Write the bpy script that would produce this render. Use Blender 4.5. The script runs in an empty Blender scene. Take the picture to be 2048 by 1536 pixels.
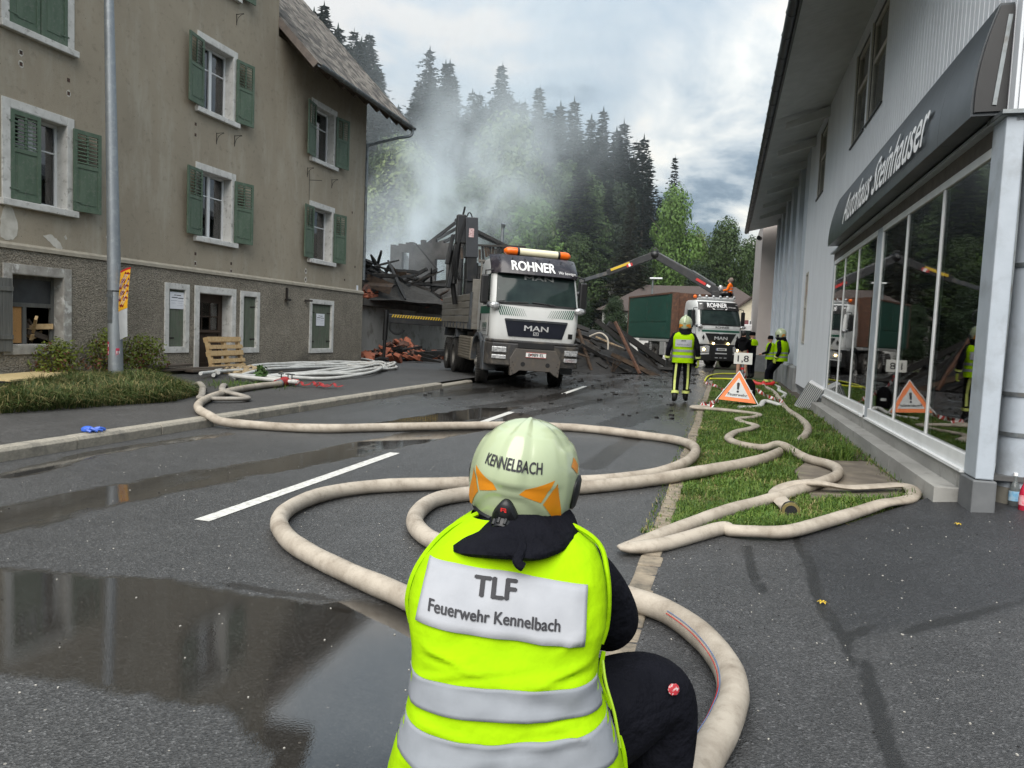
import bpy, math, random
from mathutils import Vector, Matrix, noise
R = math.radians
random.seed(7)
sc = bpy.context.scene
COL = sc.collection

# ------------------------------------------------------------------ camera
cam_d = bpy.data.cameras.new('camera')
cam = bpy.data.objects.new('camera', cam_d)
COL.objects.link(cam)
cam_d.sensor_fit = 'HORIZONTAL'
cam_d.sensor_width = 36.0
cam_d.lens = 36.0 * 1480 / 2048
cam_d.clip_start = 0.05
cam_d.clip_end = 3000
_cx, _cy, _cz = Vector((0.9602, 0.2762, 0.0429)), Vector((-0.0605, 0.0558, 0.9966)), Vector((0.2729, -0.9595, 0.0702))
cam.matrix_world = Matrix(((_cx.x, _cy.x, _cz.x, 0.0), (_cx.y, _cy.y, _cz.y, 0.0), (_cx.z, _cy.z, _cz.z, 1.40), (0, 0, 0, 1)))
sc.camera = cam

# ------------------------------------------------------------------ sky, sun, exposure
SUN_EL, SUN_AZ = R(50), R(186)         # azimuth measured from +Y (road direction) towards +X
w = bpy.data.worlds.new('World'); sc.world = w; w.use_nodes = True
nt = w.node_tree; N = nt.nodes; LK = nt.links
for n_ in list(N): N.remove(n_)
def nd(t, **kw):
    n_ = N.new(t)
    for k, v in kw.items(): setattr(n_, k, v)
    return n_
def lk(a, b): LK.new(a, b)
out = nd('ShaderNodeOutputWorld'); bg = nd('ShaderNodeBackground')
sky = nd('ShaderNodeTexSky', sky_type='NISHITA'); sky.sun_disc = False
sky.sun_elevation = SUN_EL; sky.sun_rotation = SUN_AZ; sky.air_density = 1.0; sky.dust_density = 2.0; sky.ozone_density = 1.0
tc = nd('ShaderNodeTexCoord')
sep = nd('ShaderNodeSeparateXYZ'); lk(tc.outputs['Generated'], sep.inputs[0])
# clouds on a flat layer: direction.xy / (z + c)
zc = nd('ShaderNodeMath', operation='MAXIMUM'); lk(sep.outputs['Z'], zc.inputs[0]); zc.inputs[1].default_value = 0.0
za = nd('ShaderNodeMath', operation='ADD'); lk(zc.outputs[0], za.inputs[0]); za.inputs[1].default_value = 0.16
dx = nd('ShaderNodeMath', operation='DIVIDE'); lk(sep.outputs['X'], dx.inputs[0]); lk(za.outputs[0], dx.inputs[1])
dy = nd('ShaderNodeMath', operation='DIVIDE'); lk(sep.outputs['Y'], dy.inputs[0]); lk(za.outputs[0], dy.inputs[1])
cmb = nd('ShaderNodeCombineXYZ'); lk(dx.outputs[0], cmb.inputs[0]); lk(dy.outputs[0], cmb.inputs[1])
nA = nd('ShaderNodeTexNoise'); nA.inputs['Scale'].default_value = 1.9; nA.inputs['Detail'].default_value = 9; nA.inputs['Roughness'].default_value = 0.56; nA.inputs['Distortion'].default_value = 0.25
mp = nd('ShaderNodeMapping'); mp.inputs['Location'].default_value = (6.4, 4.3, 0.4); mp.inputs['Scale'].default_value = (1.0, 0.8, 1)
lk(cmb.outputs[0], mp.inputs[0]); lk(mp.outputs[0], nA.inputs['Vector'])
rA = nd('ShaderNodeValToRGB'); cr = rA.color_ramp
cr.elements[0].position = 0.37; cr.elements[0].color = (0.044, 0.057, 0.069, 1)      # grey blue cloud bases
cr.elements[1].position = 0.65; cr.elements[1].color = (0.128, 0.128, 0.125, 1)
e = cr.elements.new(0.46); e.color = (0.080, 0.096, 0.109, 1)
e = cr.elements.new(0.56); e.color = (0.098, 0.110, 0.119, 1)
lk(nA.outputs['Fac'], rA.inputs[0])
# overcast sky: three times brighter overhead than at the horizon
zf = nd('ShaderNodeMath', operation='MULTIPLY_ADD'); lk(zc.outputs[0], zf.inputs[0]); zf.inputs[1].default_value = 2.0; zf.inputs[2].default_value = 1.0
zv = nd('ShaderNodeCombineXYZ')
for i_ in range(3): lk(zf.outputs[0], zv.inputs[i_])
zm = nd('ShaderNodeMix', data_type='RGBA', blend_type='MULTIPLY'); zm.inputs['Factor'].default_value = 1.0; lk(rA.outputs[0], zm.inputs['A']); lk(zv.outputs[0], zm.inputs['B'])
# brighter towards the hidden sun
sd = Vector((0.055, 0.978, 0.2))
nrm = nd('ShaderNodeVectorMath', operation='NORMALIZE'); lk(tc.outputs['Generated'], nrm.inputs[0])
dt = nd('ShaderNodeVectorMath', operation='DOT_PRODUCT'); lk(nrm.outputs[0], dt.inputs[0]); dt.inputs[1].default_value = sd
mr = nd('ShaderNodeMapRange'); mr.interpolation_type = 'SMOOTHERSTEP'; mr.inputs['From Min'].default_value = 0.965; mr.inputs['From Max'].default_value = 1.0
mr.inputs['To Min'].default_value = 0.0; mr.inputs['To Max'].default_value = 0.13; lk(dt.outputs['Value'], mr.inputs[0])
mrn = nd('ShaderNodeMapRange'); mrn.inputs['From Min'].default_value = 0.40; mrn.inputs['From Max'].default_value = 0.58; lk(nA.outputs['Fac'], mrn.inputs[0])
gm = nd('ShaderNodeMath', operation='MULTIPLY'); lk(mr.outputs[0], gm.inputs[0]); lk(mrn.outputs[0], gm.inputs[1])
gl = nd('ShaderNodeMix', data_type='RGBA', blend_type='ADD'); lk(gm.outputs[0], gl.inputs['Factor']); lk(zm.outputs['Result'], gl.inputs['A']); gl.inputs['B'].default_value = (0.95, 0.80, 0.55, 1)
sk = nd('ShaderNodeMix', data_type='RGBA', blend_type='MULTIPLY'); sk.inputs['Factor'].default_value = 1.0; lk(sky.outputs[0], sk.inputs['A']); sk.inputs['B'].default_value = (0.06, 0.06, 0.06, 1)
mx = nd('ShaderNodeMix', data_type='RGBA'); mx.inputs['Factor'].default_value = 0.93; lk(sk.outputs['Result'], mx.inputs['A']); lk(gl.outputs['Result'], mx.inputs['B'])
lk(mx.outputs['Result'], bg.inputs['Color']); bg.inputs['Strength'].default_value = 1.0
lk(bg.outputs[0], out.inputs['Surface'])

sun_d = bpy.data.lights.new('sun', 'SUN'); sun_d.energy = 1.4; sun_d.angle = R(70); sun_d.color = (1.0, 0.95, 0.88)
sun = bpy.data.objects.new('sun', sun_d); COL.objects.link(sun)
sdir = Vector((math.sin(SUN_AZ) * math.cos(SUN_EL), math.cos(SUN_AZ) * math.cos(SUN_EL), math.sin(SUN_EL)))
sun.rotation_euler = (-sdir).to_track_quat('-Z', 'Y').to_euler(); sun.location = (0, 40, 60)
vs = sc.view_settings
vs.view_transform = 'Standard'; vs.look = 'None'; vs.gamma = 1.0; vs.exposure = 2.0; vs.use_curve_mapping = False
sc.render.engine = 'CYCLES'
cy = sc.cycles
cy.use_denoising = True
try: cy.denoiser = 'OPENIMAGEDENOISE'
except Exception: pass
cy.max_bounces = 8; cy.diffuse_bounces = 3; cy.glossy_bounces = 4; cy.transmission_bounces = 6; cy.volume_bounces = 4; cy.transparent_max_bounces = 24
cy.caustics_reflective = False; cy.caustics_refractive = False
cy.volume_step_rate = 1.0; cy.volume_max_steps = 96

# ------------------------------------------------------------------ materials
MATS = {}
class G:
    """tiny node graph helper"""
    def __init__(s, name):
        s.m = bpy.data.materials.new(name); s.m.use_nodes = True
        s.t = s.m.node_tree; s.n = s.t.nodes
        s.b = s.n['Principled BSDF']; s.o = s.n['Material Output']
    def new(s, t, **kw):
        x = s.n.new(t)
        for k, v in kw.items(): setattr(x, k, v)
        return x
    def l(s, a, b): s.t.links.new(a, b)
    def val(s, x, sock):
        if hasattr(x, 'is_linked') or hasattr(x, 'links'): s.l(x, sock)
        else: sock.default_value = x
    def math(s, op, a, b=0.0, c=None):
        x = s.new('ShaderNodeMath', operation=op); s.val(a, x.inputs[0]); s.val(b, x.inputs[1])
        if c is not None: s.val(c, x.inputs[2])
        return x.outputs[0]
    def noise(s, scale, detail=4, rough=0.55, coord='Object', sc3=None, dist=0.0):
        t = s.new('ShaderNodeTexCoord'); x = s.new('ShaderNodeTexNoise')
        v = t.outputs[coord]
        if sc3:
            m = s.new('ShaderNodeMapping'); m.inputs['Scale'].default_value = sc3; s.l(v, m.inputs[0]); v = m.outputs[0]
        s.l(v, x.inputs['Vector']); x.inputs['Scale'].default_value = scale; x.inputs['Detail'].default_value = detail; x.inputs['Roughness'].default_value = rough; x.inputs['Distortion'].default_value = dist
        return x.outputs['Fac']
    def vor(s, scale, feature='F1', coord='Object', out='Distance'):
        t = s.new('ShaderNodeTexCoord'); x = s.new('ShaderNodeTexVoronoi', feature=feature); s.l(t.outputs[coord], x.inputs['Vector']); x.inputs['Scale'].default_value = scale
        return x.outputs[out]
    def ramp(s, f, stops):
        x = s.new('ShaderNodeValToRGB'); r = x.color_ramp
        while len(r.elements) < len(stops): r.elements.new(0.5)
        for e_, (p, c) in zip(r.elements, stops):
            e_.position = p; e_.color = (c, c, c, 1) if isinstance(c, (int, float)) else (*c, 1)
        s.l(f, x.inputs[0]); return x.outputs[0]
    def mix(s, f, a, b, mode='MIX'):
        x = s.new('ShaderNodeMix', data_type='RGBA', blend_type=mode); s.val(f, x.inputs['Factor'])
        for k, v in (('A', a), ('B', b)):
            if isinstance(v, tuple): x.inputs[k].default_value = (*v[:3], 1)
            else: s.l(v, x.inputs[k])
        return x.outputs['Result']
    def bump(s, h, strength=0.3, dist=0.01, prev=None):
        x = s.new('ShaderNodeBump'); s.val(strength, x.inputs['Strength']); x.inputs['Distance'].default_value = dist; s.l(h, x.inputs['Height'])
        if prev is not None: s.l(prev, x.inputs['Normal'])
        return x.outputs['Normal']
    def fin(s, col=None, rough=None, metal=None, normal=None, spec=None, **kw):
        b = s.b
        if col is not None:
            if isinstance(col, tuple): b.inputs['Base Color'].default_value = (*col[:3], 1)
            else: s.l(col, b.inputs['Base Color'])
        if rough is not None: s.val(rough, b.inputs['Roughness'])
        if metal is not None: s.val(metal, b.inputs['Metallic'])
        if spec is not None: s.val(spec, b.inputs['Specular IOR Level'])
        if normal is not None: s.l(normal, b.inputs['Normal'])
        for k, v in kw.items(): s.val(v, b.inputs[k.replace('_', ' ')])
        return s.m

def mat(name, c1, c2=None, rough=0.6, scale=6, metal=0.0, bump=0.0, bscale=None, bdist=0.01, lo=0.35, hi=0.65, detail=5, sc3=None, spec=None, rv=0.0, dirt=None, dscale=3.0, dlo=0.5, dhi=0.75, **kw):
    """two tone noise material with optional dirt and fine relief"""
    if name in MATS: return MATS[name]
    g = G(name)
    if c2 is None: c2 = tuple(v * 0.8 for v in c1)
    n1 = g.noise(scale, detail, sc3=sc3)
    col = g.mix(g.ramp(n1, [(lo, 0.0), (hi, 1.0)]), c1, c2)
    if dirt is not None:
        col = g.mix(g.ramp(g.noise(dscale, 6, 0.65), [(dlo, 0.0), (dhi, 1.0)]), col, dirt)
    nn = None
    if bump > 0: nn = g.bump(g.noise(bscale or scale * 6, 4, sc3=sc3), bump, bdist)
    rr = rough
    if rv > 0: rr = g.math('ADD', g.math('MULTIPLY', g.noise(scale * 1.7, 4), rv), rough - rv * 0.5)
    MATS[name] = g.fin(col, rr, metal, nn, spec, **kw)
    return MATS[name]

# ------------------------------------------------------------------ mesh building
class MB:
    def __init__(s): s.v = []; s.f = []; s.mi = []
    def add(s, vs, fs, mi=0):
        o = len(s.v); s.v += [tuple(p) for p in vs]; s.f += [tuple(i + o for i in f) for f in fs]; s.mi += [mi] * len(fs); return s
    def box(s, c, d, rot=None, mi=0):
        hx, hy, hz = d[0] / 2, d[1] / 2, d[2] / 2
        vs = [Vector((x, y, z)) for x in (-hx, hx) for y in (-hy, hy) for z in (-hz, hz)]
        if rot is not None: vs = [rot @ p for p in vs]
        c = Vector(c); vs = [p + c for p in vs]
        return s.add(vs, [(0, 1, 3, 2), (4, 6, 7, 5), (0, 4, 5, 1), (2, 3, 7, 6), (0, 2, 6, 4), (1, 5, 7, 3)], mi)
    def bb(s, x0, x1, y0, y1, z0, z1, mi=0):
        return s.box(((x0 + x1) / 2, (y0 + y1) / 2, (z0 + z1) / 2), (abs(x1 - x0), abs(y1 - y0), abs(z1 - z0)), None, mi)
    def beam(s, p0, p1, wd, ht, up=(0, 0, 1), mi=0, taper=1.0):
        p0, p1 = Vector(p0), Vector(p1); d = (p1 - p0).normalized(); u = Vector(up)
        if abs(d.dot(u)) > 0.98: u = Vector((1, 0, 0))
        r = d.cross(u).normalized(); u = r.cross(d)
        vs = []
        for p, k in ((p0, 1.0), (p1, taper)):
            for a, b in ((-1, -1), (1, -1), (1, 1), (-1, 1)): vs.append(p + r * (a * wd / 2 * k) + u * (b * ht / 2 * k))
        return s.add(vs, [(3, 2, 1, 0), (4, 5, 6, 7), (0, 1, 5, 4), (1, 2, 6, 5), (2, 3, 7, 6), (3, 0, 4, 7)], mi)
    def cyl(s, p0, p1, r0, r1=None, n=12, cap=True, mi=0):
        return s.tube([p0, p1], [r0, r0 if r1 is None else r1], n, cap, mi)
    def tube(s, pts, rad, n=8, cap=True, mi=0, flat=1.0, flat_up=None):
        pts = [Vector(p) for p in pts]; m = len(pts)
        if not isinstance(rad, (list, tuple)): rad = [rad] * m
        if not isinstance(flat, (list, tuple)): flat = [flat] * m
        prev = None; rings = []
        for i, p in enumerate(pts):
            d = (pts[min(i + 1, m - 1)] - pts[max(i - 1, 0)])
            d = d.normalized() if d.length > 1e-9 else Vector((0, 0, 1))
            if flat_up is not None:
                u = Vector(flat_up); r = d.cross(u)
                if r.length < 1e-4: r = Vector((1, 0, 0))
                r.normalize(); u = r.cross(d)
            else:
                if prev is None:
                    u = Vector((0, 0, 1)) if abs(d.z) < 0.9 else Vector((0, 1, 0))
                else: u = prev
                r = d.cross(u).normalized(); u = r.cross(d)
                prev = u
            rings.append([p + (r * math.cos(2 * math.pi * k / n) * rad[i] + u * math.sin(2 * math.pi * k / n) * rad[i] * flat[i]) for k in range(n)])
        return s.loft(rings, cap, mi)
    def loft(s, rings, cap=True, mi=0, closed=True):
        n = len(rings[0]); vs = [p for r in rings for p in r]; fs = []
        for i in range(len(rings) - 1):
            for k in range(n if closed else n - 1):
                a, b = i * n + k, i * n + (k + 1) % n
                fs.append((a, b, b + n, a + n))
        if cap:
            fs.append(tuple(range(n - 1, -1, -1))); o = (len(rings) - 1) * n; fs.append(tuple(range(o, o + n)))
        return s.add(vs, fs, mi)
    def prism(s, poly, fn, a0, a1, mi=0):
        """poly: 2d points; fn(u, v, a) -> 3d; extruded from a0 to a1"""
        n = len(poly)
        vs = [fn(u, v, a0) for u, v in poly] + [fn(u, v, a1) for u, v in poly]
        fs = [tuple(range(n)), tuple(range(2 * n - 1, n - 1, -1))] + [(k, k + n, (k + 1) % n + n, (k + 1) % n) for k in range(n)]
        return s.add(vs, fs, mi)
    def sphere(s, c, r, nu=10, nv=6, mi=0, sz=(1, 1, 1)):
        c = Vector(c); rings = []
        for j in range(1, nv):
            t = math.pi * j / nv
            rings.append([c + Vector((math.cos(2 * math.pi * k / nu) * math.sin(t) * r * sz[0], math.sin(2 * math.pi * k / nu) * math.sin(t) * r * sz[1], math.cos(t) * r * sz[2])) for k in range(nu)])
        rings = rings[::-1]
        o = len(s.v); s.loft(rings, True, mi); return s
    def xf(s, M):
        s.v = [tuple(M @ Vector(p)) for p in s.v]; return s
    def mesh(s, name, mats, smooth=False, ang=40):
        me = bpy.data.meshes.new(name); me.from_pydata(s.v, [], s.f)
        for m in (mats if isinstance(mats, (list, tuple)) else [mats]): me.materials.append(m)
        if isinstance(mats, (list, tuple)) and len(mats) > 1: me.polygons.foreach_set('material_index', s.mi)
        if smooth:
            me.polygons.foreach_set('use_smooth', [True] * len(me.polygons))
            try: me.set_sharp_from_angle(angle=R(ang))
            except Exception: pass
        me.update(); return me
    def build(s, name, mats, parent=None, smooth=False, ang=40, bevel=0.0, recalc=True):
        me = s.mesh(name, mats, smooth, ang)
        if recalc: fixn(me)
        return link(name, me, parent, bevel)
import bmesh
def fixn(me):
    b = bmesh.new(); b.from_mesh(me); bmesh.ops.recalc_face_normals(b, faces=b.faces); b.to_mesh(me); b.free()
def link(name, me, parent=None, bevel=0.0):
    o = bpy.data.objects.new(name, me); COL.objects.link(o)
    if parent is not None: o.parent = parent
    if bevel > 0:
        m = o.modifiers.new('bevel', 'BEVEL'); m.width = bevel; m.segments = 2; m.limit_method = 'ANGLE'; m.angle_limit = R(40)
    return o
def tag(o, label=None, cat=None, group=None, kind=None):
    if label: o['label'] = label
    if cat: o['category'] = cat
    if group: o['group'] = group
    if kind: o['kind'] = kind
    return o
def thing(name, label, cat, loc=(0, 0, 0), rz=0.0, group=None):
    o = bpy.data.objects.new(name, None); COL.objects.link(o); o.empty_display_size = 0.2
    o.location = loc; o.rotation_euler = (0, 0, rz)
    return tag(o, label, cat, group)
def cp(o, parent=None, loc=None, rz=None):
    c = o.copy(); COL.objects.link(c); c.parent = parent
    if loc is not None: c.location = loc
    if rz is not None: c.rotation_euler = (0, 0, rz)
    return c
def cptree(o, parent=None):
    c = cp(o, parent)
    for ch in list(o.children): cptree(ch, c)
    return c
def crom(pts, sub=6):
    """Catmull-Rom through points of any dimension"""
    P = [Vector(p) for p in pts]; r = []
    for i in range(len(P) - 1):
        a, b, c, d = P[max(i - 1, 0)], P[i], P[i + 1], P[min(i + 2, len(P) - 1)]
        for k in range(sub):
            t = k / sub
            r.append(0.5 * ((2 * b) + (c - a) * t + (2 * a - 5 * b + 4 * c - d) * t * t + (3 * b - a - 3 * c + d) * t ** 3))
    r.append(P[-1]); return r
_txt = {}
def text(body, h, bold=0.0, shear=0.0, wide=1.0, depth=0.002, width=None, cuts=None):
    """vertices and faces of a line of lettering: cap height h, centred on x, base at y = 0, extruded in z"""
    cu = bpy.data.curves.new('lettering', 'FONT'); cu.body = body; cu.size = 1.0; cu.shear = shear; cu.resolution_u = 3
    cu.fill_mode = 'FRONT'
    ob = bpy.data.objects.new('lettering', cu)
    me = bpy.data.meshes.new_from_object(ob)
    vs = [v.co.copy() for v in me.vertices]; fs = [tuple(p.vertices) for p in me.polygons]
    if cuts:
        ax0, ax1 = min(v.x for v in vs), max(v.x for v in vs); bm_ = bmesh.new(); bm_.from_mesh(me)
        for k in range(1, cuts[1] + 1): bmesh.ops.bisect_plane(bm_, geom=bm_.verts[:] + bm_.edges[:] + bm_.faces[:], plane_co=(0, -.15 + .9 * k / (cuts[1] + 1), 0), plane_no=(0, 1, 0))
        for k in range(1, cuts[0] + 1): bmesh.ops.bisect_plane(bm_, geom=bm_.verts[:] + bm_.edges[:] + bm_.faces[:], plane_co=(ax0 + (ax1 - ax0) * k / (cuts[0] + 1), 0, 0), plane_no=(1, 0, 0))
        bm_.to_mesh(me); bm_.free(); vs = [v.co.copy() for v in me.vertices]; fs = [tuple(p.vertices) for p in me.polygons]
    bpy.data.objects.remove(ob); bpy.data.meshes.remove(me); bpy.data.curves.remove(cu)
    x0, x1 = min(v.x for v in vs), max(v.x for v in vs)
    k = h / 0.69
    kx = k * wide if width is None else width / (x1 - x0)
    V, F = [], []
    for i, (ox, oy) in enumerate(((0, 0), (bold, 0), (-bold, 0), (0, bold * .6), (0, -bold * .6)) if bold else ((0, 0),)):
        o = len(V); V += [Vector(((v.x + ox - (x0 + x1) / 2) * kx, (v.y + oy) * k, depth + i * .00025)) for v in vs]; F += [tuple(q + o for q in f) for f in fs]
    return V, F
def letters(name, body, h, fn, m, parent, **kw):
    """flat lettering laid on a surface: fn(x, y, z) gives the place"""
    vs, fs = text(body, h, **kw)
    b = MB(); b.add([fn(v.x, v.y, v.z) for v in vs], fs)
    me = b.mesh(name, m); return link(name, me, parent)
def frame(o, ex, ey):
    o, ex, ey = Vector(o), Vector(ex).normalized(), Vector(ey).normalized(); ez = ex.cross(ey)
    return lambda x, y, z=0.0: o + ex * x + ey * y + ez * z
def zroad(y):
    """the street climbs a little beyond the fire site"""
    return 0.0 if y < 22 else 0.004 * (y - 22)

# ================================================================== GROUND
def sdist_poly(x, y, P):
    """signed distance to polygon, positive inside"""
    ins = False; d = 1e9; n = len(P)
    for i in range(n):
        x0, y0 = P[i]; x1, y1 = P[(i + 1) % n]
        if (y0 > y) != (y1 > y) and x < (x1 - x0) * (y - y0) / (y1 - y0) + x0: ins = not ins
        ex, ey = x1 - x0, y1 - y0; t = max(0, min(1, ((x - x0) * ex + (y - y0) * ey) / (ex * ex + ey * ey)))
        d = min(d, math.hypot(x - x0 - t * ex, y - y0 - t * ey))
    return d if ins else -d
def dist_line(x, y, P):
    d = 1e9
    for (x0, y0), (x1, y1) in zip(P, P[1:]):
        ex, ey = x1 - x0, y1 - y0; t = max(0, min(1, ((x - x0) * ex + (y - y0) * ey) / (ex * ex + ey * ey)))
        d = min(d, math.hypot(x - x0 - t * ex, y - y0 - t * ey))
    return d
def ss(a, b, x):
    t = max(0.0, min(1.0, (x - a) / (b - a))); return t * t * (3 - 2 * t)
PUD = [(-4.4, 2.75), (-3.75, 3.05), (-3.34, 3.2), (-2.91, 3.27), (-2.37, 3.28), (-1.91, 3.31), (-1.67, 3.49), (-1.42, 3.44), (-0.95, 3.02), (-0.61, 1.7), (-1.17, 1.7), (-1.45, 2.0), (-1.73, 2.15), (-2.13, 2.1), (-2.72, 2.06), (-3.4, 1.9)]
PUD2 = [(-4.08, 8.0), (-3.95, 8.72), (-3.6, 9.05), (-3.33, 8.91), (-3.42, 8.27), (-3.63, 7.75)]
PUD3 = [(-4.98, 9.3), (-4.64, 11.19), (-4.22, 12.76), (-3.59, 13.6), (-3.51, 11.69), (-3.8, 10.12), (-4.17, 8.89)]
BAND = [(-4.53, 3.3), (-4.58, 4.22), (-4.46, 4.96), (-4.29, 5.91), (-4.01, 6.85), (-3.81, 8.41), (-3.57, 9.52), (-3.3, 12)]
BAND2 = [(-5.78, 4.83), (-6.02, 6.01), (-5.95, 6.83), (-5.82, 7.7)]
DS = [([(-1.29, 7.72), (-1.22, 9.08), (-1.13, 10.37), (-1.0, 11.23)], .16), ([(-1.59, 11.66), (-1.43, 12.97), (-1.14, 14.66), (-0.74, 16.17)], .34),  # second stroke is a dark patch on the road by the walking firefighter's feet
      ([(-4.22, 12.76), (-3.65, 15.04), (-3.27, 20.47), (-3.04, 24.05)], .28), ([(-5.9, 14.47), (-5.19, 17.21), (-4.15, 21.31)], .5), ([(-3.19, 12.11), (-2.86, 13.85), (-2.34, 16.92)], .2),
      ([(-2.5, 3.33), (-1.8, 3.25), (-1.55, 3.2)], .05)]
def wetness(x, y):
    w_ = ss(-0.22, 0.30, sdist_poly(x, y, PUD)) * 1.0
    w_ = max(w_, ss(-0.15, 0.2, sdist_poly(x, y, PUD2)), ss(-0.25, 0.3, sdist_poly(x, y, PUD3)) * 0.9)
    w_ = max(w_, 0.74 * ss(0.62, 0.18, dist_line(x, y, BAND)), 0.68 * ss(0.32, 0.06, dist_line(x, y, BAND2)))
    return w_
def dampness(x, y):
    d_ = 0.0
    for P, r_ in DS: d_ = max(d_, ss(r_ * 1.5, r_ * 0.4, dist_line(x, y, P)))
    return d_
def grid(name, xs, ys, zf, m, attrs=None, parent=None):
    nx, ny = len(xs), len(ys)
    b = MB(); b.v = [(x, y, zf(x, y)) for y in ys for x in xs]
    b.f = [(j * nx + i, j * nx + i + 1, (j + 1) * nx + i + 1, (j + 1) * nx + i) for j in range(ny - 1) for i in range(nx - 1)]
    me = b.mesh(name, m); me.polygons.foreach_set('use_smooth', [True] * len(me.polygons))
    for k, fn in (attrs or {}).items():
        a = me.attributes.new(k, 'FLOAT', 'POINT'); a.data.foreach_set('value', [fn(p[0], p[1]) for p in b.v])
    return link(name, me, parent)
def rng(a, b, st): n = max(1, int(round((b - a) / st))); return [a + (b - a) * i / n for i in range(n + 1)]

def asphalt(name, base=(0.054, 0.054, 0.054), brown=(0.028, 0.026, 0.023), wetattr=True, dry=0.55, chip=0.16, patch=False, chipsz=125):
    g = G(name)
    n_big = g.noise(0.8, 5); n_mid = g.noise(5, 5, 0.65); n_fine = g.noise(260, 2, 0.6)
    col = g.mix(g.ramp(n_big, [(0.35, 0.0), (0.7, 1.0)]), base, tuple(v * 1.35 for v in base))
    col = g.mix(g.ramp(n_mid, [(0.4, 0.0), (0.75, 0.6)]), col, tuple(v * 0.72 for v in base))
    t = g.new('ShaderNodeTexCoord'); v = g.new('ShaderNodeTexVoronoi'); g.l(t.outputs['Object'], v.inputs['Vector']); v.inputs['Scale'].default_value = chipsz
    sepc = g.new('ShaderNodeSeparateColor'); g.l(v.outputs['Color'], sepc.inputs[0])
    stone = g.ramp(sepc.outputs[0], [(0.0, 0.45), (0.55, 0.88), (0.92, 1.25), (1.0, 2.2)])
    col = g.mix(1.0, col, stone, 'MULTIPLY')
    # scattered pale chips
    v2 = g.new('ShaderNodeTexVoronoi'); g.l(t.outputs['Object'], v2.inputs['Vector']); v2.inputs['Scale'].default_value = 17
    chips = g.math('LESS_THAN', v2.outputs['Distance'], 0.085)
    sc2 = g.new('ShaderNodeSeparateColor'); g.l(v2.outputs['Color'], sc2.inputs[0])
    chips = g.math('MULTIPLY', chips, g.math('GREATER_THAN', sc2.outputs[1], 0.62))
    col = g.mix(g.math('MULTIPLY', chips, 0.85), col, (0.30, 0.28, 0.25))
    hgt = g.math('ADD', g.math('MULTIPLY', v.outputs['Distance'], 1.0), g.math('MULTIPLY', n_fine, 0.5))
    if wetattr:
        at = g.new('ShaderNodeAttribute'); at.attribute_name = 'wet'; ad = g.new('ShaderNodeAttribute'); ad.attribute_name = 'damp'
        wn = g.math('ADD', at.outputs['Fac'], g.math('ADD', g.math('MULTIPLY', g.math('SUBTRACT', g.noise(1.8, 6, 0.62, sc3=(1.3, 0.7, 1)), 0.5), 1.1), g.math('MULTIPLY', g.math('SUBTRACT', n_fine, 0.5), 0.30)))
        wet = g.ramp(wn, [(0.48, 0.0), (0.66, 1.0)])
        dn = g.math('ADD', ad.outputs['Fac'], g.math('MULTIPLY', g.math('SUBTRACT', g.noise(7, 6, 0.7), 0.5), 1.6))
        damp = g.ramp(dn, [(0.48, 0.0), (0.72, 1.0)])
        col = g.mix(g.math('MULTIPLY', wet, 0.65), col, brown)
        col = g.mix(g.math('MULTIPLY', wet, 0.5), col, (0.55, 0.5, 0.45), 'MULTIPLY')
        col = g.mix(g.math('MULTIPLY', damp, 0.8), col, (0.016, 0.014, 0.012))
        rough = g.math('ADD', g.math('MULTIPLY', wet, 0.035 - dry), dry)
        rough = g.math('ADD', rough, g.math('MULTIPLY', g.math('MULTIPLY', damp, g.math('SUBTRACT', 1.0, wet)), -0.12))
        ash = g.new('ShaderNodeAttribute'); ash.attribute_name = 'sheen'
        sn = g.math('MULTIPLY', ash.outputs['Fac'], g.ramp(g.noise(.9, 6, .65, sc3=(1.6, .45, 1)), [(.30, .35), (.62, 1.0)]))
        rough = g.math('MULTIPLY', rough, g.math('SUBTRACT', 1.0, g.math('MULTIPLY', sn, .80)))
        chipb = g.math('MULTIPLY', g.math('SUBTRACT', 1.0, g.math('MULTIPLY', sn, .55)), g.math('MULTIPLY', g.math('SUBTRACT', 1.0, g.math('MULTIPLY', wet, 0.985)), 0.6))
        nn = g.bump(hgt, chipb, 0.006)
        g.b.inputs['IOR'].default_value = 1.62
        return g.fin(col, rough, None, nn, g.math('ADD', 0.38, g.math('MULTIPLY', wet, 0.62)))
    if patch:
        ap = g.new('ShaderNodeAttribute'); ap.attribute_name = 'patch'; ac = g.new('ShaderNodeAttribute'); ac.attribute_name = 'crack'
        col = g.mix(g.math('MULTIPLY', ap.outputs['Fac'], 0.8), col, (0.50, 0.52, 0.56), 'MULTIPLY')
        cn = g.math('ADD', ac.outputs['Fac'], g.math('MULTIPLY', g.math('SUBTRACT', g.noise(14, 5), 0.5), 0.7))
        col = g.mix(g.ramp(cn, [(0.42, 0.0), (0.68, 0.92)]), col, (0.012, 0.012, 0.012))
    rough = g.math('ADD', g.math('MULTIPLY', n_mid, -0.28), dry + 0.1)
    return g.fin(col, rough, None, g.bump(hgt, 0.85, 0.006), 0.5)

M_road = asphalt('road asphalt', dry=0.44)
M_pave = asphalt('pavement asphalt', (0.056, 0.054, 0.052), wetattr=False, dry=0.62)
M_drive = asphalt('driveway asphalt', (0.048, 0.048, 0.049), wetattr=False, dry=0.50, patch=True)

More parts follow.
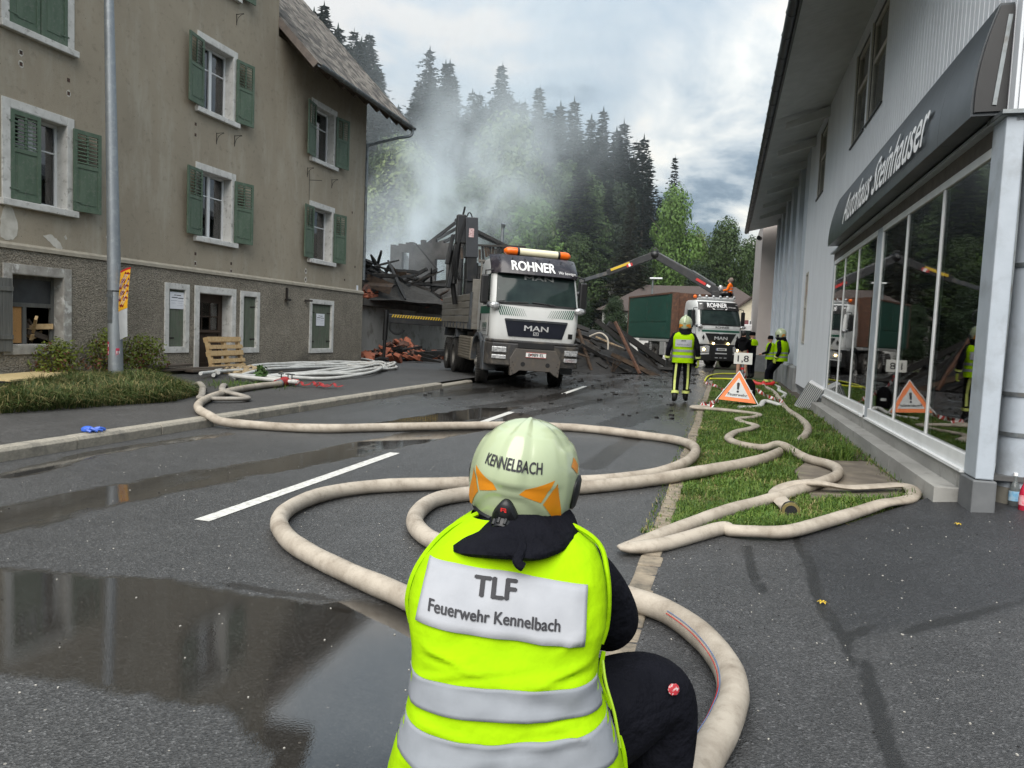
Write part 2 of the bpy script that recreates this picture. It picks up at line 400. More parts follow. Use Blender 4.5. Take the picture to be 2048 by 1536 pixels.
def hill(x, y):
    """terrain: flat valley floor, wooded slope rising on the left behind the fire"""
    a = ss(44, 125, y) * ss(6, -60, x) * 24.0
    a += ss(40, 200, -x) * ss(0, 60, y) * 14.0 * ss(-15, -60, x)
    return a
def ground_z(x, y): return hill(x, y) + zroad(min(y, 60)) - 0.05
g_soil = G('meadow soil')
gcol = g_soil.mix(g_soil.ramp(g_soil.noise(0.4, 6), [(0.4, 0.0), (0.6, 1.0)]), (0.035, 0.050, 0.016), (0.055, 0.045, 0.028))
M_soil = g_soil.fin(gcol, 0.95, None, g_soil.bump(g_soil.noise(3, 6), 0.6, 0.1))
xs = rng(-900, -140, 60) + rng(-130, 60, 5)[0:] + rng(120, 900, 60)
ys = rng(-300, -20, 40) + rng(-10, 170, 5) + rng(200, 1500, 100)
tag(grid('ground', xs, ys, ground_z, M_soil), kind='structure')

# road sheet: finer near the camera
xs = rng(-6.36, -0.42, 0.09); ys = rng(-4, 1.4, 0.3)[:-1] + rng(1.4, 17, 0.09)[:-1] + rng(17, 62, 0.4)
tag(grid('road', xs, ys, lambda x, y: zroad(y) - 0.010 * 0, M_road, {'wet': wetness, 'damp': dampness, 'sheen': lambda x, y: ss(8.5, 16, y)}), kind='structure')
# road beyond its left kerb at the fire site
# pavement / forecourt on the left
PZ = 0.125
def pave_z(x, y): return PZ * ss(25.5, 17.8, y) * (1 if x < -6.5 else 1) + (zroad(y) + 0.004) * ss(17.8, 25.5, y) + 0.03 * ss(-8, -14, x)
tag(grid('pavement', rng(-20.0, -6.50, 0.45), rng(-4, 44, 0.45), pave_z, M_pave), kind='structure')

M_stone = mat('granite kerb', (0.30, 0.275, 0.225), (0.23, 0.21, 0.175), rough=0.85, scale=30, bump=0.6, bscale=60, bdist=0.006, dirt=(0.10, 0.095, 0.085), dscale=5, dlo=0.5, dhi=0.8)
kerb = thing('kerb', 'row of pale granite kerb stones along the left pavement', 'kerb'); kerb['kind'] = 'structure'
del kerb['category']
y = -3.4
random.seed(3)
cuts = [-3.6, -2.4, -1.2, 0.0, 1.2, 2.4, 3.6, 4.85, 6.05, 7.25, 8.17, 9.15, 10.2, 11.35, 12.6, 13.8, 15.2, 16.3, 17.4, 18.5]
for a, b in zip(cuts, cuts[1:]):
    s_ = MB(); j = random.uniform(-0.008, 0.008); hz = 0.0 if b < 17 else -0.05
    prof = [(-6.52, -0.1), (-6.355, -0.1), (-6.345, 0.095 + hz), (-6.375, 0.128 + hz), (-6.52, 0.131 + hz)]
    s_.prism([(px + j, pz) for px, pz in prof], lambda u, v, t: Vector((u, t, v)), a + 0.006, b - 0.006)
    s_.build('kerb_stone', M_stone, kerb, bevel=0.008)
# flush stone edging on the right
M_sett = mat('edging stone', (0.27, 0.225, 0.165), (0.17, 0.14, 0.105), rough=0.8, scale=9, bump=0.7, bscale=45, bdist=0.008, dirt=(0.06, 0.055, 0.045), dscale=6)
edge = thing('edging', 'flush stone edging between road and lawn', 'edging'); edge['kind'] = 'structure'; del edge['category']
y = 2.0; random.seed(5)
while y < 26:
    L = random.uniform(0.16, 0.30) if y < 7.0 else random.uniform(0.3, 0.45)
    s_ = MB(); x0 = -0.43 + random.uniform(-.012, .012); wdt = random.uniform(0.115, 0.15); z1 = 0.014 + random.uniform(-0.005, 0.008)
    tl = random.uniform(-0.03, 0.03)
    s_.box((x0 + wdt / 2, y + L / 2, zroad(y) + z1 - 0.06), (wdt, L - 0.014, 0.12), Matrix.Rotation(tl, 3, 'Z'))
    s_.build('edging_stone', M_sett, edge, bevel=0.010)
    y += L
# white centre dashes and worn edge paint
M_paint = mat('road paint', (0.62, 0.62, 0.59), (0.42, 0.41, 0.38), rough=0.6, scale=22, bump=0.3, bscale=120, bdist=0.003, dirt=(0.10, 0.10, 0.10), dscale=18, dlo=0.58, dhi=0.72)
for i, (ya, yb) in enumerate(((4.28, 7.5), (10.4, 12.4), (17.0, 20.0))):
    b = MB(); n_ = 12
    for k in range(n_):
        t0, t1 = ya + (yb - ya) * k / n_, ya + (yb - ya) * (k + 1) / n_
        x0 = -3.41 - 0.012 * (t0 - 4)
        b.add([(x0 - 0.06, t0, zroad(t0) + 0.004), (x0 + 0.06, t0, zroad(t0) + 0.004), (x0 + 0.06 - .003, t1, zroad(t1) + 0.004), (x0 - 0.06, t1, zroad(t1) + 0.004)], [(0, 1, 2, 3)])
    o = b.build('lane_marking', M_paint); tag(o, kind='structure')

# lawn, driveway, slab on the right
EDGE = [(-0.60, 5.30), (-0.30, 5.38), (0.10, 5.45), (0.58, 5.66), (1.15, 6.35), (1.8, 7.12), (2.30, 7.20), (2.30, 6.9), (14, 6.9)]
def edge_y(x):
    for (x0, y0), (x1, y1) in zip(EDGE, EDGE[1:]):
        if x0 <= x <= x1 and x1 > x0: return y0 + (y1 - y0) * (x - x0) / (x1 - x0)
    return 6.9
def lawn_z(x, y): return (0.012 if y > edge_y(x) + .06 else -.045) + 0.055 * ss(-0.3, 1.6, x) + zroad(y) + 0.02 * noise.noise(Vector((x * 2.0, y * 2.0, 0)))
g_l = G('lawn earth')
lc = g_l.mix(g_l.ramp(g_l.noise(2.5, 6), [(0.35, 0.0), (0.65, 1.0)]), (0.045, 0.068, 0.014), (0.085, 0.085, 0.03))
at = g_l.new('ShaderNodeAttribute'); at.attribute_name = 'bare'
lc = g_l.mix(at.outputs['Fac'], lc, (0.055, 0.042, 0.03))
M_lawn = g_l.fin(lc, 0.95, None, g_l.bump(g_l.noise(40, 4), 0.8, 0.02))
def bare(x, y): return ss(1.35, 1.75, x + 0.25 * noise.noise(Vector((x * 3, y * 1.5, 4))))
tag(grid('lawn', rng(-0.29, 2.0, 0.12), rng(5.0, 27, 0.15), lawn_z, M_lawn, {'bare': bare}), kind='structure')
def drive_z(x, y): return 0.016 * ss(-0.42, -0.2, x) + 0.11 * ss(0.7, 2.3, x) * ss(4.4, 6.9, y) + 0.05 * ss(0.3, 3, x)
PATCHP = [(0.57, 8), (0.57, 5.66), (0.59, 4.32), (0.60, 3.80), (0.95, 3.95), (1.65, 4.56), (2.6, 5.5), (2.45, 6.6), (2.6, 8)]
def patch_a(x, y): return ss(-0.03, 0.05, sdist_poly(x, y, PATCHP))
CRK = [[(0.57, 5.66), (0.60, 4.9), (0.58, 4.32), (0.61, 3.8), (0.66, 3.4), (0.63, 2.6), (0.6, 1.9)], [(0.61, 3.8), (0.95, 3.97), (1.65, 4.56), (2.6, 5.5)], [(0.22, 5.2), (0.25, 4.6), (0.28, 4.3)]]
def crack_a(x, y): return max(ss(0.075, 0.0, dist_line(x, y, c_)) for c_ in CRK)
dv = MB(); NX = 70; NYD = 70
xs_ = rng(-0.42, 3.2, 0.055) + rng(3.6, 14, 0.8)
dvv = []; 
for j in range(NYD + 1):
    for x in xs_:
        t = j / NYD; y_ = -4 + (edge_y(x) + 4) * (1 - (1 - t) ** 1.5)
        dvv.append((x, y_, drive_z(x, y_)))
nx = len(xs_)
dv.v = dvv; dv.f = [(j * nx + i, j * nx + i + 1, (j + 1) * nx + i + 1, (j + 1) * nx + i) for j in range(NYD) for i in range(nx - 1)]
me = dv.mesh('driveway', M_drive); me.polygons.foreach_set('use_smooth', [True] * len(me.polygons))
for k, fn in (('patch', patch_a), ('crack', crack_a)):
    a_ = me.attributes.new(k, 'FLOAT', 'POINT'); a_.data.foreach_set('value', [fn(p[0], p[1]) for p in dvv])
tag(link('driveway', me), kind='structure')
M_slab = mat('old concrete slab', (0.20, 0.17, 0.13), (0.12, 0.10, 0.08), rough=0.75, scale=4, bump=0.4, bscale=60, bdist=0.006, dirt=(0.05, 0.04, 0.03), dscale=2.2, dlo=0.45, dhi=0.8)
b = MB(); b.prism([(0.80, 6.8), (1.60, 7.16), (1.73, 7.9), (1.70, 9.3), (1.0, 9.05), (0.78, 8.2)], lambda u, v, t: Vector((u, v, t)), 0.0, 0.085)
tag(b.build('concrete_slab', M_slab, bevel=0.012), 'brown stained concrete slab in the lawn beside the grey building', 'slab')

# grass blades on the lawn
def blade_mesh(name, pts, mats_, parent=None):
    """pts: (x, y, z, height, lean angle, lean amount, width, material index)"""
    b = MB()
    for x, y, z, h, a, ln, wd, mi in pts:
        ca, sa = math.cos(a), math.sin(a); px, py = -sa * wd / 2, ca * wd / 2
        mxx, mxy, mz = x + ca * ln * h * 0.35, y + sa * ln * h * 0.35, z + h * 0.6
        o = len(b.v)
        b.v += [(x - px, y - py, z), (x + px, y + py, z), (mxx + px * 0.8, mxy + py * 0.8, mz), (mxx - px * 0.8, mxy - py * 0.8, mz), (x + ca * ln * h, y + sa * ln * h, z + h * (1 - 0.35 * min(ln, 1.6)))]
        b.f += [(o, o + 1, o + 2, o + 3), (o + 3, o + 2, o + 4)]; b.mi += [mi, mi]
    me = b.mesh(name, mats_); return link(name, me, parent)
def leafmat(name, c, rough=0.55, tr=0.25):
    if name in MATS: return MATS[name]
    g = G(name); oi = g.new('ShaderNodeObjectInfo')
    n1 = g.noise(1.3, 3)
    col = g.mix(g.ramp(n1, [(0.3, 0.0), (0.7, 1.0)]), tuple(v * 0.75 for v in c), tuple(v * 1.25 for v in c))
    g.fin(col, rough, None, None, 0.3)
    if tr > 0:
        td = g.new('ShaderNodeBsdfTranslucent'); g.l(col, td.inputs['Color']); ms = g.new('ShaderNodeMixShader'); ms.inputs[0].default_value = tr
        g.l(g.b.outputs[0], ms.inputs[1]); g.l(td.outputs[0], ms.inputs[2]); g.l(ms.outputs[0], g.o.inputs['Surface'])
    MATS[name] = g.m; return g.m
GR = [leafmat('grass green', (0.092, 0.160, 0.026)), leafmat('grass yellow green', (0.14, 0.195, 0.038)), leafmat('grass dark', (0.05, 0.105, 0.018)), leafmat('grass straw', (0.25, 0.21, 0.09), tr=0.1)]
random.seed(11); pts = []
n_ = 0
while n_ < 62000:
    yv = 5.2 + 21 * random.random() ** 2.3; xv = random.uniform(-0.30, 1.75)
    if yv < edge_y(xv) + 0.02: continue
    if sdist_poly(xv, yv, [(0.80, 6.8), (1.60, 7.16), (1.73, 7.9), (1.70, 9.3), (1.0, 9.05), (0.78, 8.2)]) > -0.02: continue
    if random.random() < bare(xv, yv) * 0.9: continue
    cl = noise.noise(Vector((xv * 2.2, yv * 2.2, 1.0)))
    worn = ss(0.25, -0.2, xv) * 0.5
    h = (0.045 + 0.035 * max(0, cl + 0.3) ) * random.uniform(0.6, 1.6) * (1 - worn * 0.6) * (1.3 if xv > 0.6 else 1)
    if 0.75 < xv < 1.5 and 9.0 < yv < 10.2: h *= 2.4
    n_ += 1
    pts.append((xv, yv, lawn_z(xv, yv) - 0.004, h, random.uniform(0, 6.28), random.uniform(0.2, 1.3), random.uniform(0.004, 0.008) * (1 + yv / 14), random.choice((0, 0, 0, 1, 1, 2, 2, 0) if cl > -0.1 else (0, 1, 1, 2, 0, 3))))
o = blade_mesh('grass', pts, GR); tag(o, 'short trampled green grass of the roadside lawn strip', 'grass', kind='stuff')

# ================================================================== OLD HOUSE (left)
FX = -12.40
g = G('brown stucco')
nb = g.noise(0.55, 6, 0.6); nf = g.noise(95, 3, 0.6); nm = g.noise(7, 5, 0.65)
col = g.mix(g.ramp(nb, [(0.35, 0.0), (0.68, 1.0)]), (0.37, 0.32, 0.245), (0.30, 0.26, 0.20))  # base colour raised to brighten a facade the lamps leave dark
col = g.mix(g.ramp(g.noise(2.2, 6, 0.7, sc3=(1, 1, 0.25)), [(0.50, 0.0), (0.74, 0.8)]), col, (0.42, 0.385, 0.315))
col = g.mix(g.ramp(nm, [(0.56, 0.0), (0.78, 0.5)]), col, (0.14, 0.122, 0.096))
col = g.mix(g.math('LESS_THAN', g.vor(7), 0.045), col, (0.06, 0.05, 0.04))
hs = g.math('ADD', nf, g.math('MULTIPLY', g.noise(40, 3), 0.8))
M_stucco = g.fin(col, 0.92, None, g.bump(hs, 0.75, 0.012), 0.2)
g = G('roughcast plinth')
vv = g.vor(34); nb = g.noise(1.1, 6, 0.65); n4 = g.noise(26, 4, 0.7)
col = g.mix(g.ramp(nb, [(0.36, 0.0), (0.66, 1.0)]), (0.37, 0.33, 0.268), (0.26, 0.232, 0.187))  # roughcast lightened along with the stucco to offset weak wall light
col = g.mix(g.ramp(n4, [(0.35, 0.75), (0.6, 0.0)]), col, (0.12, 0.106, 0.085))
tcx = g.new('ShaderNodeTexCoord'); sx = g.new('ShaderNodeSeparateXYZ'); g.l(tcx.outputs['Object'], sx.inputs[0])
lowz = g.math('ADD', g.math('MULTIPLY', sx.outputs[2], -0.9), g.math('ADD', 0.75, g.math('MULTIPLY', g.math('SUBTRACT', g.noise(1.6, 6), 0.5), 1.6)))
darkp = g.math('MULTIPLY', g.ramp(lowz, [(0.4, 0.0), (0.85, 0.75)]), g.ramp(g.math('MULTIPLY', g.math('SUBTRACT', sx.outputs[1], 16.5), 0.25), [(0.0, 0.0), (0.9, 1.0)]))
col = g.mix(darkp, col, (0.085, 0.08, 0.07))   # darker towards the ground near the house corner, edge broken by noise
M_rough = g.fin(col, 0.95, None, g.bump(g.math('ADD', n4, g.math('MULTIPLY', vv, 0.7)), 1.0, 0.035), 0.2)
M_white = mat('weathered white paint', (0.64, 0.63, 0.60), (0.51, 0.50, 0.47), rough=0.75, scale=5, bump=0.35, bscale=35, bdist=0.006, dirt=(0.20, 0.185, 0.16), dscale=9, dlo=0.56, dhi=0.74)
M_greyst = mat('grey cracked stone paint', (0.40, 0.38, 0.345), (0.26, 0.245, 0.22), rough=0.8, scale=6, bump=0.5, bscale=40, bdist=0.008, dirt=(0.60, 0.59, 0.56), dscale=5, dlo=0.55, dhi=0.65)
M_pvc = mat('white window frame', (0.74, 0.75, 0.75), (0.68, 0.69, 0.69), rough=0.35, scale=3)
M_green = mat('worn green shutter paint', (0.066, 0.108, 0.069), (0.097, 0.140, 0.097), rough=0.65, scale=7, sc3=(1, 1, 0.25), bump=0.4, bscale=60, bdist=0.003, dirt=(0.15, 0.165, 0.135), dscale=16, dlo=0.52, dhi=0.74)
M_greengrey = mat('grey green planks', (0.085, 0.115, 0.075), (0.13, 0.14, 0.11), rough=0.85, scale=12, sc3=(1, 1, 0.12), bump=0.6, bscale=50, bdist=0.004, dirt=(0.10, 0.095, 0.08), dscale=8)
M_greywood = mat('bare grey wood', (0.135, 0.135, 0.125), (0.085, 0.085, 0.08), rough=0.9, scale=16, sc3=(1, 1, 0.1), bump=0.6, bscale=60, bdist=0.004)
M_brownwood = mat('dark brown door wood', (0.055, 0.034, 0.022), (0.038, 0.024, 0.016), rough=0.55, scale=10, sc3=(1, 1, 0.15), bump=0.3, bscale=50, bdist=0.003)
M_iron = mat('dark iron', (0.028, 0.026, 0.025), (0.045, 0.038, 0.032), rough=0.6, scale=20, metal=0.6)
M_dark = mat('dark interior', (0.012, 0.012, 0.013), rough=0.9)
M_chip = mat('orange chipboard', (0.50, 0.27, 0.10), (0.42, 0.22, 0.08), rough=0.8, scale=40, bump=0.2)
M_pinew = mat('fresh pine wood', (0.50, 0.36, 0.19), (0.40, 0.26, 0.12), rough=0.75, scale=14, sc3=(0.2, 1, 1), bump=0.3, bscale=60, bdist=0.003, dirt=(0.22, 0.13, 0.06), dscale=9, dlo=0.6, dhi=0.78)
M_oldwood = mat('old brown boards', (0.060, 0.045, 0.034), (0.095, 0.075, 0.058), rough=0.85, scale=12, sc3=(1, 0.12, 1), bump=0.6, bscale=50, bdist=0.006)
M_paper = mat('white paper', (0.78, 0.79, 0.82), (0.72, 0.73, 0.77), rough=0.7, scale=3)
M_ink = mat('black print', (0.02, 0.02, 0.025), rough=0.7)
M_paperink = mat('faint print', (0.35, 0.35, 0.42), rough=0.7)
M_zinc = mat('grey zinc', (0.24, 0.26, 0.27), (0.18, 0.20, 0.21), rough=0.45, metal=0.7, scale=8, dirt=(0.11, 0.10, 0.09), dscale=6)
M_shingle = mat('weathered shingle', (0.155, 0.135, 0.115), (0.085, 0.075, 0.066), rough=0.9, scale=5, bump=0.6, bscale=50, bdist=0.006, dirt=(0.22, 0.20, 0.175), dscale=11, dlo=0.55, dhi=0.75)
def glassmat(name, tint, rough=0.02, ior=1.7):
    if name in MATS: return MATS[name]
    g = G(name); gl_ = g.new('ShaderNodeBsdfGlossy'); gl_.inputs['Roughness'].default_value = rough; gl_.inputs['Color'].default_value = (1, 1, 1, 1)
    tr = g.new('ShaderNodeBsdfTransparent'); tr.inputs['Color'].default_value = (*tint, 1)
    fr = g.new('ShaderNodeFresnel'); fr.inputs['IOR'].default_value = ior
    nz = g.bump(g.noise(1.2, 2), 0.03, 0.02); g.l(nz, gl_.inputs['Normal'])
    ms = g.new('ShaderNodeMixShader'); g.l(fr.outputs[0], ms.inputs[0]); g.l(tr.outputs[0], ms.inputs[1]); g.l(gl_.outputs[0], ms.inputs[2])
    g.l(ms.outputs[0], g.o.inputs['Surface']); MATS[name] = g.m; return g.m
M_glass = glassmat('window glass', (0.85, 0.90, 0.89), ior=2.0)
M_curtain = mat('net curtain', (0.70, 0.74, 0.75), (0.50, 0.54, 0.55), rough=0.9, scale=28, sc3=(1, 1, 0.03), bump=0.5, bscale=40, bdist=0.02)

house = thing('old_house', 'large old brown stucco house with green shutters on the left', 'house')
GY0, GY1, GYC, GAZ = 8.3, 18.45, 13.4, 17.0      # cross gable
H_OPEN = []                                       # (y0, y1, z0, z1)
WIN = [(10.2, 3.38), (15.15, 3.38), (20.2, 3.38), (10.2, 6.43), (15.15, 6.43), (20.2, 6.43), (15.15, 9.55), (10.2, 9.55)]
for y0, z0 in WIN: H_OPEN.append((y0 + 0.17, y0 + 1.36, z0, z0 + 1.60))
GO = [(10.37, 11.46, 0.77, 2.07), (14.28, 14.83, 0.70, 2.06), (15.31, 16.55, 0.10, 2.03), (17.03, 17.62, 0.66, 2.05), (20.44, 21.64, 0.6, 2.02)]
def cells(b, y0, y1, z0, z1, holes, xa, xb):
    ys = sorted({y0, y1, *[v for h in holes for v in h[:2] if y0 < v < y1]}); zs = sorted({z0, z1, *[v for h in holes for v in h[2:] if z0 < v < z1]})
    for a, c in zip(ys, ys[1:]):
        run = None
        for d, e_ in zip(zs, zs[1:]):
            my, mz = (a + c) / 2, (d + e_) / 2
            if any(h[0] < my < h[1] and h[2] < mz < h[3] for h in holes): continue
            b.add([(xb, a, d), (xb, c, d), (xb, c, e_), (xb, a, e_)], [(0, 1, 2, 3)])
    for h in holes:
        if h[0] < y0 or h[1] > y1 or h[2] < z0 - .01 or h[3] > z1: continue
        A = [(xb, h[0], h[2]), (xb, h[1], h[2]), (xb, h[1], h[3]), (xb, h[0], h[3])]; B = [(xa, q[1], q[2]) for q in A]
        b.add(A + B, [(0, 4, 5, 1), (1, 5, 6, 2), (2, 6, 7, 3), (3, 7, 4, 0)])
b = MB(); cells(b, 4.0, 23.75, 2.5, 9.3, [h for h in H_OPEN if h[2] < 9], FX - 0.30, FX); 
cells(b, GY0, GY1, 9.3, 11.6, [h for h in H_OPEN if h[2] > 9], FX - 0.30, FX)
b.add([(FX, GY0, 11.6), (FX, GY1, 11.6), (FX, GYC, GAZ)], [(0, 1, 2)])
for yy in (GY0, GY1): b.add([(FX, yy, 9.3), (FX - 4.5, yy, 9.3), (FX - 4.5, yy, 11.6), (FX, yy, 11.6)], [(0, 1, 2, 3)])
b.add([(FX, 23.75, 2.5), (FX - 10, 23.75, 2.5), (FX - 10, 23.75, 9.3), (FX - 5, 23.75, 14.2), (FX, 23.75, 9.3)], [(0, 1, 2, 3, 4)])
b.add([(FX, 4.0, 0), (FX - 10, 4.0, 0), (FX - 10, 4.0, 9.3), (FX - 5, 4.0, 14.2), (FX, 4.0, 9.3)], [(4, 3, 2, 1, 0)])
b.add([(FX - 10, 4.0, 0), (FX - 10, 23.75, 0), (FX - 10, 23.75, 9.3), (FX - 10, 4, 9.3)], [(0, 1, 2, 3)])
b.build('wall', M_stucco, house, recalc=False)
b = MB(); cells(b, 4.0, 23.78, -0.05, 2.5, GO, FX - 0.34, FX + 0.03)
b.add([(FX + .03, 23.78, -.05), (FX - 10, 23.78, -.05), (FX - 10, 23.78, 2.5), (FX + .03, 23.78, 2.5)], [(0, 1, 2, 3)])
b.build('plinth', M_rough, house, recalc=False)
b = MB(); b.prism([(FX - 0.05, 2.495), (FX + 0.06, 2.505), (FX + 0.055, 2.57), (FX, 2.62), (FX - 0.05, 2.62)], lambda u, v, t: Vector((u, t, v)), 4.0, 23.80)
b.build('ledge', mat('ledge render', (0.36, 0.325, 0.26), (0.28, 0.25, 0.20), rough=0.9, scale=5, bump=0.4), house)

def surround(y0, y1, z0, z1, t, m, x0=FX, proud=0.025, sill=True, bottom=True, name='window'):
    """stone surround outside opening y0..y1, z0..z1, thickness t"""
    b = MB(); xa, xb = x0 - 0.02, x0 + proud
    b.bb(xa, xb, y0 - t, y0, z0 - (t if bottom else 0), z1 + t); b.bb(xa, xb, y1, y1 + t, z0 - (t if bottom else 0), z1 + t)
    b.bb(xa, xb - .001, y0, y1, z1, z1 + t)
    if bottom: b.bb(xa, xb - .001, y0, y1, z0 - t, z0)
    # painted reveals
    for (ya, yb, za, zb) in ((y0, y0 + .012, z0, z1), (y1 - .012, y1, z0, z1), (y0 + .012, y1 - .012, z1 - .012, z1)):
        b.bb(x0 - 0.285, xb - .004, ya, yb, za, zb)
    b.bb(x0 - 0.285, xb - .004, y0 + .012, y1 - .012, z0, z0 + .012)
    wn = b.build(name, m, house, bevel=0.006)
    if sill:
        s = MB(); s.bb(x0 - 0.02, x0 + 0.10, y0 - t - 0.05, y1 + t + 0.05, z0 - 0.125, z0 - 0.002)
        s.build('sill', m, wn, bevel=0.012)
    return wn
def sashes(wn, y0, y1, z0, z1, x, curtain=True, single=False):
    f = MB(); t = 0.055
    f.bb(x, x + .05, y0, y0 + t, z0, z1); f.bb(x, x + .05, y1 - t, y1, z0, z1); f.bb(x, x + .05, y0 + t, y1 - t, z1 - t, z1); f.bb(x, x + .05, y0 + t, y1 - t, z0, z0 + t)
    ym = (y0 + y1) / 2; zt = z0 + (z1 - z0) * 0.66
    if not single: f.bb(x, x + .06, ym - .05, ym + .05, z0 + t, z1 - t)
    f.bb(x + .004, x + .042, y0 + t, (ym - .05) if not single else y1 - t, zt - .014, zt + .014)
    if not single: f.bb(x + .004, x + .042, ym + .05, y1 - t, zt - .014, zt + .014)
    f.build('sash', M_pvc, wn, bevel=0.004)
    spans = [(y0 + t, y1 - t)] if single else [(y0 + t, ym - .05), (ym + .05, y1 - t)]
    for a, c in spans:
        for za, zb in ((z0 + t, zt - .014), (zt + .014, z1 - t)):
            p = MB(); p.bb(x + .018, x + .024, a, c, za, zb); p.build('pane', M_glass, wn)
    cu = MB()
    if curtain:
        n_ = 40; rows = [[], []]
        for k in range(n_ + 1):
            yy = y0 + (y1 - y0) * k / n_; xx = x - 0.045 + 0.018 * math.sin(k * 1.9) + 0.01 * math.sin(k * 0.7)
            rows[0].append((xx, yy, z0 + 0.02)); rows[1].append((xx, yy, z1))
        cu.loft(rows, False, closed=False); cu.build('curtain', M_curtain, wn, smooth=True, recalc=False)
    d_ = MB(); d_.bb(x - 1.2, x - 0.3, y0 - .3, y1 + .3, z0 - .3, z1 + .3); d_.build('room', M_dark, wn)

def shutter(yh, z0, side, ang, wd=0.60, ht=1.57, xh=FX + 0.045, louvre=True, m=None):
    """one shutter leaf hinged at yh; side +1 opens towards +y; ang = angle off the wall in degrees"""
    m = m or M_green
    o = thing('shutter', '', '', (xh, yh, z0), 0); 
    for k in ('label', 'category'):
        if k in o: del o[k]
    o.parent = house
    o.rotation_euler = (0, 0, -side * R(ang))
    f = MB(); st = 0.075; th = 0.035
    def q(ya, yb, za, zb, xa=0.0, xb=th): return (xa, xb, side * ya, side * yb, za, zb)
    zc = ht * 0.56
    bars = [q(0, st, 0, ht), q(wd - st, wd, 0, ht), q(st, wd - st, 0, .09), q(st, wd - st, ht - .08, ht), q(st, wd - st, zc - .04, zc + .04)]
    if louvre: bars.append(q(wd / 2 - .022, wd / 2 + .022, zc + .04, ht - .08, .006, th - .004))
    for s in bars: f.bb(*s)
    f.bb(*q(-.03, .16, .17, .20, th, th + .006)); f.bb(*q(-.03, .16, ht - .22, ht - .19, th, th + .006))
    fr = f.build('shutter_frame', m, o, bevel=0.004)
    p = MB(); p.bb(*q(st, wd - st, .09, zc - .04, .008, th - .012)); p.bb(*q(st + .05, wd - st - .05, .14, zc - .09, th - .012, th - .004)); p.build('panel', m, o, bevel=0.006)
    n_ = 8; sl0 = None
    for k in range(n_):
        za = zc + .04 + (ht - .12 - zc) * (k + .5) / n_
        if sl0 is None:
            s = MB(); s.box((th / 2, side * wd / 2, 0), (0.052, wd - 2 * st, 0.009), Matrix.Rotation(R(38), 3, 'Y')); sl0 = s.build('slat', m, o); sl0.location = (0, 0, za)
        else:
            c = cp(sl0, o); c.location = (0, 0, za)
    return o
M_slatm = M_green
for i, (y0, z0) in enumerate(WIN):
    a, c, za, zb = y0 + 0.17, y0 + 1.36, z0, z0 + 1.60
    wn = surround(a, c, za, zb, 0.155, M_white, bottom=False)
    sashes(wn, a + .012, c - .012, za + .012, zb - .012, FX - 0.27, curtain=True, single=(y0 > 20))
    if z0 == 6.43 and y0 == 10.2:            # closed pair
        shutter(a + .0, z0 + .01, 1, 2, 0.585, xh=FX - .005); shutter(c - .0, z0 + .01, -1, 2, 0.585, xh=FX - .005)
    elif z0 == 3.38 and y0 == 10.2:          # left leaf half closed over the window
        shutter(a + .01, z0 + .01, 1, 3, 0.58, xh=FX - .005); shutter(c + .10, z0 + .01, 1, 9, 0.58)
    else:
        shutter(a + .02, z0 + .01, -1, random.uniform(5, 12), 0.62); shutter(c + .07, z0 + .01, 1, random.uniform(6, 14), 0.60)
# ------- ground floor openings
wn = surround(10.37, 11.46, 0.77, 2.07, 0.17, M_greyst, FX + .03, bottom=True, sill=False)
f = MB(); x = FX - 0.25
for q in ((10.38, 10.44, .78, 2.06), (11.39, 11.45, .78, 2.06), (10.44, 11.39, 1.99, 2.06), (10.44, 11.39, 1.47, 1.55), (10.78, 10.86, .78, 1.47)): f.bb(x, x + .06, *q)
f.build('sash', M_greywood, wn, bevel=0.004)
p = MB(); p.bb(x + .02, x + .03, 10.44, 11.39, 1.55, 1.99); p.build('pane', mat('dusty pane', (0.055, 0.06, 0.065), (0.04, 0.043, 0.047), rough=0.25), wn)
p = MB(); p.bb(x + .01, x + .03, 10.44, 10.78, .80, 1.47); p.build('panel', M_chip, wn)
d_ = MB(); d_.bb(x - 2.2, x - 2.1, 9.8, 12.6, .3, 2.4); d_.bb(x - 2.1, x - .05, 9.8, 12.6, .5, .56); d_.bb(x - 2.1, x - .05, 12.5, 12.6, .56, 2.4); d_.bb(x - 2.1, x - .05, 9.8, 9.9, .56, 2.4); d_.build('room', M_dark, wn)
random.seed(21)
for k in range(13):
    s = MB(); L = random.uniform(.35, 1.0); s.box((0, 0, 0), (random.uniform(.03, .06), L, random.uniform(.05, .11)))
    o = s.build('scrap_plank', M_pinew if k % 3 else M_oldwood, None); o.parent = wn
    o.location = (x - random.uniform(.05, .6) + .05, random.uniform(10.95, 11.3), .84 + .04 * k * random.uniform(.5, 1)); o.rotation_euler = (random.uniform(-.9, .2), random.uniform(-.3, .3), random.uniform(-1, 1))
for k, (ya, wd) in enumerate(((9.74, .2), (9.94, .21), (10.15, .19))):
    s = MB(); s.bb(FX + .07, FX + .10, ya, ya + wd - .006, .66, 1.97); s.build('shutter_board', M_greywood, house, bevel=.004)
s = MB(); s.bb(FX + .10, FX + .12, 9.76, 10.34, 1.74, 1.82); s.bb(FX + .10, FX + .12, 9.76, 10.34, .88, .96); s.build('shutter_batten', M_greywood, house, bevel=.004)

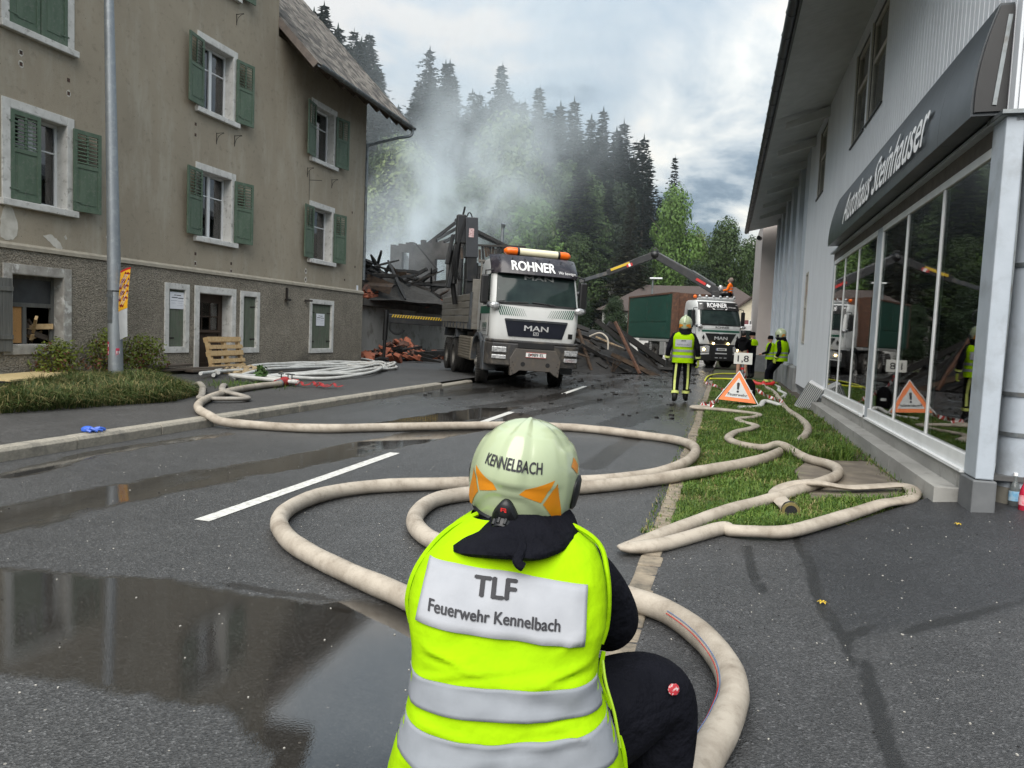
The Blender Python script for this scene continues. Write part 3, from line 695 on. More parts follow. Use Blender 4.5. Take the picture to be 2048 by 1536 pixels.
def plank_shutter(a, c, za, zb, n, hinge_sides, paper=None):
    wn = surround(a, c, za, zb, 0.13, M_white, FX + .03, bottom=True, sill=False, name='shuttered_window')
    w1 = (c - a) / n
    for k in range(n):
        s = MB(); s.bb(FX - .045, FX - .015 + .004 * (k % 2), a + k * w1 + .003, a + (k + 1) * w1 - .003, za + .015, zb - .014); s.build('plank', M_greengrey, wn, bevel=.003)
    for (yy, zz) in hinge_sides:
        h = MB(); d_ = .24 if yy < (a + c) / 2 else -.24
        h.bb(FX - .012, FX - .002, min(yy, yy + d_), max(yy, yy + d_), zz, zz + .035); h.box((FX + .0, yy, zz + .018), (.035, .035, .075)); h.build('hinge', M_iron, wn, bevel=.003)
    if paper:
        ya, yb, pa, pb = paper
        pp = MB(); pp.bb(FX + .002, FX + .004, ya, yb, pa, pb); po = pp.build('notice', M_paper, wn)
        W = yb - ya; H_ = pb - pa
        for kk, (f0, f1, zz, hh) in enumerate(((.28, .44, .16, .035), (.47, .75, .17, .04), (.12, .52, .31, .045), (.56, .92, .33, .045), (.05, .48, .50, .022), (.52, .93, .52, .022), (.55, .85, .64, .012), (.1, .4, .66, .01), (.5, .9, .78, .01))):
            t_ = MB(); t_.bb(FX + .005, FX + .0058, ya + f0 * W, ya + f1 * W, pb - zz * H_ - hh * H_, pb - zz * H_); t_.build('print', M_ink if kk < 4 else M_paperink, po)
plank_shutter(14.28, 14.83, .70, 2.06, 4, [(14.27, 1.78), (14.27, .90)], (14.36, 14.84, 1.60, 1.99))
plank_shutter(17.03, 17.62, .66, 2.05, 4, [(17.64, 1.75), (17.64, .88)])
plank_shutter(20.44, 21.64, .6, 2.02, 6, [(20.43, 1.72), (21.66, 1.72), (20.43, .82), (21.66, .82)], (20.76, 21.26, 1.33, 1.71))
# door
wn = surround(15.31, 16.55, .10, 2.03, 0.165, M_white, FX + .03, bottom=False, sill=False, name='door_frame')
dr = MB(); x = FX - .30
for q in ((15.32, 15.47, .12, 2.02), (16.39, 16.54, .12, 2.02), (15.47, 16.39, 1.80, 2.02), (15.47, 16.39, 1.02, 1.12), (15.47, 16.39, .12, .30)): dr.bb(x, x + .06, *q)
dr.bb(x + .012, x + .04, 15.47, 16.39, .30, 1.02); dr.bb(x + .012, x + .05, 15.90, 15.96, .30, 1.02)
door = dr.build('door', M_brownwood, house, bevel=.006)
for q in ((15.47, 16.39, 1.44, 1.47), (15.76, 15.785, 1.12, 1.80), (16.07, 16.095, 1.12, 1.80)):
    s = MB(); s.bb(x + .02, x + .05, *q); s.build('glazing_bar', M_brownwood, door)
for ya, yb in ((15.47, 15.76), (15.785, 16.07), (16.095, 16.39)):
    for za, zb in ((1.12, 1.44), (1.47, 1.80)):
        s = MB(); s.bb(x + .025, x + .03, ya, yb, za, zb); s.build('pane', M_glass, door)
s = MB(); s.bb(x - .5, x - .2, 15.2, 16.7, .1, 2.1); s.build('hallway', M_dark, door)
s = MB(); s.prism([(0, 0), (.05, .012), (.05, .03), (0, .05)], lambda u, v, t: Vector((x + .06 + u, t, 1.04 + v)), 15.4, 16.46); s.build('weather_bar', M_brownwood, door)
# ------- iron work, holes, patches
def bracket(yy, zz, L=.22, big=False):
    s = MB(); s.tube([(FX, yy, zz), (FX + L, yy, zz + .01), (FX + L, yy, zz - .02)], .007, 6); s.tube([(FX + .01, yy, zz + .02), (FX + .01, yy, zz - .26)], .007, 6)
    s.tube(crom([(FX + .01, yy, zz - .22), (FX + .05, yy, zz - .10), (FX + .13, yy, zz - .03), (FX + L, yy, zz)], 4), .006, 6)
    s.build('flower_box_bracket', M_iron, house)
for yy, zz in ((15.9, 5.98), (16.6, 6.1), (20.05, 6.05), (21.5, 6.0), (16.6, 9.12), (15.2, 9.2)): bracket(yy, zz)
s = MB(); s.tube([(FX + .02, 20.15, 6.0), (FX + .03, 20.15, 5.1)], .006, 6); s.tube([(FX + .02, 20.15, 5.72), (FX + .30, 20.4, 5.75)], .008, 6); s.build('iron_rod', M_iron, house)
s = MB(); s.bb(FX + .03, FX + .09, 19.0, 19.05, 2.05, 2.40); s.box((FX + .10, 19.03, 2.05), (.1, .2, .05)); s.box((FX + .10, 20.1, 2.08), (.28, .08, .06), Matrix.Rotation(.5, 3, 'Z')); s.build('wall_iron', M_iron, house, bevel=.004)
M_hole = mat('dark drill hole', (0.03, 0.025, 0.02), (0.10, 0.05, 0.035), rough=0.9, scale=20)
M_pat = mat('bare lime render', (0.62, 0.59, 0.53), (0.46, 0.43, 0.37), rough=0.9, scale=5, bump=.4)
for yy, zz, wt in ((11.6, 5.6, 1), (11.6, 5.85, 0), (15.15, 6.0, 0), (15.15, 5.75, 0), (15.2, 2.95, 0), (15.2, 2.72, 1), (16.55, 2.85, 0), (16.55, 2.66, 1), (20.1, 2.98, 2), (20.1, 2.72, 2), (10.6, 6.0, 1), (10.6, 5.8, 1), (23.2, 3.4, 0), (22.9, 5.2, 0), (22.5, 2.9, 0)):
    s = MB()
    if wt: 
        r_ = .055 if wt == 1 else .075
        s.add([(FX + .003, yy + math.cos(k) * r_ * random.uniform(.7, 1.1), zz + math.sin(k) * r_ * 1.3 * random.uniform(.7, 1.1)) for k in [i * .7 for i in range(9)]], [tuple(range(9))]); s.build('plaster_chip', M_pat, house)
        s = MB()
    s.bb(FX, FX + .006, yy - .03, yy + .03, zz - .035, zz + .035); s.build('plug_hole', M_hole, house)
def patch(pts, name='bare_patch'):
    P = crom([Vector((a, b_, 0)) for a, b_ in pts + pts[:1]], 4)[:-1]
    s = MB(); n_ = len(P); rj = [1 + .0 * k for k in range(n_)]
    s.prism([(p.x + random.uniform(-.012, .012), p.y + random.uniform(-.012, .012)) for p in P], lambda u, v, t: Vector((FX + t, u, v)), -.01, .004); s.build(name, M_pat, house)
patch([(10.2, 3.0), (10.3, 3.28), (10.42, 3.22), (10.52, 2.95), (10.5, 2.75), (10.38, 2.66), (10.2, 2.7)])
patch([(11.05, 2.82), (11.2, 2.86), (11.32, 2.8), (11.42, 2.72), (11.46, 2.62), (11.3, 2.64), (11.18, 2.72)])
patch([(11.5, 2.85), (11.54, 2.9), (11.56, 2.8)]); patch([(12.5, 2.98), (12.62, 3.08), (12.6, 3.0)], 'plaster_chip')
for yy, zz in ((21.75, 4.05), (23.4, 2.68)):
    s = MB(); s.bb(FX, FX + .012, yy - .06, yy + .06, zz - .1, zz + .1); s.build('wall_plate', M_paper if zz < 3 else M_pat, house)
# ------- roof
EX, EZ, TX, TZ = -11.19, 8.52, -17.4, 14.98
def roofp(u, t, up=0.0):       # u along y, t up the slope in metres
    dx_, dz_ = -0.693, 0.721
    return Vector((EX + dx_ * t + 0.721 * up, u, EZ + dz_ * t + 0.693 * up))
b = MB(); L = 8.9
b.add([roofp(18.5, 0, -.03), roofp(24.9, 0, -.03), roofp(24.9, L, -.03), roofp(18.5, L, -.03), roofp(18.5, 0, -.12), roofp(24.9, 0, -.12), roofp(24.9, L, -.12), roofp(18.5, L, -.12)], [(0, 1, 2, 3), (7, 6, 5, 4), (0, 4, 5, 1), (1, 5, 6, 2), (2, 6, 7, 3), (3, 7, 4, 0)])
back = [(-17.38, 18.5, 14.9), (-17.38, 24.9, 14.9), (-23.6, 24.9, 8.4), (-23.6, 18.5, 8.4)]
b.add(back, [(0, 1, 2, 3)]); b.add([(-17.38, 3.2, 14.9), (-17.38, 18.5, 14.9), (-23.6, 18.5, 8.4), (-23.6, 3.2, 8.4)], [(0, 1, 2, 3)])
b.add([roofp(3.2, 0, -.03), roofp(8.2, 0, -.03), roofp(8.2, L, -.03), roofp(3.2, L, -.03)], [(0, 1, 2, 3)])
roof = b.build('roof', M_oldwood, house)
random.seed(9); cnt = 0; SH = [M_shingle, mat('dark shingle', (0.075, 0.066, 0.058), (0.05, 0.045, 0.04), rough=0.9, scale=9, bump=.5), mat('pale shingle', (0.22, 0.195, 0.165), (0.15, 0.135, 0.115), rough=0.9, scale=9, bump=.5)]
shm = []
for v in range(6):
    s = MB(); wd = .20 + .012 * v; s.box((0, 0, 0), (.42, wd - .012, .016)); me = s.mesh('shingle', SH[v % 3]); shm.append((me, wd))
rest = MB(); row = 0; t = 0.02
import itertools
rotS = Matrix.Rotation(math.atan2(0.721, 0.693), 4, 'Y').to_3x3()
while t < 8.7:
    yv = 18.47 + random.uniform(0, .1)
    while yv < 24.85:
        me_, wd = random.choice(shm)
        wd = min(wd, 24.9 - yv); p = roofp(yv + wd / 2, t + .2, .018 + random.uniform(0, .008)); ang = math.atan2(0.721, 0.693) + R(random.uniform(2.2, 4.0))
        if cnt < 300 and t < 2.6:
            o = bpy.data.objects.new('shingle', me_); COL.objects.link(o); o.parent = roof; o.location = p; o.rotation_euler = (random.uniform(-.02, .02), ang, random.uniform(-.03, .03)); cnt += 1
        else: rest.box(p, (.42, wd - .012, .016), (Matrix.Rotation(random.uniform(-.03, .03), 3, 'Z') @ Matrix.Rotation(ang, 3, 'Y')), random.choice((0, 0, 1, 2)))
        yv += wd
    t += .20
tag(rest.build('shingles', SH, roof), kind='stuff')
b = MB(); b.beam(roofp(18.46, -.02, -.06), roofp(18.46, 1.75, -.06), .035, .19, up=(0.721, 0, 0.693)); b.build('verge_board', mat('pinkish grey board', (0.23, 0.19, 0.165), (0.16, 0.135, 0.12), rough=.85, scale=8, bump=.4), roof)
b = MB(); b.beam(roofp(24.92, -.02, -.06), roofp(24.92, 8.9, -.06), .03, .16, up=(0.721, 0, 0.693)); b.build('verge_board', M_oldwood, roof)
for k in range(9):
    b = MB(); yy = 18.7 + k * .76; b.beam(roofp(yy, .04, -.19), roofp(yy, 1.8, -.19), .10, .13, up=(0.721, 0, 0.693)); b.build('rafter_end', M_oldwood, roof)
b = MB(); n_ = 9; rings = []
for yy in (18.52, 24.95):
    rings.append([Vector((-11.13 + math.cos(math.pi + math.pi * k / n_) * .085, yy, 8.50 + math.sin(math.pi + math.pi * k / n_) * .085)) for k in range(n_ + 1)] + [Vector((-11.13 + math.cos(2 * math.pi - math.pi * k / n_) * .078, yy, 8.505 + math.sin(2 * math.pi - math.pi * k / n_) * .076)) for k in range(n_ + 1)])
b.loft(rings); gut = b.build('gutter', M_zinc, house, smooth=True)
for k in range(8):
    b = MB(); yy = 18.9 + k * .82; b.tube([(-11.13 + math.cos(math.pi + math.pi * i / 8) * .092, yy, 8.50 + math.sin(math.pi + math.pi * i / 8) * .092) for i in range(9)], .012, 5); b.build('gutter_hook', M_zinc, gut)
b = MB(); b.tube(crom([(-11.13, 24.78, 8.45), (-11.13, 24.78, 8.28), (-11.22, 24.7, 8.16), (-11.5, 24.45, 8.05), (-12.2, 23.95, 7.74), (-12.36, 23.84, 7.62), (-12.38, 23.82, 7.3), (-12.38, 23.82, 3.0)], 5), .05, 10); b.build('downpipe', M_zinc, house, smooth=True)
# cross gable roof
b = MB()
for sgn, ye in ((1, 19.2), (-1, 7.6)):
    A = [(-11.2, ye, 10.95), (-11.2, GYC, 17.55), (-17.4, GYC, 17.55), (-17.4, ye, 10.95)]
    b.add([Vector(q) for q in A] + [Vector(q) - Vector((0, 0, .16)) for q in A], [(0, 1, 2, 3), (7, 6, 5, 4), (0, 4, 5, 1), (1, 5, 6, 2), (2, 6, 7, 3), (3, 7, 4, 0)])
b.build('gable_roof', M_shingle, house)

# ================================================================== CAR DEALER BUILDING (right)
M_board = mat('grey painted boards', (0.70, 0.725, 0.76), (0.64, 0.66, 0.695), rough=0.5, scale=2.5, sc3=(1, 1, 0.3), bump=0.25, bscale=40, bdist=0.003, rv=.15)  # paler than the paint: daylight on the shaded facade baked into the colour
M_boardn = mat('pale soffit boards', (0.55, 0.56, 0.56), (0.48, 0.49, 0.49), rough=0.6, scale=4, bump=0.2)
M_gcol = mat('blue grey steel paint', (0.40, 0.44, 0.49), (0.36, 0.40, 0.445), rough=0.42, scale=5, bump=.1, dirt=(0.26, 0.28, 0.30), dscale=3)  # tinted darker to cancel the sun lamp's glare on the column
M_gcold = mat('dark grey base paint', (0.13, 0.135, 0.14), (0.10, 0.105, 0.11), rough=0.6, scale=6)
M_conc = mat('cast concrete', (0.33, 0.325, 0.305), (0.24, 0.235, 0.22), rough=0.85, scale=2.2, sc3=(1, .5, 2), bump=0.35, bscale=50, bdist=.004, dirt=(0.14, 0.135, 0.125), dscale=4, dlo=.55, dhi=.8)
M_alu = mat('white aluminium frame', (0.76, 0.77, 0.77), (0.68, 0.69, 0.69), rough=0.38, scale=4)
M_sign = mat('dark grey metallic sign', (0.040, 0.046, 0.052), (0.034, 0.039, 0.044), rough=0.34, metal=0.25, scale=3, rv=.1)
M_black = mat('black metal', (0.012, 0.012, 0.013), rough=0.45)
M_letter = mat('white sign lettering', (0.9, 0.9, 0.9), (0.88, 0.88, 0.88), rough=0.4)  # near-white albedo to lift letters on the dim road-facing side
M_gutd = mat('dark grey gutter', (0.055, 0.06, 0.065), (0.04, 0.043, 0.047), rough=0.45, metal=.4, scale=5)
M_plast = mat('pale blue grey plaster', (0.50, 0.54, 0.585), (0.45, 0.49, 0.53), rough=0.8, scale=1.5, bump=.15, bscale=90)
M_beige = mat('beige window frame', (0.50, 0.48, 0.43), (0.42, 0.40, 0.36), rough=.5)
M_shop = glassmat('shop window glass', (0.55, 0.64, 0.61), ior=2.9)
sh = thing('car_showroom', 'grey board clad car showroom with large windows on the right', 'building', (2.02, 6.55, 0), 0.0015)
SB = lambda name, m, *q, bev=0.0: MB().bb(*q).build(name, m, sh, bevel=bev)
# wall boards
UW = [(5.55, 6.85), (7.02, 8.32), (12.25, 13.5)]      # upper windows (local y)
y = 0.0; random.seed(4); PB = .138; bm = {}
Lb = [(-.0, 3.22)]
def board(y0, y1, z0, z1, x=0.0):
    b = MB(); g_ = .012
    b.prism([(x + .0, y0), (x, y1), (x - .004, y1 - .003), (x - .022, y1 - g_), (x - .022, y0 + g_), (x - .004, y0 + .003)], lambda u, v, t: Vector((u, v, t)), z0, z1)
    b.build('board', M_board, sh)
while y < 15.6:
    y1 = min(y + PB, 15.65); ym = (y + y1) / 2
    z0 = 3.20 if y < 9.42 else 0.30
    wnd = [q for q in UW if q[0] - .05 < ym < q[1] + .05]
    if wnd: board(y, y1, z0, 4.98); board(y, y1, 6.62, 7.0)
    elif y > 9.42 and 14.1 < ym < 14.68: board(y, y1, z0, 1.40); board(y, y1, 3.3, 7.0)
    else: board(y, y1, z0, 7.0)
    y = y1
SB('wall_core', M_dark, .012, .12, 0.05, 13.55, 4.9, 7.0) if False else None
b = MB(); cells(b, 0.02, 15.63, 3.0, 7.0, [(u0, u1, 5.0, 6.6) for u0, u1 in UW], .18, .004); cells(b, 9.42, 15.63, .2, 3.0, [], .18, .004); b.build('wall_core', M_gcold, sh, recalc=False)
for u0, u1 in UW:
    f = MB(); 
    for q in ((u0, u0 + .07, 5.0, 6.6), (u1 - .07, u1, 5.0, 6.6), (u0 + .07, u1 - .07, 5.0, 5.07), (u0 + .07, u1 - .07, 6.53, 6.6), (u0 + .07, u1 - .07, 5.92, 6.0)): f.bb(.02, .09, *q)
    f.bb(-.02, .10, u0 - .02, u0, 4.99, 6.62); f.bb(-.02, .10, u1, u1 + .02, 4.99, 6.62)
    wn = f.build('upper_window', M_beige, sh, bevel=.004)
    for q in ((5.07, 5.92), (6.0, 6.53)): MB().bb(.045, .055, u0 + .07, u1 - .07, *q).build('pane', M_glass, wn)
    MB().bb(-.05, .05, u0 - .03, u1 + .03, 4.965, 4.99).build('sill', M_black, wn)
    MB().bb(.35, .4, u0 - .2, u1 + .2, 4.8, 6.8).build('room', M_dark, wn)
f = MB(); u0, u1 = 14.1, 14.68
for q in ((u0, u0 + .05, 1.42, 3.28), (u1 - .05, u1, 1.42, 3.28), (u0 + .05, u1 - .05, 1.42, 1.48), (u0 + .05, u1 - .05, 3.22, 3.28), (u0 + .05, u1 - .05, 2.35, 2.42)): f.bb(-.035, .0, *q)
wn = f.build('narrow_window', M_beige, sh)
for q in ((1.48, 2.35), (2.42, 3.22)): MB().bb(-.015, -.010, u0 + .05, u1 - .05, *q).build('pane', mat('dark glass', (.05, .055, .06), rough=.08), wn)
# lintel strip, with little bolt heads
SB('lintel', mat('grimy lintel', (.13, .115, .10), (.09, .08, .07), rough=.7, scale=9), -.03, .1, 0.33, 9.40, 3.06, 3.20)
SB('lintel_flashing', M_gcol, -.10, .1, 0.0, 9.45, 3.20, 3.235, bev=.004)
# sign
prof = [(-.03, 3.25), (-.26, 3.246)] + [(-.27 - .045 * math.sin(math.pi * (k / 8) * .62 + .35) + .045 * math.sin(.35) + .16 * (k / 8) ** 1.5, 3.24 + .86 * k / 8) for k in range(9)] + [(-.03, 4.10)]
def sign_x(z):
    k = (z - 3.24) / .86; return -.27 - .045 * math.sin(math.pi * k * .62 + .35) + .045 * math.sin(.35) + .16 * k ** 1.5
for y0, y1 in ((.16, 1.1), (1.104, 3.1), (3.104, 5.1), (5.104, 7.1), (7.104, 8.0), (8.004, 8.5)):
    b = MB(); b.prism(prof, lambda u, v, t: Vector((u, t, v)), y0, y1); o = b.build('sign_panel', M_sign, sh, smooth=True, ang=20)
    if y0 == .16: signp = o
b = MB(); b.prism([(u * .9 - .01, 3.67 + (v - 3.67) * .94) for u, v in prof], lambda u, v, t: Vector((u, t, v)), .135, .159); b.build('sign_end', M_black, sh)
b = MB(); b.beam((-.12, .13, 3.32), (-.06, .13, 4.0), .03, .01, up=(0, 1, 0)); b.build('sign_strut', M_zinc, sh)
def on_sign(x, y_, z_=0): zz = 3.38 + y_; return Vector((sign_x(zz) - .004 - z_, 4.05 - x, zz))
vs_, fs_ = text('Autohaus Steinhauser', .47, depth=.02, width=5.15, cuts=(0, 7), bold=.016)
b = MB(); b.add([on_sign(v.x, v.y, v.z) for v in vs_], fs_); link('sign_lettering', b.mesh('sign_lettering', M_letter), sh)
# glazing
UN = [(.31, 4.71, [1.76, 3.25]), (5.02, 9.30, [6.54, 7.95])]
for u0, u1, mul in UN:
    f = MB(); f.bb(-.05, .06, u0, u1, .42, .55); f.bb(-.03, .06, u0, u1, 2.98, 3.06); f.bb(-.025, .06, u0, u0 + .06, .55, 2.98); f.bb(-.025, .06, u1 - .06, u1, .55, 2.98)
    for m_ in mul: f.bb(-.024, .06, m_ - .032, m_ + .032, .55, 2.98)
    wn = f.build('shop_window', M_alu, sh, bevel=.006)
    e_ = [u0 + .03] + mul + [u1 - .03]
    for a, c in zip(e_, e_[1:]): MB().bb(-.012, -.004, a + .033, c - .033, .55, 2.98).build('pane', M_shop, wn)
    s = MB(); s.bb(-.09, -.05, u0, u1, .40, .425); s.build('sill', M_alu, wn)
SB('post', M_gcol, -.03, .10, 4.71, 5.02, .40, 3.06, bev=.008)
SB('post', M_gcol, -.03, .10, 9.30, 9.42, .30, 3.06, bev=.008)
SB('corner_column', M_gcol, -.065, .065, .0, .30, .40, 3.20, bev=.012)
SB('column_base', M_gcold, -.085, .085, -.02, .325, -.05, .395, bev=.012)
# showroom interior
M_int = mat('dim showroom wall', (0.34, 0.36, 0.345), (0.28, 0.30, 0.285), rough=.8)  # lightened so the panes look as bright as with stronger reflections
SB('showroom_floor', mat('showroom tiles', (.10, .10, .10), (.08, .08, .08), rough=.35), .12, 6, .3, 9.4, .36, .40)
SB('showroom_wall', M_int, 6, 6.1, .3, 9.4, .36, 3.1); SB('showroom_wall', M_int, .12, 6, 9.42, 9.5, .36, 3.1); SB('showroom_wall', M_int, .12, 6, .77, .82, .36, 3.1); SB('showroom_ceiling', M_int, .12, 6, .3, 9.4, 3.1, 3.18)
# plinth blocks
for k, (u0, u1) in enumerate(((.34, 2.1), (2.1, 4.35), (4.35, 6.6), (6.6, 8.6), (8.6, 9.45))):
    SB('plinth_block', M_conc, -.26, .02, u0 + .004, u1 - .004, -.1, .26 - .002 * k, bev=.008)
SB('plinth_upstand', M_conc, -.07, .05, .33, 9.45, .25, .40, bev=.006)
# near end face
SB('end_wall', M_gcol, .06, 12, .66, .76, -.1, 3.2); SB('end_soffit', M_gcol, .0, 12, .0, .7, 3.16, 3.20); SB('end_wall_boards_core', M_gcold, .0, 12, .006, .2, 3.24, 7.0)
for k in range(24): 
    b = MB(); x0 = .0 + k * .138; b.bb(x0 + .003, x0 + .135, -.016, .004, 3.24, 7.6); b.build('board', M_board, sh)
SB('cap_flashing', M_zinc, -.11, 12, -.05, .3, 3.205, 3.235)
b = MB(); b.tube([(.36, .47, 3.16), (.36, .47, .28)], .14, 16); dp = b.build('downpipe', M_gcol, sh, smooth=True)
MB().tube([(.36, .47, .30), (.36, .47, -.05)], [.16, .155], 16).build('downpipe_socket', mat('stained clay socket', (.20, .19, .16), (.12, .11, .09), rough=.8, scale=6), dp, smooth=True)
for zz in (1.05, .72, 2.1): MB().tube([(.36, .47, zz), (.36, .47, zz + .035)], .152, 16).build('pipe_collar', M_zinc, dp, smooth=True)
MB().tube(crom([(.17, .36, 3.1), (.18, .36, 2.2), (.17, .36, 1.1), (.17, .35, .55), (.14, .28, .38), (.10, .16, .14)], 5), .012, 6).build('cable', M_zinc, sh)
SB('kerb_strip', M_conc, .10, 3.0, -.06, .0, -.05, .14, bev=.01)
SB('doorstep', M_conc, .10, 3.0, .0, .66, -.05, .125)
# roof, soffit, gutter
sx = lambda x: 6.88 + .29 * x                    # soffit height at local x (x negative outwards)
y = -.6
while y < 11.8:
    b = MB(); b.add([(-.02, y + .003, sx(0)), (-1.2, y + .003, sx(-1.2)), (-1.2, y + .127, sx(-1.2)), (-.02, y + .127, sx(0)), (-.02, y + .003, sx(0) + .02), (-1.2, y + .003, sx(-1.2) + .02), (-1.2, y + .127, sx(-1.2) + .02), (-.02, y + .127, sx(0) + .02)], [(0, 1, 2, 3), (7, 6, 5, 4), (0, 4, 5, 1), (1, 5, 6, 2), (2, 6, 7, 3), (3, 7, 4, 0)])
    b.build('soffit_board', M_boardn, sh); y += .13
b = MB(); b.add([(0.3, -.6, sx(0) + .04), (-1.25, -.6, sx(-1.25) + .04), (-1.25, 30.2, sx(-1.25) + .04), (.3, 30.2, sx(0) + .04)], [(0, 1, 2, 3)]); b.build('soffit_panel', M_boardn, sh)
b = MB(); A = [(-1.3, -.7, 6.60), (4, -.7, 8.2), (4, 30.4, 8.2), (-1.3, 30.4, 6.60)]; b.add([Vector(q) for q in A] + [Vector(q) + Vector((0, 0, .1)) for q in A], [(0, 1, 2, 3), (7, 6, 5, 4), (0, 4, 5, 1), (1, 5, 6, 2), (2, 6, 7, 3), (3, 7, 4, 0)]); b.build('roof', M_gutd, sh)
SB('fascia', M_gutd, -1.25, -1.21, -.65, 30.3, 6.47, 6.62)
MB().tube([(-1.32, -.7, 6.55), (-1.32, 30.4, 6.55)], .085, 12).build('gutter', M_gutd, sh, smooth=True)
for k in range(34): MB().tube([(-1.32, -.3 + k * .9, 6.55), (-1.32, -.265 + k * .9, 6.55)], .094, 12).build('gutter_hook', M_gutd, sh)
for k in range(6):
    yy = 11.85 + k * 2.65; b = MB(); b.prism([(.05, 6.62), (-.95, 6.32), (-.95, 6.46), (.05, 6.84)], lambda u, v, t: Vector((u, t, v)), yy, yy + .16); b.build('rafter', M_boardn, sh, bevel=.006)
# rear wing
b = MB(); b.bb(.10, .3, 15.65, 30.2, .6, 6.85); b.build('rear_wall', M_plast, sh)
b = MB(); b.prism([(-.10, -.1), (.3, -.1), (.3, .78), (.0, .78), (-.10, .72)], lambda u, v, t: Vector((u, t, v)), 15.66, 30.2); b.build('rear_plinth', mat('grey plinth paint', (.24, .245, .245), (.19, .195, .195), rough=.8, scale=2, dirt=(.14, .14, .135), dscale=2), sh, bevel=.01)
for k in range(6):
    y0 = 15.67 + k * 2.5; SB('pilaster', M_plast, -.03, .11, y0, y0 + .95, .78, 6.85, bev=.01)
    if k < 6:
        f = MB(); f.bb(.06, .11, y0 + 1.3, y0 + 2.05, 2.6, 5.2); wn = f.build('slit_window', M_beige, sh); MB().bb(.055, .062, y0 + 1.36, y0 + 1.99, 2.68, 5.12).build('pane', mat('dark glass', (.05, .055, .06), rough=.08), wn)
b = MB(); b.bb(-.02, .02, 6.3, 6.36, 1.0, 1.2) if False else None

# ================================================================== TRUCKS
def carpaint(name, c, dirt=(0.22, 0.20, 0.17), dl=.52, dh=.9, rough=.28):
    return mat(name, c, tuple(v * .95 for v in c), rough=rough, scale=2, dirt=dirt, dscale=2.6, dlo=dl, dhi=dh, Coat_Weight=.4, Coat_Roughness=.08)
M_tw = carpaint('white truck paint', (0.62, 0.63, 0.62), dl=.6, dh=.95)
M_tgrey = mat('grey plastic', (0.048, 0.055, 0.062), (0.036, 0.041, 0.047), rough=.5, scale=4, dirt=(.14, .125, .105), dscale=3)
M_tdark = mat('dark bumper plastic', (0.022, 0.022, 0.024), (0.032, 0.029, 0.026), rough=.55, scale=5, dirt=(.11, .095, .075), dscale=3.5, dlo=.48, dhi=.75)
M_tblk = mat('black plastic', (0.007, 0.007, 0.008), (0.010, 0.010, 0.010), rough=.42, scale=6)
M_tyre = mat('rubber tyre', (0.012, 0.0115, 0.011), (0.024, 0.022, 0.019), rough=.85, scale=9, bump=.3)
M_rim = mat('dusty steel rim', (0.16, 0.15, 0.135), (0.10, 0.095, 0.085), rough=.6, metal=.4, scale=8)
M_glassd = mat('windscreen glass', (0.014, 0.022, 0.022), (0.022, 0.034, 0.032), rough=.05, scale=3, spec=.28)
M_chrome = mat('chrome', (0.66, 0.67, 0.68), (0.55, 0.55, 0.55), rough=.3, metal=.35)
M_lamp = mat('headlamp lens', (0.55, 0.56, 0.56), (0.22, 0.22, 0.23), rough=.08, scale=22, spec=.8, metal=.3)
M_orange = mat('orange beacon', (0.85, 0.16, 0.01), (0.75, 0.12, 0.01), rough=.15, scale=8)
M_cream = mat('cream light bar', (0.75, 0.70, 0.50), (0.70, 0.65, 0.46), rough=.3)
M_visor = mat('dark visor', (0.026, 0.022, 0.029), (0.017, 0.015, 0.020), rough=.25, scale=3, dirt=(.09, .08, .08), dscale=4)
M_wlet = mat('white lettering', (0.82, 0.82, 0.82), rough=.5)
M_tgreen = mat('dark green stripe', (0.008, 0.085, 0.055), (0.01, 0.07, 0.045), rough=.35)
M_body = mat('grey aluminium boards', (0.20, 0.19, 0.17), (0.155, 0.145, 0.128), rough=.55, scale=3, sc3=(1, .3, 2), metal=.25, dirt=(.13, .115, .09), dscale=4)
M_crane = mat('dark crane paint', (0.014, 0.015, 0.018), (0.010, 0.011, 0.012), rough=.42, scale=5, dirt=(.035, .032, .028), dscale=4)
M_craneg = mat('grey crane paint', (0.045, 0.048, 0.055), (0.036, 0.039, 0.044), rough=.4, scale=5)
M_cont = mat('green container paint', (0.009, 0.046, 0.033), (0.013, 0.058, 0.042), rough=.5, scale=1.6, sc3=(1, 1, 2.2), dirt=(.075, .035, .02), dscale=2.4, dlo=.58, dhi=.78)
M_rust = mat('rusty steel', (0.095, 0.042, 0.024), (0.06, 0.032, 0.022), rough=.85, scale=5, bump=.4, dirt=(.16, .08, .045), dscale=8)
M_yel = mat('hazard yellow', (0.62, 0.42, 0.02), (0.5, 0.33, 0.02), rough=.5)
M_red = mat('signal red', (0.50, 0.02, 0.018), (0.42, 0.018, 0.016), rough=.45)
M_hl = mat('lit headlamp', (0.9, 0.8, 0.5), rough=.2, Emission_Color=(1, .72, .3, 1), Emission_Strength=3.0)

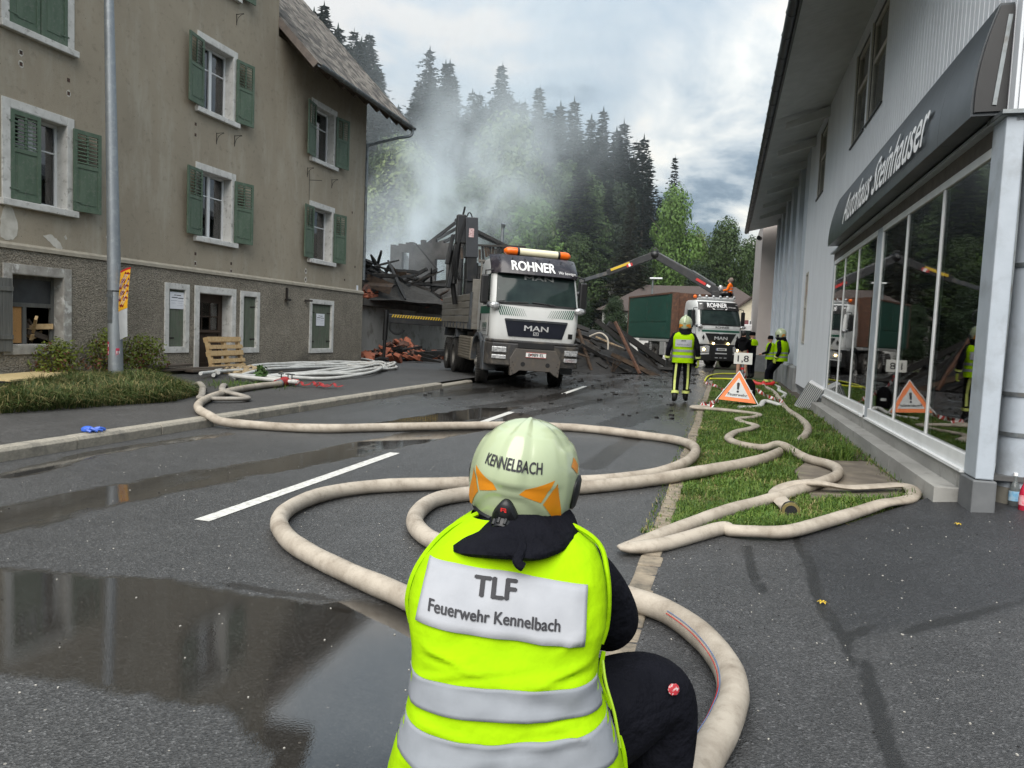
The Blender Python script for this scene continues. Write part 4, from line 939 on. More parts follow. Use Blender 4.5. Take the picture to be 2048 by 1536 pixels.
def lathe_x(b, prof, n=28, x0=0, cy_=0, cz_=0, mi=0):
    """revolve (r, x) profile about the x axis"""
    rings = [[Vector((x0 + x, cy_ + r * math.cos(2 * math.pi * k / n), cz_ + r * math.sin(2 * math.pi * k / n))) for k in range(n)] for r, x in prof]
    b.loft(rings, False, mi); return b
_wm = {}
def wheel(parent, x, y, z, side, r=.52, wd=.32, rz=0.0, deep=False):
    """side = -1: outer face towards -x"""
    key = (r, wd, deep)
    if key not in _wm:
        b = MB(); h = wd / 2
        lathe_x(b, [(.30, -h + .03), (.34, -h), (r - .05, -h + .005), (r - .012, -h + .03), (r, -h + .06), (r - .004, -h * .35), (r - .018, -h * .33), (r - .018, -h * .25), (r, -h * .23), (r, h * .23), (r - .018, h * .25), (r - .018, h * .33), (r - .004, h * .35), (r, h - .06), (r - .05, h), (.32, h - .01), (.30, h - .03)], 36)
        for k in range(44):
            a = 2 * math.pi * k / 44
            for sg in (-1, 1): b.box((sg * (h - .05), (r - .004) * math.cos(a), (r - .004) * math.sin(a)), (.09, .03, .02), Matrix.Rotation(a - math.pi / 2, 3, 'X'))
        ty = b.mesh('tyre', M_tyre, True, 35)
        b = MB(); d0 = -h + (.14 if deep else .03)
        lathe_x(b, [(.305, -h + .03), (.29, -h + .025), (.27, -h + .06), (.25, d0 + .02), (.20, d0), (.13, d0 - .01), (.12, d0 - .045), (.075, d0 - .055), (.07, d0 - .075), (.0, d0 - .078)], 28)
        lathe_x(b, [(.30, h - .03), (.28, 0), (.25, d0 + .03)], 28)
        for k in range(10):
            a = 2 * math.pi * k / 10; c = Vector((d0 - .012, .165 * math.cos(a), .165 * math.sin(a))); b.cyl(c, c + Vector((-.025, 0, 0)), .014, n=6)
        ri = b.mesh('rim', M_rim, True, 35)
        _wm[key] = (ty, ri)
    ty, ri = _wm[key]
    o = bpy.data.objects.new('wheel', None); COL.objects.link(o); o.parent = parent; o.location = (x, y, z); o.rotation_euler = (0, 0, rz + (0 if side < 0 else math.pi)); o.empty_display_size = .2
    link('tyre', ty, o); link('rim', ri, o); return o

SEC = [(1.12, -1.36, 1.10), (1.30, -1.40, 1.13), (1.72, -1.42, 1.145), (2.05, -1.40, 1.145), (2.45, -1.27, 1.125), (2.85, -1.12, 1.10), (3.12, -1.00, 1.07), (3.24, -.88, 1.02), (3.29, -.70, .93)]
def sec_at(z):
    for a, c in zip(SEC, SEC[1:]):
        if z <= c[0]: t = (z - a[0]) / (c[0] - a[0]); return a[1] + (c[1] - a[1]) * t, a[2] + (c[2] - a[2]) * t
    return SEC[-1][1:]
CABB = .50
def front_y(x, z):
    f, hw = sec_at(z); r = .20; ax = abs(x)
    bow = .05 * (x / hw) ** 2
    if ax > hw - r: d = ax - (hw - r); return f + bow + r - math.sqrt(max(0, r * r - d * d))
    return f + bow
def cab_ring(z):
    f, hw = sec_at(z); pts = []; r = .20
    xs = [-hw + r * (1 - math.cos(math.pi / 2 * k / 5)) for k in range(6)]
    xs += [-hw * .5, 0, hw * .5] + [-q for q in xs[::-1]]
    for x in xs: pts.append(Vector((x, front_y(x, z) if abs(abs(x) - hw) > 1e-6 else f + .05 + r, z)))
    pts += [Vector((hw, CABB - .06, z)), Vector((hw - .06, CABB, z)), Vector((-hw + .06, CABB, z)), Vector((-hw, CABB - .06, z))]
    return pts
def front_patch(b, x0, x1, z0, z1, off=.01, nx=14, nz=6, th=.01, shape=None, mi=0):
    """a sheet that follows the cab front; shape(u, v) -> (x, z) optional"""
    def P(u, v, o):
        x, z = (x0 + (x1 - x0) * u, z0 + (z1 - z0) * v) if shape is None else shape(u, v)
        return Vector((x, front_y(x, z) - o, z))
    n = nx + 1
    vs = [P(i / nx, j / nz, off) for j in range(nz + 1) for i in range(n)]
    fs = [(j * n + i, j * n + i + 1, (j + 1) * n + i + 1, (j + 1) * n + i) for j in range(nz) for i in range(nx)]
    b.add(vs, fs, mi)
    # rim skirts
    bd = [(i, 0) for i in range(nx)] + [(nx, j) for j in range(nz)] + [(i, nz) for i in range(nx, 0, -1)] + [(0, j) for j in range(nz, 0, -1)]
    A = [P(i / nx, j / nz, off) for i, j in bd]; B = [P(i / nx, j / nz, off - th - .01) for i, j in bd]
    b.loft([A, B], False, mi); return b
def on_front(z0, xc=0.0, off=.012):
    return lambda x, y, z=0: Vector((xc + x, front_y(xc + x, z0 + y) - off - z, z0 + y))
def side_fn(sgn, yc, zc, off=.004):
    def f(x, y, z=0):
        hw = sec_at(zc + y)[1]; return Vector((sgn * (hw + off + z), yc + sgn * x * 1.0, zc + y))
    return f

def cab_common(t, glass, white):
    b = MB(); b.loft([cab_ring(z) for z in (1.12, 1.2, 1.30, 1.5, 1.72, 1.9, 2.05, 2.25, 2.45, 2.65, 2.85, 3.0, 3.12, 3.19, 3.24, 3.29)], True)
    cab = b.build('cab', white, t, smooth=True, ang=50)
    b = MB(); front_patch(b, 0, 0, 0, 0, .008, 20, 6, shape=lambda u, v: ((u - .5) * 2 * (1.05 - .04 * v), 2.08 + .76 * v)); b.build('windscreen', glass, cab, smooth=True)
    b = MB(); front_patch(b, 0, 0, 0, 0, .016, 20, 1, shape=lambda u, v: ((u - .5) * 2 * 1.06, 2.05 + .05 * v)); b.build('windscreen_seal', M_tblk, cab)
    for s_ in (-1, 1):
        b = MB(); b.tube([(s_ * .7 - .35, front_y(0, 2.08) - .03, 2.09), (s_ * .25, front_y(0, 2.12) - .035, 2.13)], .012, 6); b.tube([(s_ * .75 - .3, front_y(0.4, 2.11) - .03, 2.105), (s_ * .35 - .5, front_y(0, 2.14) - .03, 2.14)], .014, 6); b.build('wiper', M_tblk, cab)
        hw = 1.146
        b = MB(); b.prism([(-1.0, 2.12), (-.78, 2.80), (.02, 2.80), (.02, 2.12)], lambda u, v, q: Vector((s_ * (q - .028 * (v - 2.1)), u, v)), 1.10, hw + .004); dw = b.build('side_window', glass, cab)
        b = MB()
        for (y0, z0, y1, z1) in ((-1.06, 1.25, -1.06, 2.05), (.10, 1.25, .10, 2.85), (-1.06, 1.25, .10, 1.25)): b.beam((s_ * (hw + .001), y0, z0), (s_ * (hw + .001 - .03 * max(0, z1 - 2.1)), y1, z1), .012, .012)
        b.build('door_seam', M_tblk, cab)
        b = MB(); b.bb(min(s_ * 1.14, s_ * 1.165), max(s_ * 1.14, s_ * 1.165), -.05, .03, 1.62, 1.80); b.build('door_handle', M_tblk, cab, bevel=.008)
        # mirrors on arms
        b = MB(); b.box((s_ * 1.30, -1.02, 2.40), (.20, .10, .72)); b.build('mirror', M_tblk, t, bevel=.04)
        b = MB(); b.tube([(s_ * 1.1, -1.0, 2.9), (s_ * 1.30, -1.03, 2.86), (s_ * 1.30, -1.03, 2.7)], .022, 6); b.build('mirror_arm', M_tblk, t); b = MB(); b.tube([(s_ * 1.1, -1.0, 2.05), (s_ * 1.30, -1.03, 2.02), (s_ * 1.30, -1.02, 2.1)], .022, 6); b.build('mirror_arm', M_tblk, t)
        b = MB(); lx, lz = s_ * 1.10, 2.00; b.sphere((lx, -1.42, lz), .115, 12, 8, sz=(1.2, .7, .8)); lp = b.build('marker_lamp', M_lamp, t, smooth=True)
        b = MB(); b.sphere((s_ * 1.22, -1.36, lz + .01), .085, 10, 6, sz=(.9, .7, .85)); b.build('lamp_housing', M_tgrey, lp, smooth=True)
    return cab

def arch(b, y0, z0, r0, r1, x0, x1, a0=0, a1=180, n=14):
    P = [(y0 + r1 * math.cos(R(a0 + (a1 - a0) * k / n)), z0 + r1 * math.sin(R(a0 + (a1 - a0) * k / n))) for k in range(n + 1)] + [(y0 + r0 * math.cos(R(a1 - (a1 - a0) * k / n)), z0 + r0 * math.sin(R(a1 - (a1 - a0) * k / n))) for k in range(n + 1)]
    b.prism(P, lambda u, v, q: Vector((q, u, v)), x0, x1)

# ------------------------------------------------ tipper truck in the street
def tipper():
    t = thing('tipper_truck', 'white tipper truck with dark crane mast and orange beacons, parked half on the pavement', 'truck', (-5.30, 19.2, 0.02), R(30))
    cab = cab_common(t, M_glassd, M_tw)
    # sun visor and name
    b = MB()
    rings = []
    for k, (z, o) in enumerate(((2.80, .06), (2.83, .17), (3.0, .17), (3.2, .12), (3.31, -.02))):
        rings.append([Vector((x, front_y(x * .98, min(z, 3.2)) - o + (.0 if abs(x) < 1.0 else .06), z)) for x in [-1.13 + 2.26 * i / 18 for i in range(19)]])
    b.loft(rings, False, closed=False)
    b.loft([[p + Vector((0, .12, 0)) for p in r] for r in rings], False, closed=False)
    vz = b.build('visor', M_visor, t, smooth=True)
    def on_visor(zb): return lambda x, y, z=0: Vector((x, front_y(x, min(zb + y, 3.2)) - (.178 if zb + y < 3.02 else .178 - (zb + y - 3.02) * .3) - z, zb + y))
    letters('lettering', 'ROHNER', .235, (lambda f: lambda x, y, z=0: f(x - .12, y, z))(on_visor(2.92)), M_wlet, vz, bold=.035, width=1.12, cuts=(12, 3))
    letters('lettering', 'Wir bewegen.', .075, (lambda f: lambda x, y, z=0: f(x + .78, y, z))(on_visor(2.905)), M_wlet, vz, width=.50, cuts=(3, 1))
    letters('lettering', 'MAN', .10, (lambda f: lambda x, y, z=0: f(x + .05, y, z))(on_front(2.70, 0, .02)), M_glassd if False else mat('grey print', (.18, .19, .19), rough=.5), cab, bold=.02, width=.75, cuts=(8, 2))
    for k in range(7):
        xx = -.96 + 1.92 * k / 6; b = MB(); b.box((xx, front_y(xx, 3.2) - .13, 3.22), (.03, .02, .02)); b.build('visor_bolt', M_tblk, vz)
    # beacon bar
    b = MB(); b.tube([(-.42, -.72, 3.42), (.62, -.72, 3.42)], .125, 16, flat=.85); bar = b.build('light_bar', M_cream, t, smooth=True, ang=60)
    for x0, x1, x2 in ((-.44, -.66, -.80), (.64, .84, .97)):
        b = MB(); b.tube([(x0, -.72, 3.42), (x1, -.72, 3.42), ((x1 + x2) / 2, -.72, 3.42), (x2, -.72, 3.42)], [.125, .125, .11, .05], 16, flat=.85); b.build('beacon', M_orange, bar, smooth=True, ang=60)
        b = MB(); b.tube([(x0 - .03, -.72, 3.42), (x0 + .03, -.72, 3.42)], .13, 16, flat=.85); b.build('band', M_tblk, bar)
    b = MB(); b.bb(-.5, .7, -.78, -.66, 3.27, 3.33); b.build('bar_mount', M_tblk, bar)
    for x_ in (.1, .7): MB().tube([(x_, -.6, 3.2), (x_ + .06, -.55, 3.95)], .004, 4).build('aerial', M_tblk, t)
    # green fan stripes on the front and flank
    for k in range(13):
        x0 = -1.04 + .055 * k
        for s_ in (1, -1):
            b = MB(); wdt = .034 * (1 - k / 15); hgt = .24 - .004 * k; q = 1 if s_ > 0 else -1
            f = on_front(1.78, 0, .007)
            pts = [(s_ * (x0 + .0), .0 + hgt), (s_ * (x0 + wdt), .0 + hgt), (s_ * (x0 + wdt + .10), .0), (s_ * (x0 + .10), .0)]
            b.add([f(*p_) for p_ in pts], [(0, 1, 2, 3)]); b.build('stripe', M_tgreen, cab)
    for s_ in (-1, 1):
        b = MB(); b.bb(min(s_ * 1.146, s_ * 1.152), max(s_ * 1.146, s_ * 1.152), -1.12, .05, 1.80, 1.99); b.build('stripe', M_tgreen, cab)
        fs = side_fn(s_, -.55, 1.44, .006)
        letters('lettering', 'ROHNER', .13, (lambda f, q: lambda x, y, z=0: f(x * (1), y, z))(fs, s_), M_tgreen, cab, bold=.02, width=.50, cuts=(3, 1))
        b = MB(); b.bb(min(s_ * 1.147, s_ * 1.152), max(s_ * 1.147, s_ * 1.152), -.80, -.30, 1.36, 1.375); b.bb(min(s_ * 1.147, s_ * 1.152), max(s_ * 1.147, s_ * 1.152), -.80, -.36, 1.405, 1.42); b.build('stripe', M_tgrey, cab)
    # grille
    b = MB(); front_patch(b, 0, 0, 0, 0, .015, 12, 5, shape=lambda u, v: ((u - .5) * 2 * (.70 + .12 * v), 1.27 + .42 * v)); gr = b.build('grille', mat('dark grille', (.010, .012, .020), (.014, .016, .026), rough=.3), t, smooth=True)
    b = MB(); front_patch(b, 0, 0, 0, 0, .03, 12, 1, shape=lambda u, v: ((u - .5) * 2 * .81, 1.655 + .05 * v)); b.build('grille_trim', M_tgrey, gr)
    letters('lettering', 'MAN', .13, on_front(1.43, 0, .022), M_chrome, gr, bold=.02, width=.62, depth=.012, cuts=(6, 2))
    b = MB(); b.add([on_front(1.32, 0, .024)(*p_) for p_ in ((-.07, 0), (.07, 0), (.07, .085), (-.07, .085))] + [on_front(1.32, 0, .024)(*p_) for p_ in ((-.055, .012), (.055, .012), (.055, .073), (-.055, .073))], [(0, 1, 5, 4), (1, 2, 6, 5), (2, 3, 7, 6), (3, 0, 4, 7)]); b.build('emblem', M_chrome, gr)
    b = MB(); b.add([on_front(1.345, 0, .026)(*p_) for p_ in ((-.04, 0), (-.025, .03), (.01, .03), (.035, .045), (.03, .02), (.02, 0), (.01, .018), (-.015, .016), (-.025, 0))], [tuple(range(9))]); b.build('emblem', M_chrome, gr)
    b = MB(); front_patch(b, .86, .98, 1.30, 1.42, .012, 2, 2); b.build('vent', M_tblk, cab)
    # bumper
    b = MB(); P = [(-1.19, -.92), (-1.19, -1.32), (-1.08, -1.47), (-.5, -1.53), (.5, -1.53), (1.08, -1.47), (1.19, -1.32), (1.19, -.92)]
    b.prism(P, lambda u, v, q: Vector((u, v, q)), .54, 1.10); b.prism([(u * .985, v + .03) for u, v in P], lambda u, v, q: Vector((u, v, q)), 1.10, 1.18)
    bp = b.build('bumper', M_tdark, t, bevel=.03)
    b = MB(); b.prism([(-.62, .30), (-.50, .36), (-.40, .44), (.40, .44), (.50, .36), (.62, .30), (.66, .72), (.52, .98), (-.52, .98), (-.66, .72)], lambda u, v, q: Vector((u, q, v)), -1.575, -1.42); b.build('steel_bumper_centre', mat('dusty steel plate', (.075, .066, .058), (.055, .05, .045), rough=.6, scale=5, dirt=(.11, .09, .07), dscale=5), bp, bevel=.012)
    for x_ in (-.32, .32): MB().cyl((x_, -1.58, .60), (x_, -1.56, .60), .058, n=16).build('tow_hole', M_dark, bp)
    b = MB(); b.bb(-.46, .46, -1.56, -1.50, 1.0, 1.13); b.build('step_recess', M_dark, bp)
    for s_ in (-1, 1):
        for z0, z1 in ((.86, 1.00), (.70, .80)):
            b = MB(); ang = s_ * .16
            b.box((s_ * .93, -1.50, (z0 + z1) / 2), (.36, .06, z1 - z0), Matrix.Rotation(ang, 3, 'Z')); b.build('headlight', M_lamp, bp, bevel=.015)
        for k in range(5): MB().cyl((s_ * (.56 + .03 * (k % 3)), -1.585, .36 + .07 * k), (s_ * (.56 + .03 * (k % 3)), -1.57, .36 + .07 * k), .012, n=8).build('bolt', M_dark, bp)
    b = MB(); b.bb(-.26, .26, -1.592, -1.577, .78, .90); pl_ = b.build('number_plate', mat('plate white', (.70, .70, .68), rough=.4), bp, bevel=.004)
    letters('lettering', 'B 989 EL', .075, frame((0, -1.594, .803), (1, 0, 0), (0, 0, 1)), M_ink, pl_, width=.40, bold=.02, depth=.001)
    b = MB(); b.bb(-.262, .262, -1.595, -1.591, .894, .902); b.bb(-.262, .262, -1.595, -1.591, .778, .786); b.build('plate_edge', M_red, pl_)
    b = MB(); b.prism([(-.034, .052), (.034, .052), (.034, .02), (0, .0), (-.034, .02)], lambda u, v, q: Vector((u - .135, q, v + .815)), -1.5955, -1.594); b.build('plate_crest', mat('plate crest', (.25, .03, .03), rough=.5), pl_)
    # wheels, arches, steps
    wz = .52
    wheel(t, -1.02, 0, wz, -1, rz=R(-9)); wheel(t, 1.02, 0, wz, 1, rz=R(-9))
    for yy in (3.75, 5.12):
        for s_ in (-1, 1): wheel(t, s_ * 1.03, yy, wz, s_, deep=True); wheel(t, s_ * .70, yy, wz, s_, deep=True)
    for s_ in (-1, 1):
        b = MB(); x0, x1 = sorted((s_ * .86, s_ * 1.21)); arch(b, 0, .62, .60, .70, x0, x1, -5, 175); b.build('mudguard', M_tgrey, t, smooth=True, ang=30)
        b = MB(); b.bb(x0, x1 - .0, -.92, -.62, .36, 1.12); b.build('step', M_tgrey, t, bevel=.03)
        b = MB(); b.bb(min(s_ * 1.10, s_ * 1.19), max(s_ * 1.10, s_ * 1.19), .62, .98, .8, 1.75) if False else arch(b, 4.43, .60, 1.28, 1.34, x0, x1, 22, 158); b.build('mudguard', M_tgrey, t)
        b = MB(); b.bb(min(s_ * .9, s_ * 1.17), max(s_ * .9, s_ * 1.17), 1.0, 2.95, .50, 1.16); tk = b.build('side_tank', mat('dusty ribbed tank', (.17, .15, .12), (.13, .115, .09), rough=.6, scale=3), t, bevel=.04)
        for k in range(8): 
            b = MB(); z_ = .56 + k * .075; b.bb(min(s_ * 1.165, s_ * 1.182), max(s_ * 1.165, s_ * 1.182), 1.04, 2.91, z_, z_ + .042); b.build('rib', MATS['dusty ribbed tank'], tk, bevel=.008)
    b = MB(); b.bb(-.42, .42, -.9, 6.6, .75, 1.05); b.bb(-.9, .9, -.3, .3, .42, .62); b.bb(-1, 1, 3.7, 3.8, .45, .6); b.bb(-1, 1, 5.07, 5.17, .45, .6); b.build('chassis', M_tblk, t)
    # tipper body
    bd = MB(); bd.bb(-1.23, 1.23, 1.0, 6.3, 1.36, 1.52); bd.bb(-1.22, 1.22, 1.0, 1.06, 1.52, 2.75); bd.bb(-.35, .35, 1.6, 6.0, 1.05, 1.36); body = bd.build('tipper_body', M_body, t, bevel=.01)
    for s_ in (-1, 1):
        for k in range(4):
            b = MB(); z_ = 1.54 + k * .205; x0, x1 = sorted((s_ * 1.20, s_ * 1.25)); b.bb(x0, x1, 1.10, 6.28, z_, z_ + .195); b.build('side_board', M_body, body, bevel=.018)
        for k in range(9):
            b = MB(); y_ = 1.25 + k * .6; x0, x1 = sorted((s_ * 1.235, s_ * 1.262)); b.bb(x0, x1, y_, y_ + .05, 1.36, 1.56); b.build('rail_hook', M_tgrey, body)
        b = MB(); x0, x1 = sorted((s_ * 1.19, s_ * 1.265)); b.bb(x0, x1, 1.0, 1.09, 1.36, 2.39); b.build('corner_post', M_tgrey, body)
    b = MB(); b.bb(-1.2, 1.2, 6.26, 6.31, 1.52, 2.36); b.build('tailboard', M_body, body)
    for k in range(6):
        b = MB(); x_ = -1.0 + k * .4; b.bb(x_ - .02, x_ + .02, 1.02, 1.06, 2.75, 3.25); b.build('grid_bar', M_body, body)
    b = MB(); b.bb(-1.1, 1.1, 1.01, 1.07, 3.25, 3.30); b.build('grid_bar', M_body, body)
    # crane: folded boom standing upright behind the headboard
    cb = MB(); cb.beam((-.62, 2.0, 1.5), (-.62, 2.0, 3.05), .34, .36, up=(0, 1, 0)); cr_ = cb.build('crane', M_crane, t, bevel=.02); cr_.location = (-.33, .9, -.22)
    b = MB(); b.beam((-.62, 1.95, 3.0), (-.66, 1.95, 3.75), .30, .34, up=(0, 1, 0)); b.build('lower_boom', M_crane, cr_, bevel=.015)
    b = MB(); b.beam((-.66, 1.93, 3.70), (-.74, 1.93, 4.88), .37, .36, up=(0, 1, 0)); bm_ = b.build('upper_boom', M_craneg, cr_, bevel=.02)
    b = MB(); b.box((-.73, 1.745, 4.42), (.15, .006, .26)); b.build('sticker', mat('sticker', (.65, .5, .5), (.3, .15, .15), rough=.5, scale=30), cr_)
    b = MB(); b.beam((-.98, 2.0, 4.1), (-1.02, 2.0, 4.95), .34, .30, up=(0, 1, 0), taper=.8); b.build('knuckle', M_crane, cr_, bevel=.03)
    b = MB(); b.tube([(-1.12, 2.0, 2.9), (-1.05, 2.0, 4.4)], .09, 10); b.tube([(-1.2, 2.1, 3.0), (-1.28, 2.1, 4.0)], .06, 8); b.tube([(-1.0, 2.2, 2.3), (-1.15, 2.1, 3.0)], .08, 8); b.build('hydraulic_ram', M_tblk, cr_, smooth=True)
    for k in range(4):
        b = MB(); b.tube(crom([(-.95 - .05 * k, 1.85, 3.0), (-1.12 - .04 * k, 1.8, 3.5), (-1.06 - .02 * k, 1.82, 4.1), (-.88, 1.85, 4.9), (-.78, 1.9, 5.02), (-.70, 1.95, 4.9)], 5), .018, 6); b.build('hose_line', M_tblk, cr_, smooth=True)
    MB().tube([(-.98, 2, 4.9), (-.93, 2, 5.2)], .03, 6).build('pin', M_tblk, cr_)
    b = MB(); b.box((-1.2, 2.05, 3.4), (.12, .3, 1.3), Matrix.Rotation(.12, 3, 'Y')); b.box((-1.3, 2.0, 3.9), (.1, .2, .9), Matrix.Rotation(.14, 3, 'Y')); b.build('linkage', M_crane, cr_, bevel=.02)
    # outrigger
    ob_ = MB(); ob_.bb(-3.05, -1.0, 6.35, 6.62, 1.36, 1.66); og = ob_.build('outrigger', M_crane, t, bevel=.015)
    for k in range(22):
        b = MB(); x_ = -2.95 + k * .088; b.prism([(0, 0), (.045, 0), (.09, .10), (.045, .10)], lambda u, v, q: Vector((x_ + u, q, 1.555 + v)), 6.340, 6.349); b.build('hazard_stripe', M_yel, og)
    b = MB(); b.tube([(-3.12, 6.5, 1.80), (-3.12, 6.5, .75)], .085, 12); b.tube([(-3.12, 6.5, .75), (-3.12, 6.5, .16)], .055, 12); b.bb(-3.28, -2.96, 6.34, 6.66, .10, .16); b.build('outrigger_leg', M_tblk, og, smooth=True)
    b = MB(); b.tube(crom([(-3.0, 6.3, 1.4), (-2.95, 6.3, 1.1), (-2.7, 6.3, 1.0), (-2.5, 6.3, 1.15)], 4), .04, 6); b.build('hose_line', M_tblk, og, smooth=True)
    t.rotation_euler = (R(.6), R(1.6), R(30))
    return t
tip = tipper()

# ------------------------------------------------ container truck at the far end
def container_truck():
    t = thing('container_truck', 'white hooklift truck facing the camera at the far end of the street', 'truck', (-.85, 38.3, zroad(38)), R(27))
    cab = cab_common(t, M_glassd, M_tw)
    b = MB(); front_patch(b, 0, 0, 0, 0, .04, 16, 5, shape=lambda u, v: ((u - .5) * 2 * (1.07 - .05 * v), 2.80 + .40 * v)); vz = b.build('visor', M_tblk, t, smooth=True)
    letters('lettering', 'ROHNER', .21, on_front(2.93, -.12, .055), M_wlet, vz, bold=.035, width=1.02, cuts=(8, 4)); letters('lettering', 'Wir bewegen.', .06, on_front(2.93, .66, .055), M_wlet, vz, width=.42, cuts=(4, 1))
    b = MB(); f = on_front(2.83, 0, .05); b.add([f(*q) for q in ((-.18, 0), (.18, 0), (.18, .05), (-.18, .05))], [(0, 1, 2, 3)]); b.build('lettering_bar', mat('grey print', (.18, .19, .19), rough=.5), vz)
    for s_ in (-1, 1):
        b = MB(); b.add([on_front(2.83, 0, .05)(*q) for q in ((s_ * .24, 0), (s_ * .34, 0), (s_ * .40, .06), (s_ * .30, .04))], [(0, 1, 2, 3)]); b.build('emblem', M_wlet, vz)
        b = MB(); front_patch(b, s_ * .93 - .06, s_ * .93 + .06, 3.06, 3.10, .05, 2, 1); b.build('position_lamp', M_lamp, vz)
    b = MB(); front_patch(b, 0, 0, 0, 0, .018, 14, 2, shape=lambda u, v: ((u - .5) * 2 * .98, 1.90 + .14 * v)); st_ = b.build('name_strip', mat('silver strip', (.62, .63, .63), rough=.4), cab)
    letters('lettering', 'ROHNER', .10, on_front(1.92, .05, .024), M_ink, st_, bold=.02, width=.70, cuts=(6, 1))
    b = MB(); front_patch(b, 0, 0, 0, 0, .012, 14, 1, shape=lambda u, v: ((u - .5) * 2 * 1.10, 1.74 + .10 * v)); b.build('stripe', M_tgreen, cab)
    b = MB(); front_patch(b, 0, 0, 0, 0, .016, 12, 5, shape=lambda u, v: ((u - .5) * 2 * (.52 + .28 * v), 1.18 + .50 * v)); gr = b.build('grille', M_tblk, t, smooth=True)
    letters('lettering', 'MAN', .15, on_front(1.38, 0, .03), M_chrome, gr, bold=.03, width=.66, depth=.012, cuts=(6, 2))
    b = MB(); front_patch(b, -.09, .09, 1.66, 1.74, .03, 2, 1); b.build('emblem', M_chrome, gr)
    for s_ in (-1, 1):
        b = MB(); b.add([on_front(1.33, 0, .016)(*q) for q in ((s_ * .88, 0), (s_ * .95, .14), (s_ * .88, .28), (s_ * .81, .14))], [(0, 1, 2, 3)]); b.build('emblem', M_tblk, cab)
        MB().sphere((s_ * .38, -1.46, 1.20), .055, 10, 6).build('fog_lamp', M_hl, gr, smooth=True)
    b = MB(); P = [(-1.20, -.92), (-1.20, -1.28), (-1.06, -1.46), (-.5, -1.54), (.5, -1.54), (1.06, -1.46), (1.20, -1.28), (1.20, -.92)]
    b.prism(P, lambda u, v, q: Vector((u, v, q)), .36, 1.16); bp = b.build('bumper', M_tblk, t, bevel=.03)
    for s_ in (-1, 1):
        b = MB(); b.prism([(.62, .78), (1.12, .72), (1.14, 1.0), (.74, 1.10), (.60, 1.05)], lambda u, v, q: Vector((s_ * u, q + .16 * max(0, u - .6), v)), -1.56, -1.50); hl_ = b.build('headlight', M_lamp, bp, bevel=.012)
        b = MB(); b.sphere((s_ * .88, -1.51, .90), .065, 8, 6); b.build('bulb', M_hl, hl_)
        b = MB(); b.prism([(.62, .68), (1.10, .63), (1.10, .70), (.62, .75)], lambda u, v, q: Vector((s_ * u, q + .16 * max(0, u - .6), v)), -1.55, -1.52); b.build('lamp_strip', M_chrome, bp)
    b = MB(); b.bb(-.27, .27, -1.56, -1.545, .86, .98); pl_ = b.build('number_plate', mat('plate white', (.70, .70, .68), rough=.4), bp)
    for k in range(6): MB().bb(-.19 + k * .065, -.145 + k * .065, -1.564, -1.561, .885, .955).build('plate_mark', M_ink, pl_)
    b = MB(); b.bb(-.27, -.235, -1.563, -1.56, .86, .98); b.build('plate_edge', mat('plate blue', (.02, .05, .3), rough=.4), pl_)
    for x0, x1, z0, z1 in ((-.3, .3, .70, .75), (-.3, -.16, .50, .53), (-.07, .07, .50, .53), (.16, .3, .50, .53)): MB().bb(x0, x1, -1.55, -1.53, z0, z1).build('bumper_trim', M_chrome, bp)
    # roof rail with lamps
    b = MB(); b.tube([(-.95, -.75, 3.38), (.95, -.75, 3.38)], .05, 10); b.tube([(-.95, -.6, 3.33), (.95, -.6, 3.33)], .04, 8); rb = b.build('roof_bar', M_chrome, t, smooth=True)
    for k in range(6): MB().sphere((-.9 + k * .36, -.76, 3.46), .075, 10, 6).build('work_lamp', M_lamp, rb, smooth=True)
    MB().sphere((-.98, -.4, 3.45), .09, 10, 6).build('beacon', M_orange, rb, smooth=True)
    wz = .52
    for yy in (0, 1.75, 3.9, 5.25):
        for s_ in (-1, 1): wheel(t, s_ * 1.04, yy, wz, s_, deep=yy > 3)
    for s_ in (-1, 1):
        x0, x1 = sorted((s_ * .88, s_ * 1.22))
        b = MB(); arch(b, 0, .6, .60, .68, x0, x1); b.build('mudguard', M_tblk, t)
        b = MB(); b.bb(x0, x1, 2.45, 3.2, .45, 1.15); b.build('side_tank', mat('silver box', (.42, .42, .41), (.34, .34, .33), rough=.4, metal=.4), t, bevel=.03)
        b = MB(); b.bb(x0, x1, 1.1, 6.3, 1.16, 1.30); b.build('side_rail', MATS['silver box'], t, bevel=.02)
        for k in range(7): MB().bb(x0, x1, 4.52, 4.64, .45 + k * .1, .52 + k * .1).build('guard_bar', MATS['silver box'], t)
    b = MB(); b.bb(-.42, .42, -.9, 6.8, .75, 1.16); b.build('chassis', M_tblk, t)
    return t
ctk = container_truck()
# container: hangs over the chassis, a thing of its own
co = thing('container', 'green steel roll-off container with rusty front on the far truck', 'container', (-.85, 38.3, zroad(38)), R(27))
b = MB(); b.bb(-1.22, 1.22, 1.75, 8.2, 1.30, 3.70)
b.build('shell', M_cont, co, bevel=.02)
for s_ in (-1, 1):
    b = MB(); x0, x1 = sorted((s_ * 1.22, s_ * 1.25)); b.bb(x0, x1, 2.3, 8.15, 1.38, 2.2); b.build('lower_panel', M_cont, co, bevel=.01)
    b = MB(); b.bb(x0, x1, 2.3, 5.2, 2.22, 3.58); b.build('upper_panel', M_cont, co, bevel=.01); b = MB(); b.bb(x0, x1, 5.25, 8.15, 2.22, 3.58); b.build('upper_panel', M_cont, co, bevel=.01)
    b = MB(); b.bb(min(s_ * 1.2, s_ * 1.27), max(s_ * 1.2, s_ * 1.27), 1.75, 8.2, 3.66, 3.75); b.build('top_rail', M_rust, co)
    b = MB(); b.bb(min(s_ * 1.2, s_ * 1.27), max(s_ * 1.2, s_ * 1.27), 8.12, 8.24, 1.34, 3.73); b.build('corner_post', M_rust, co)
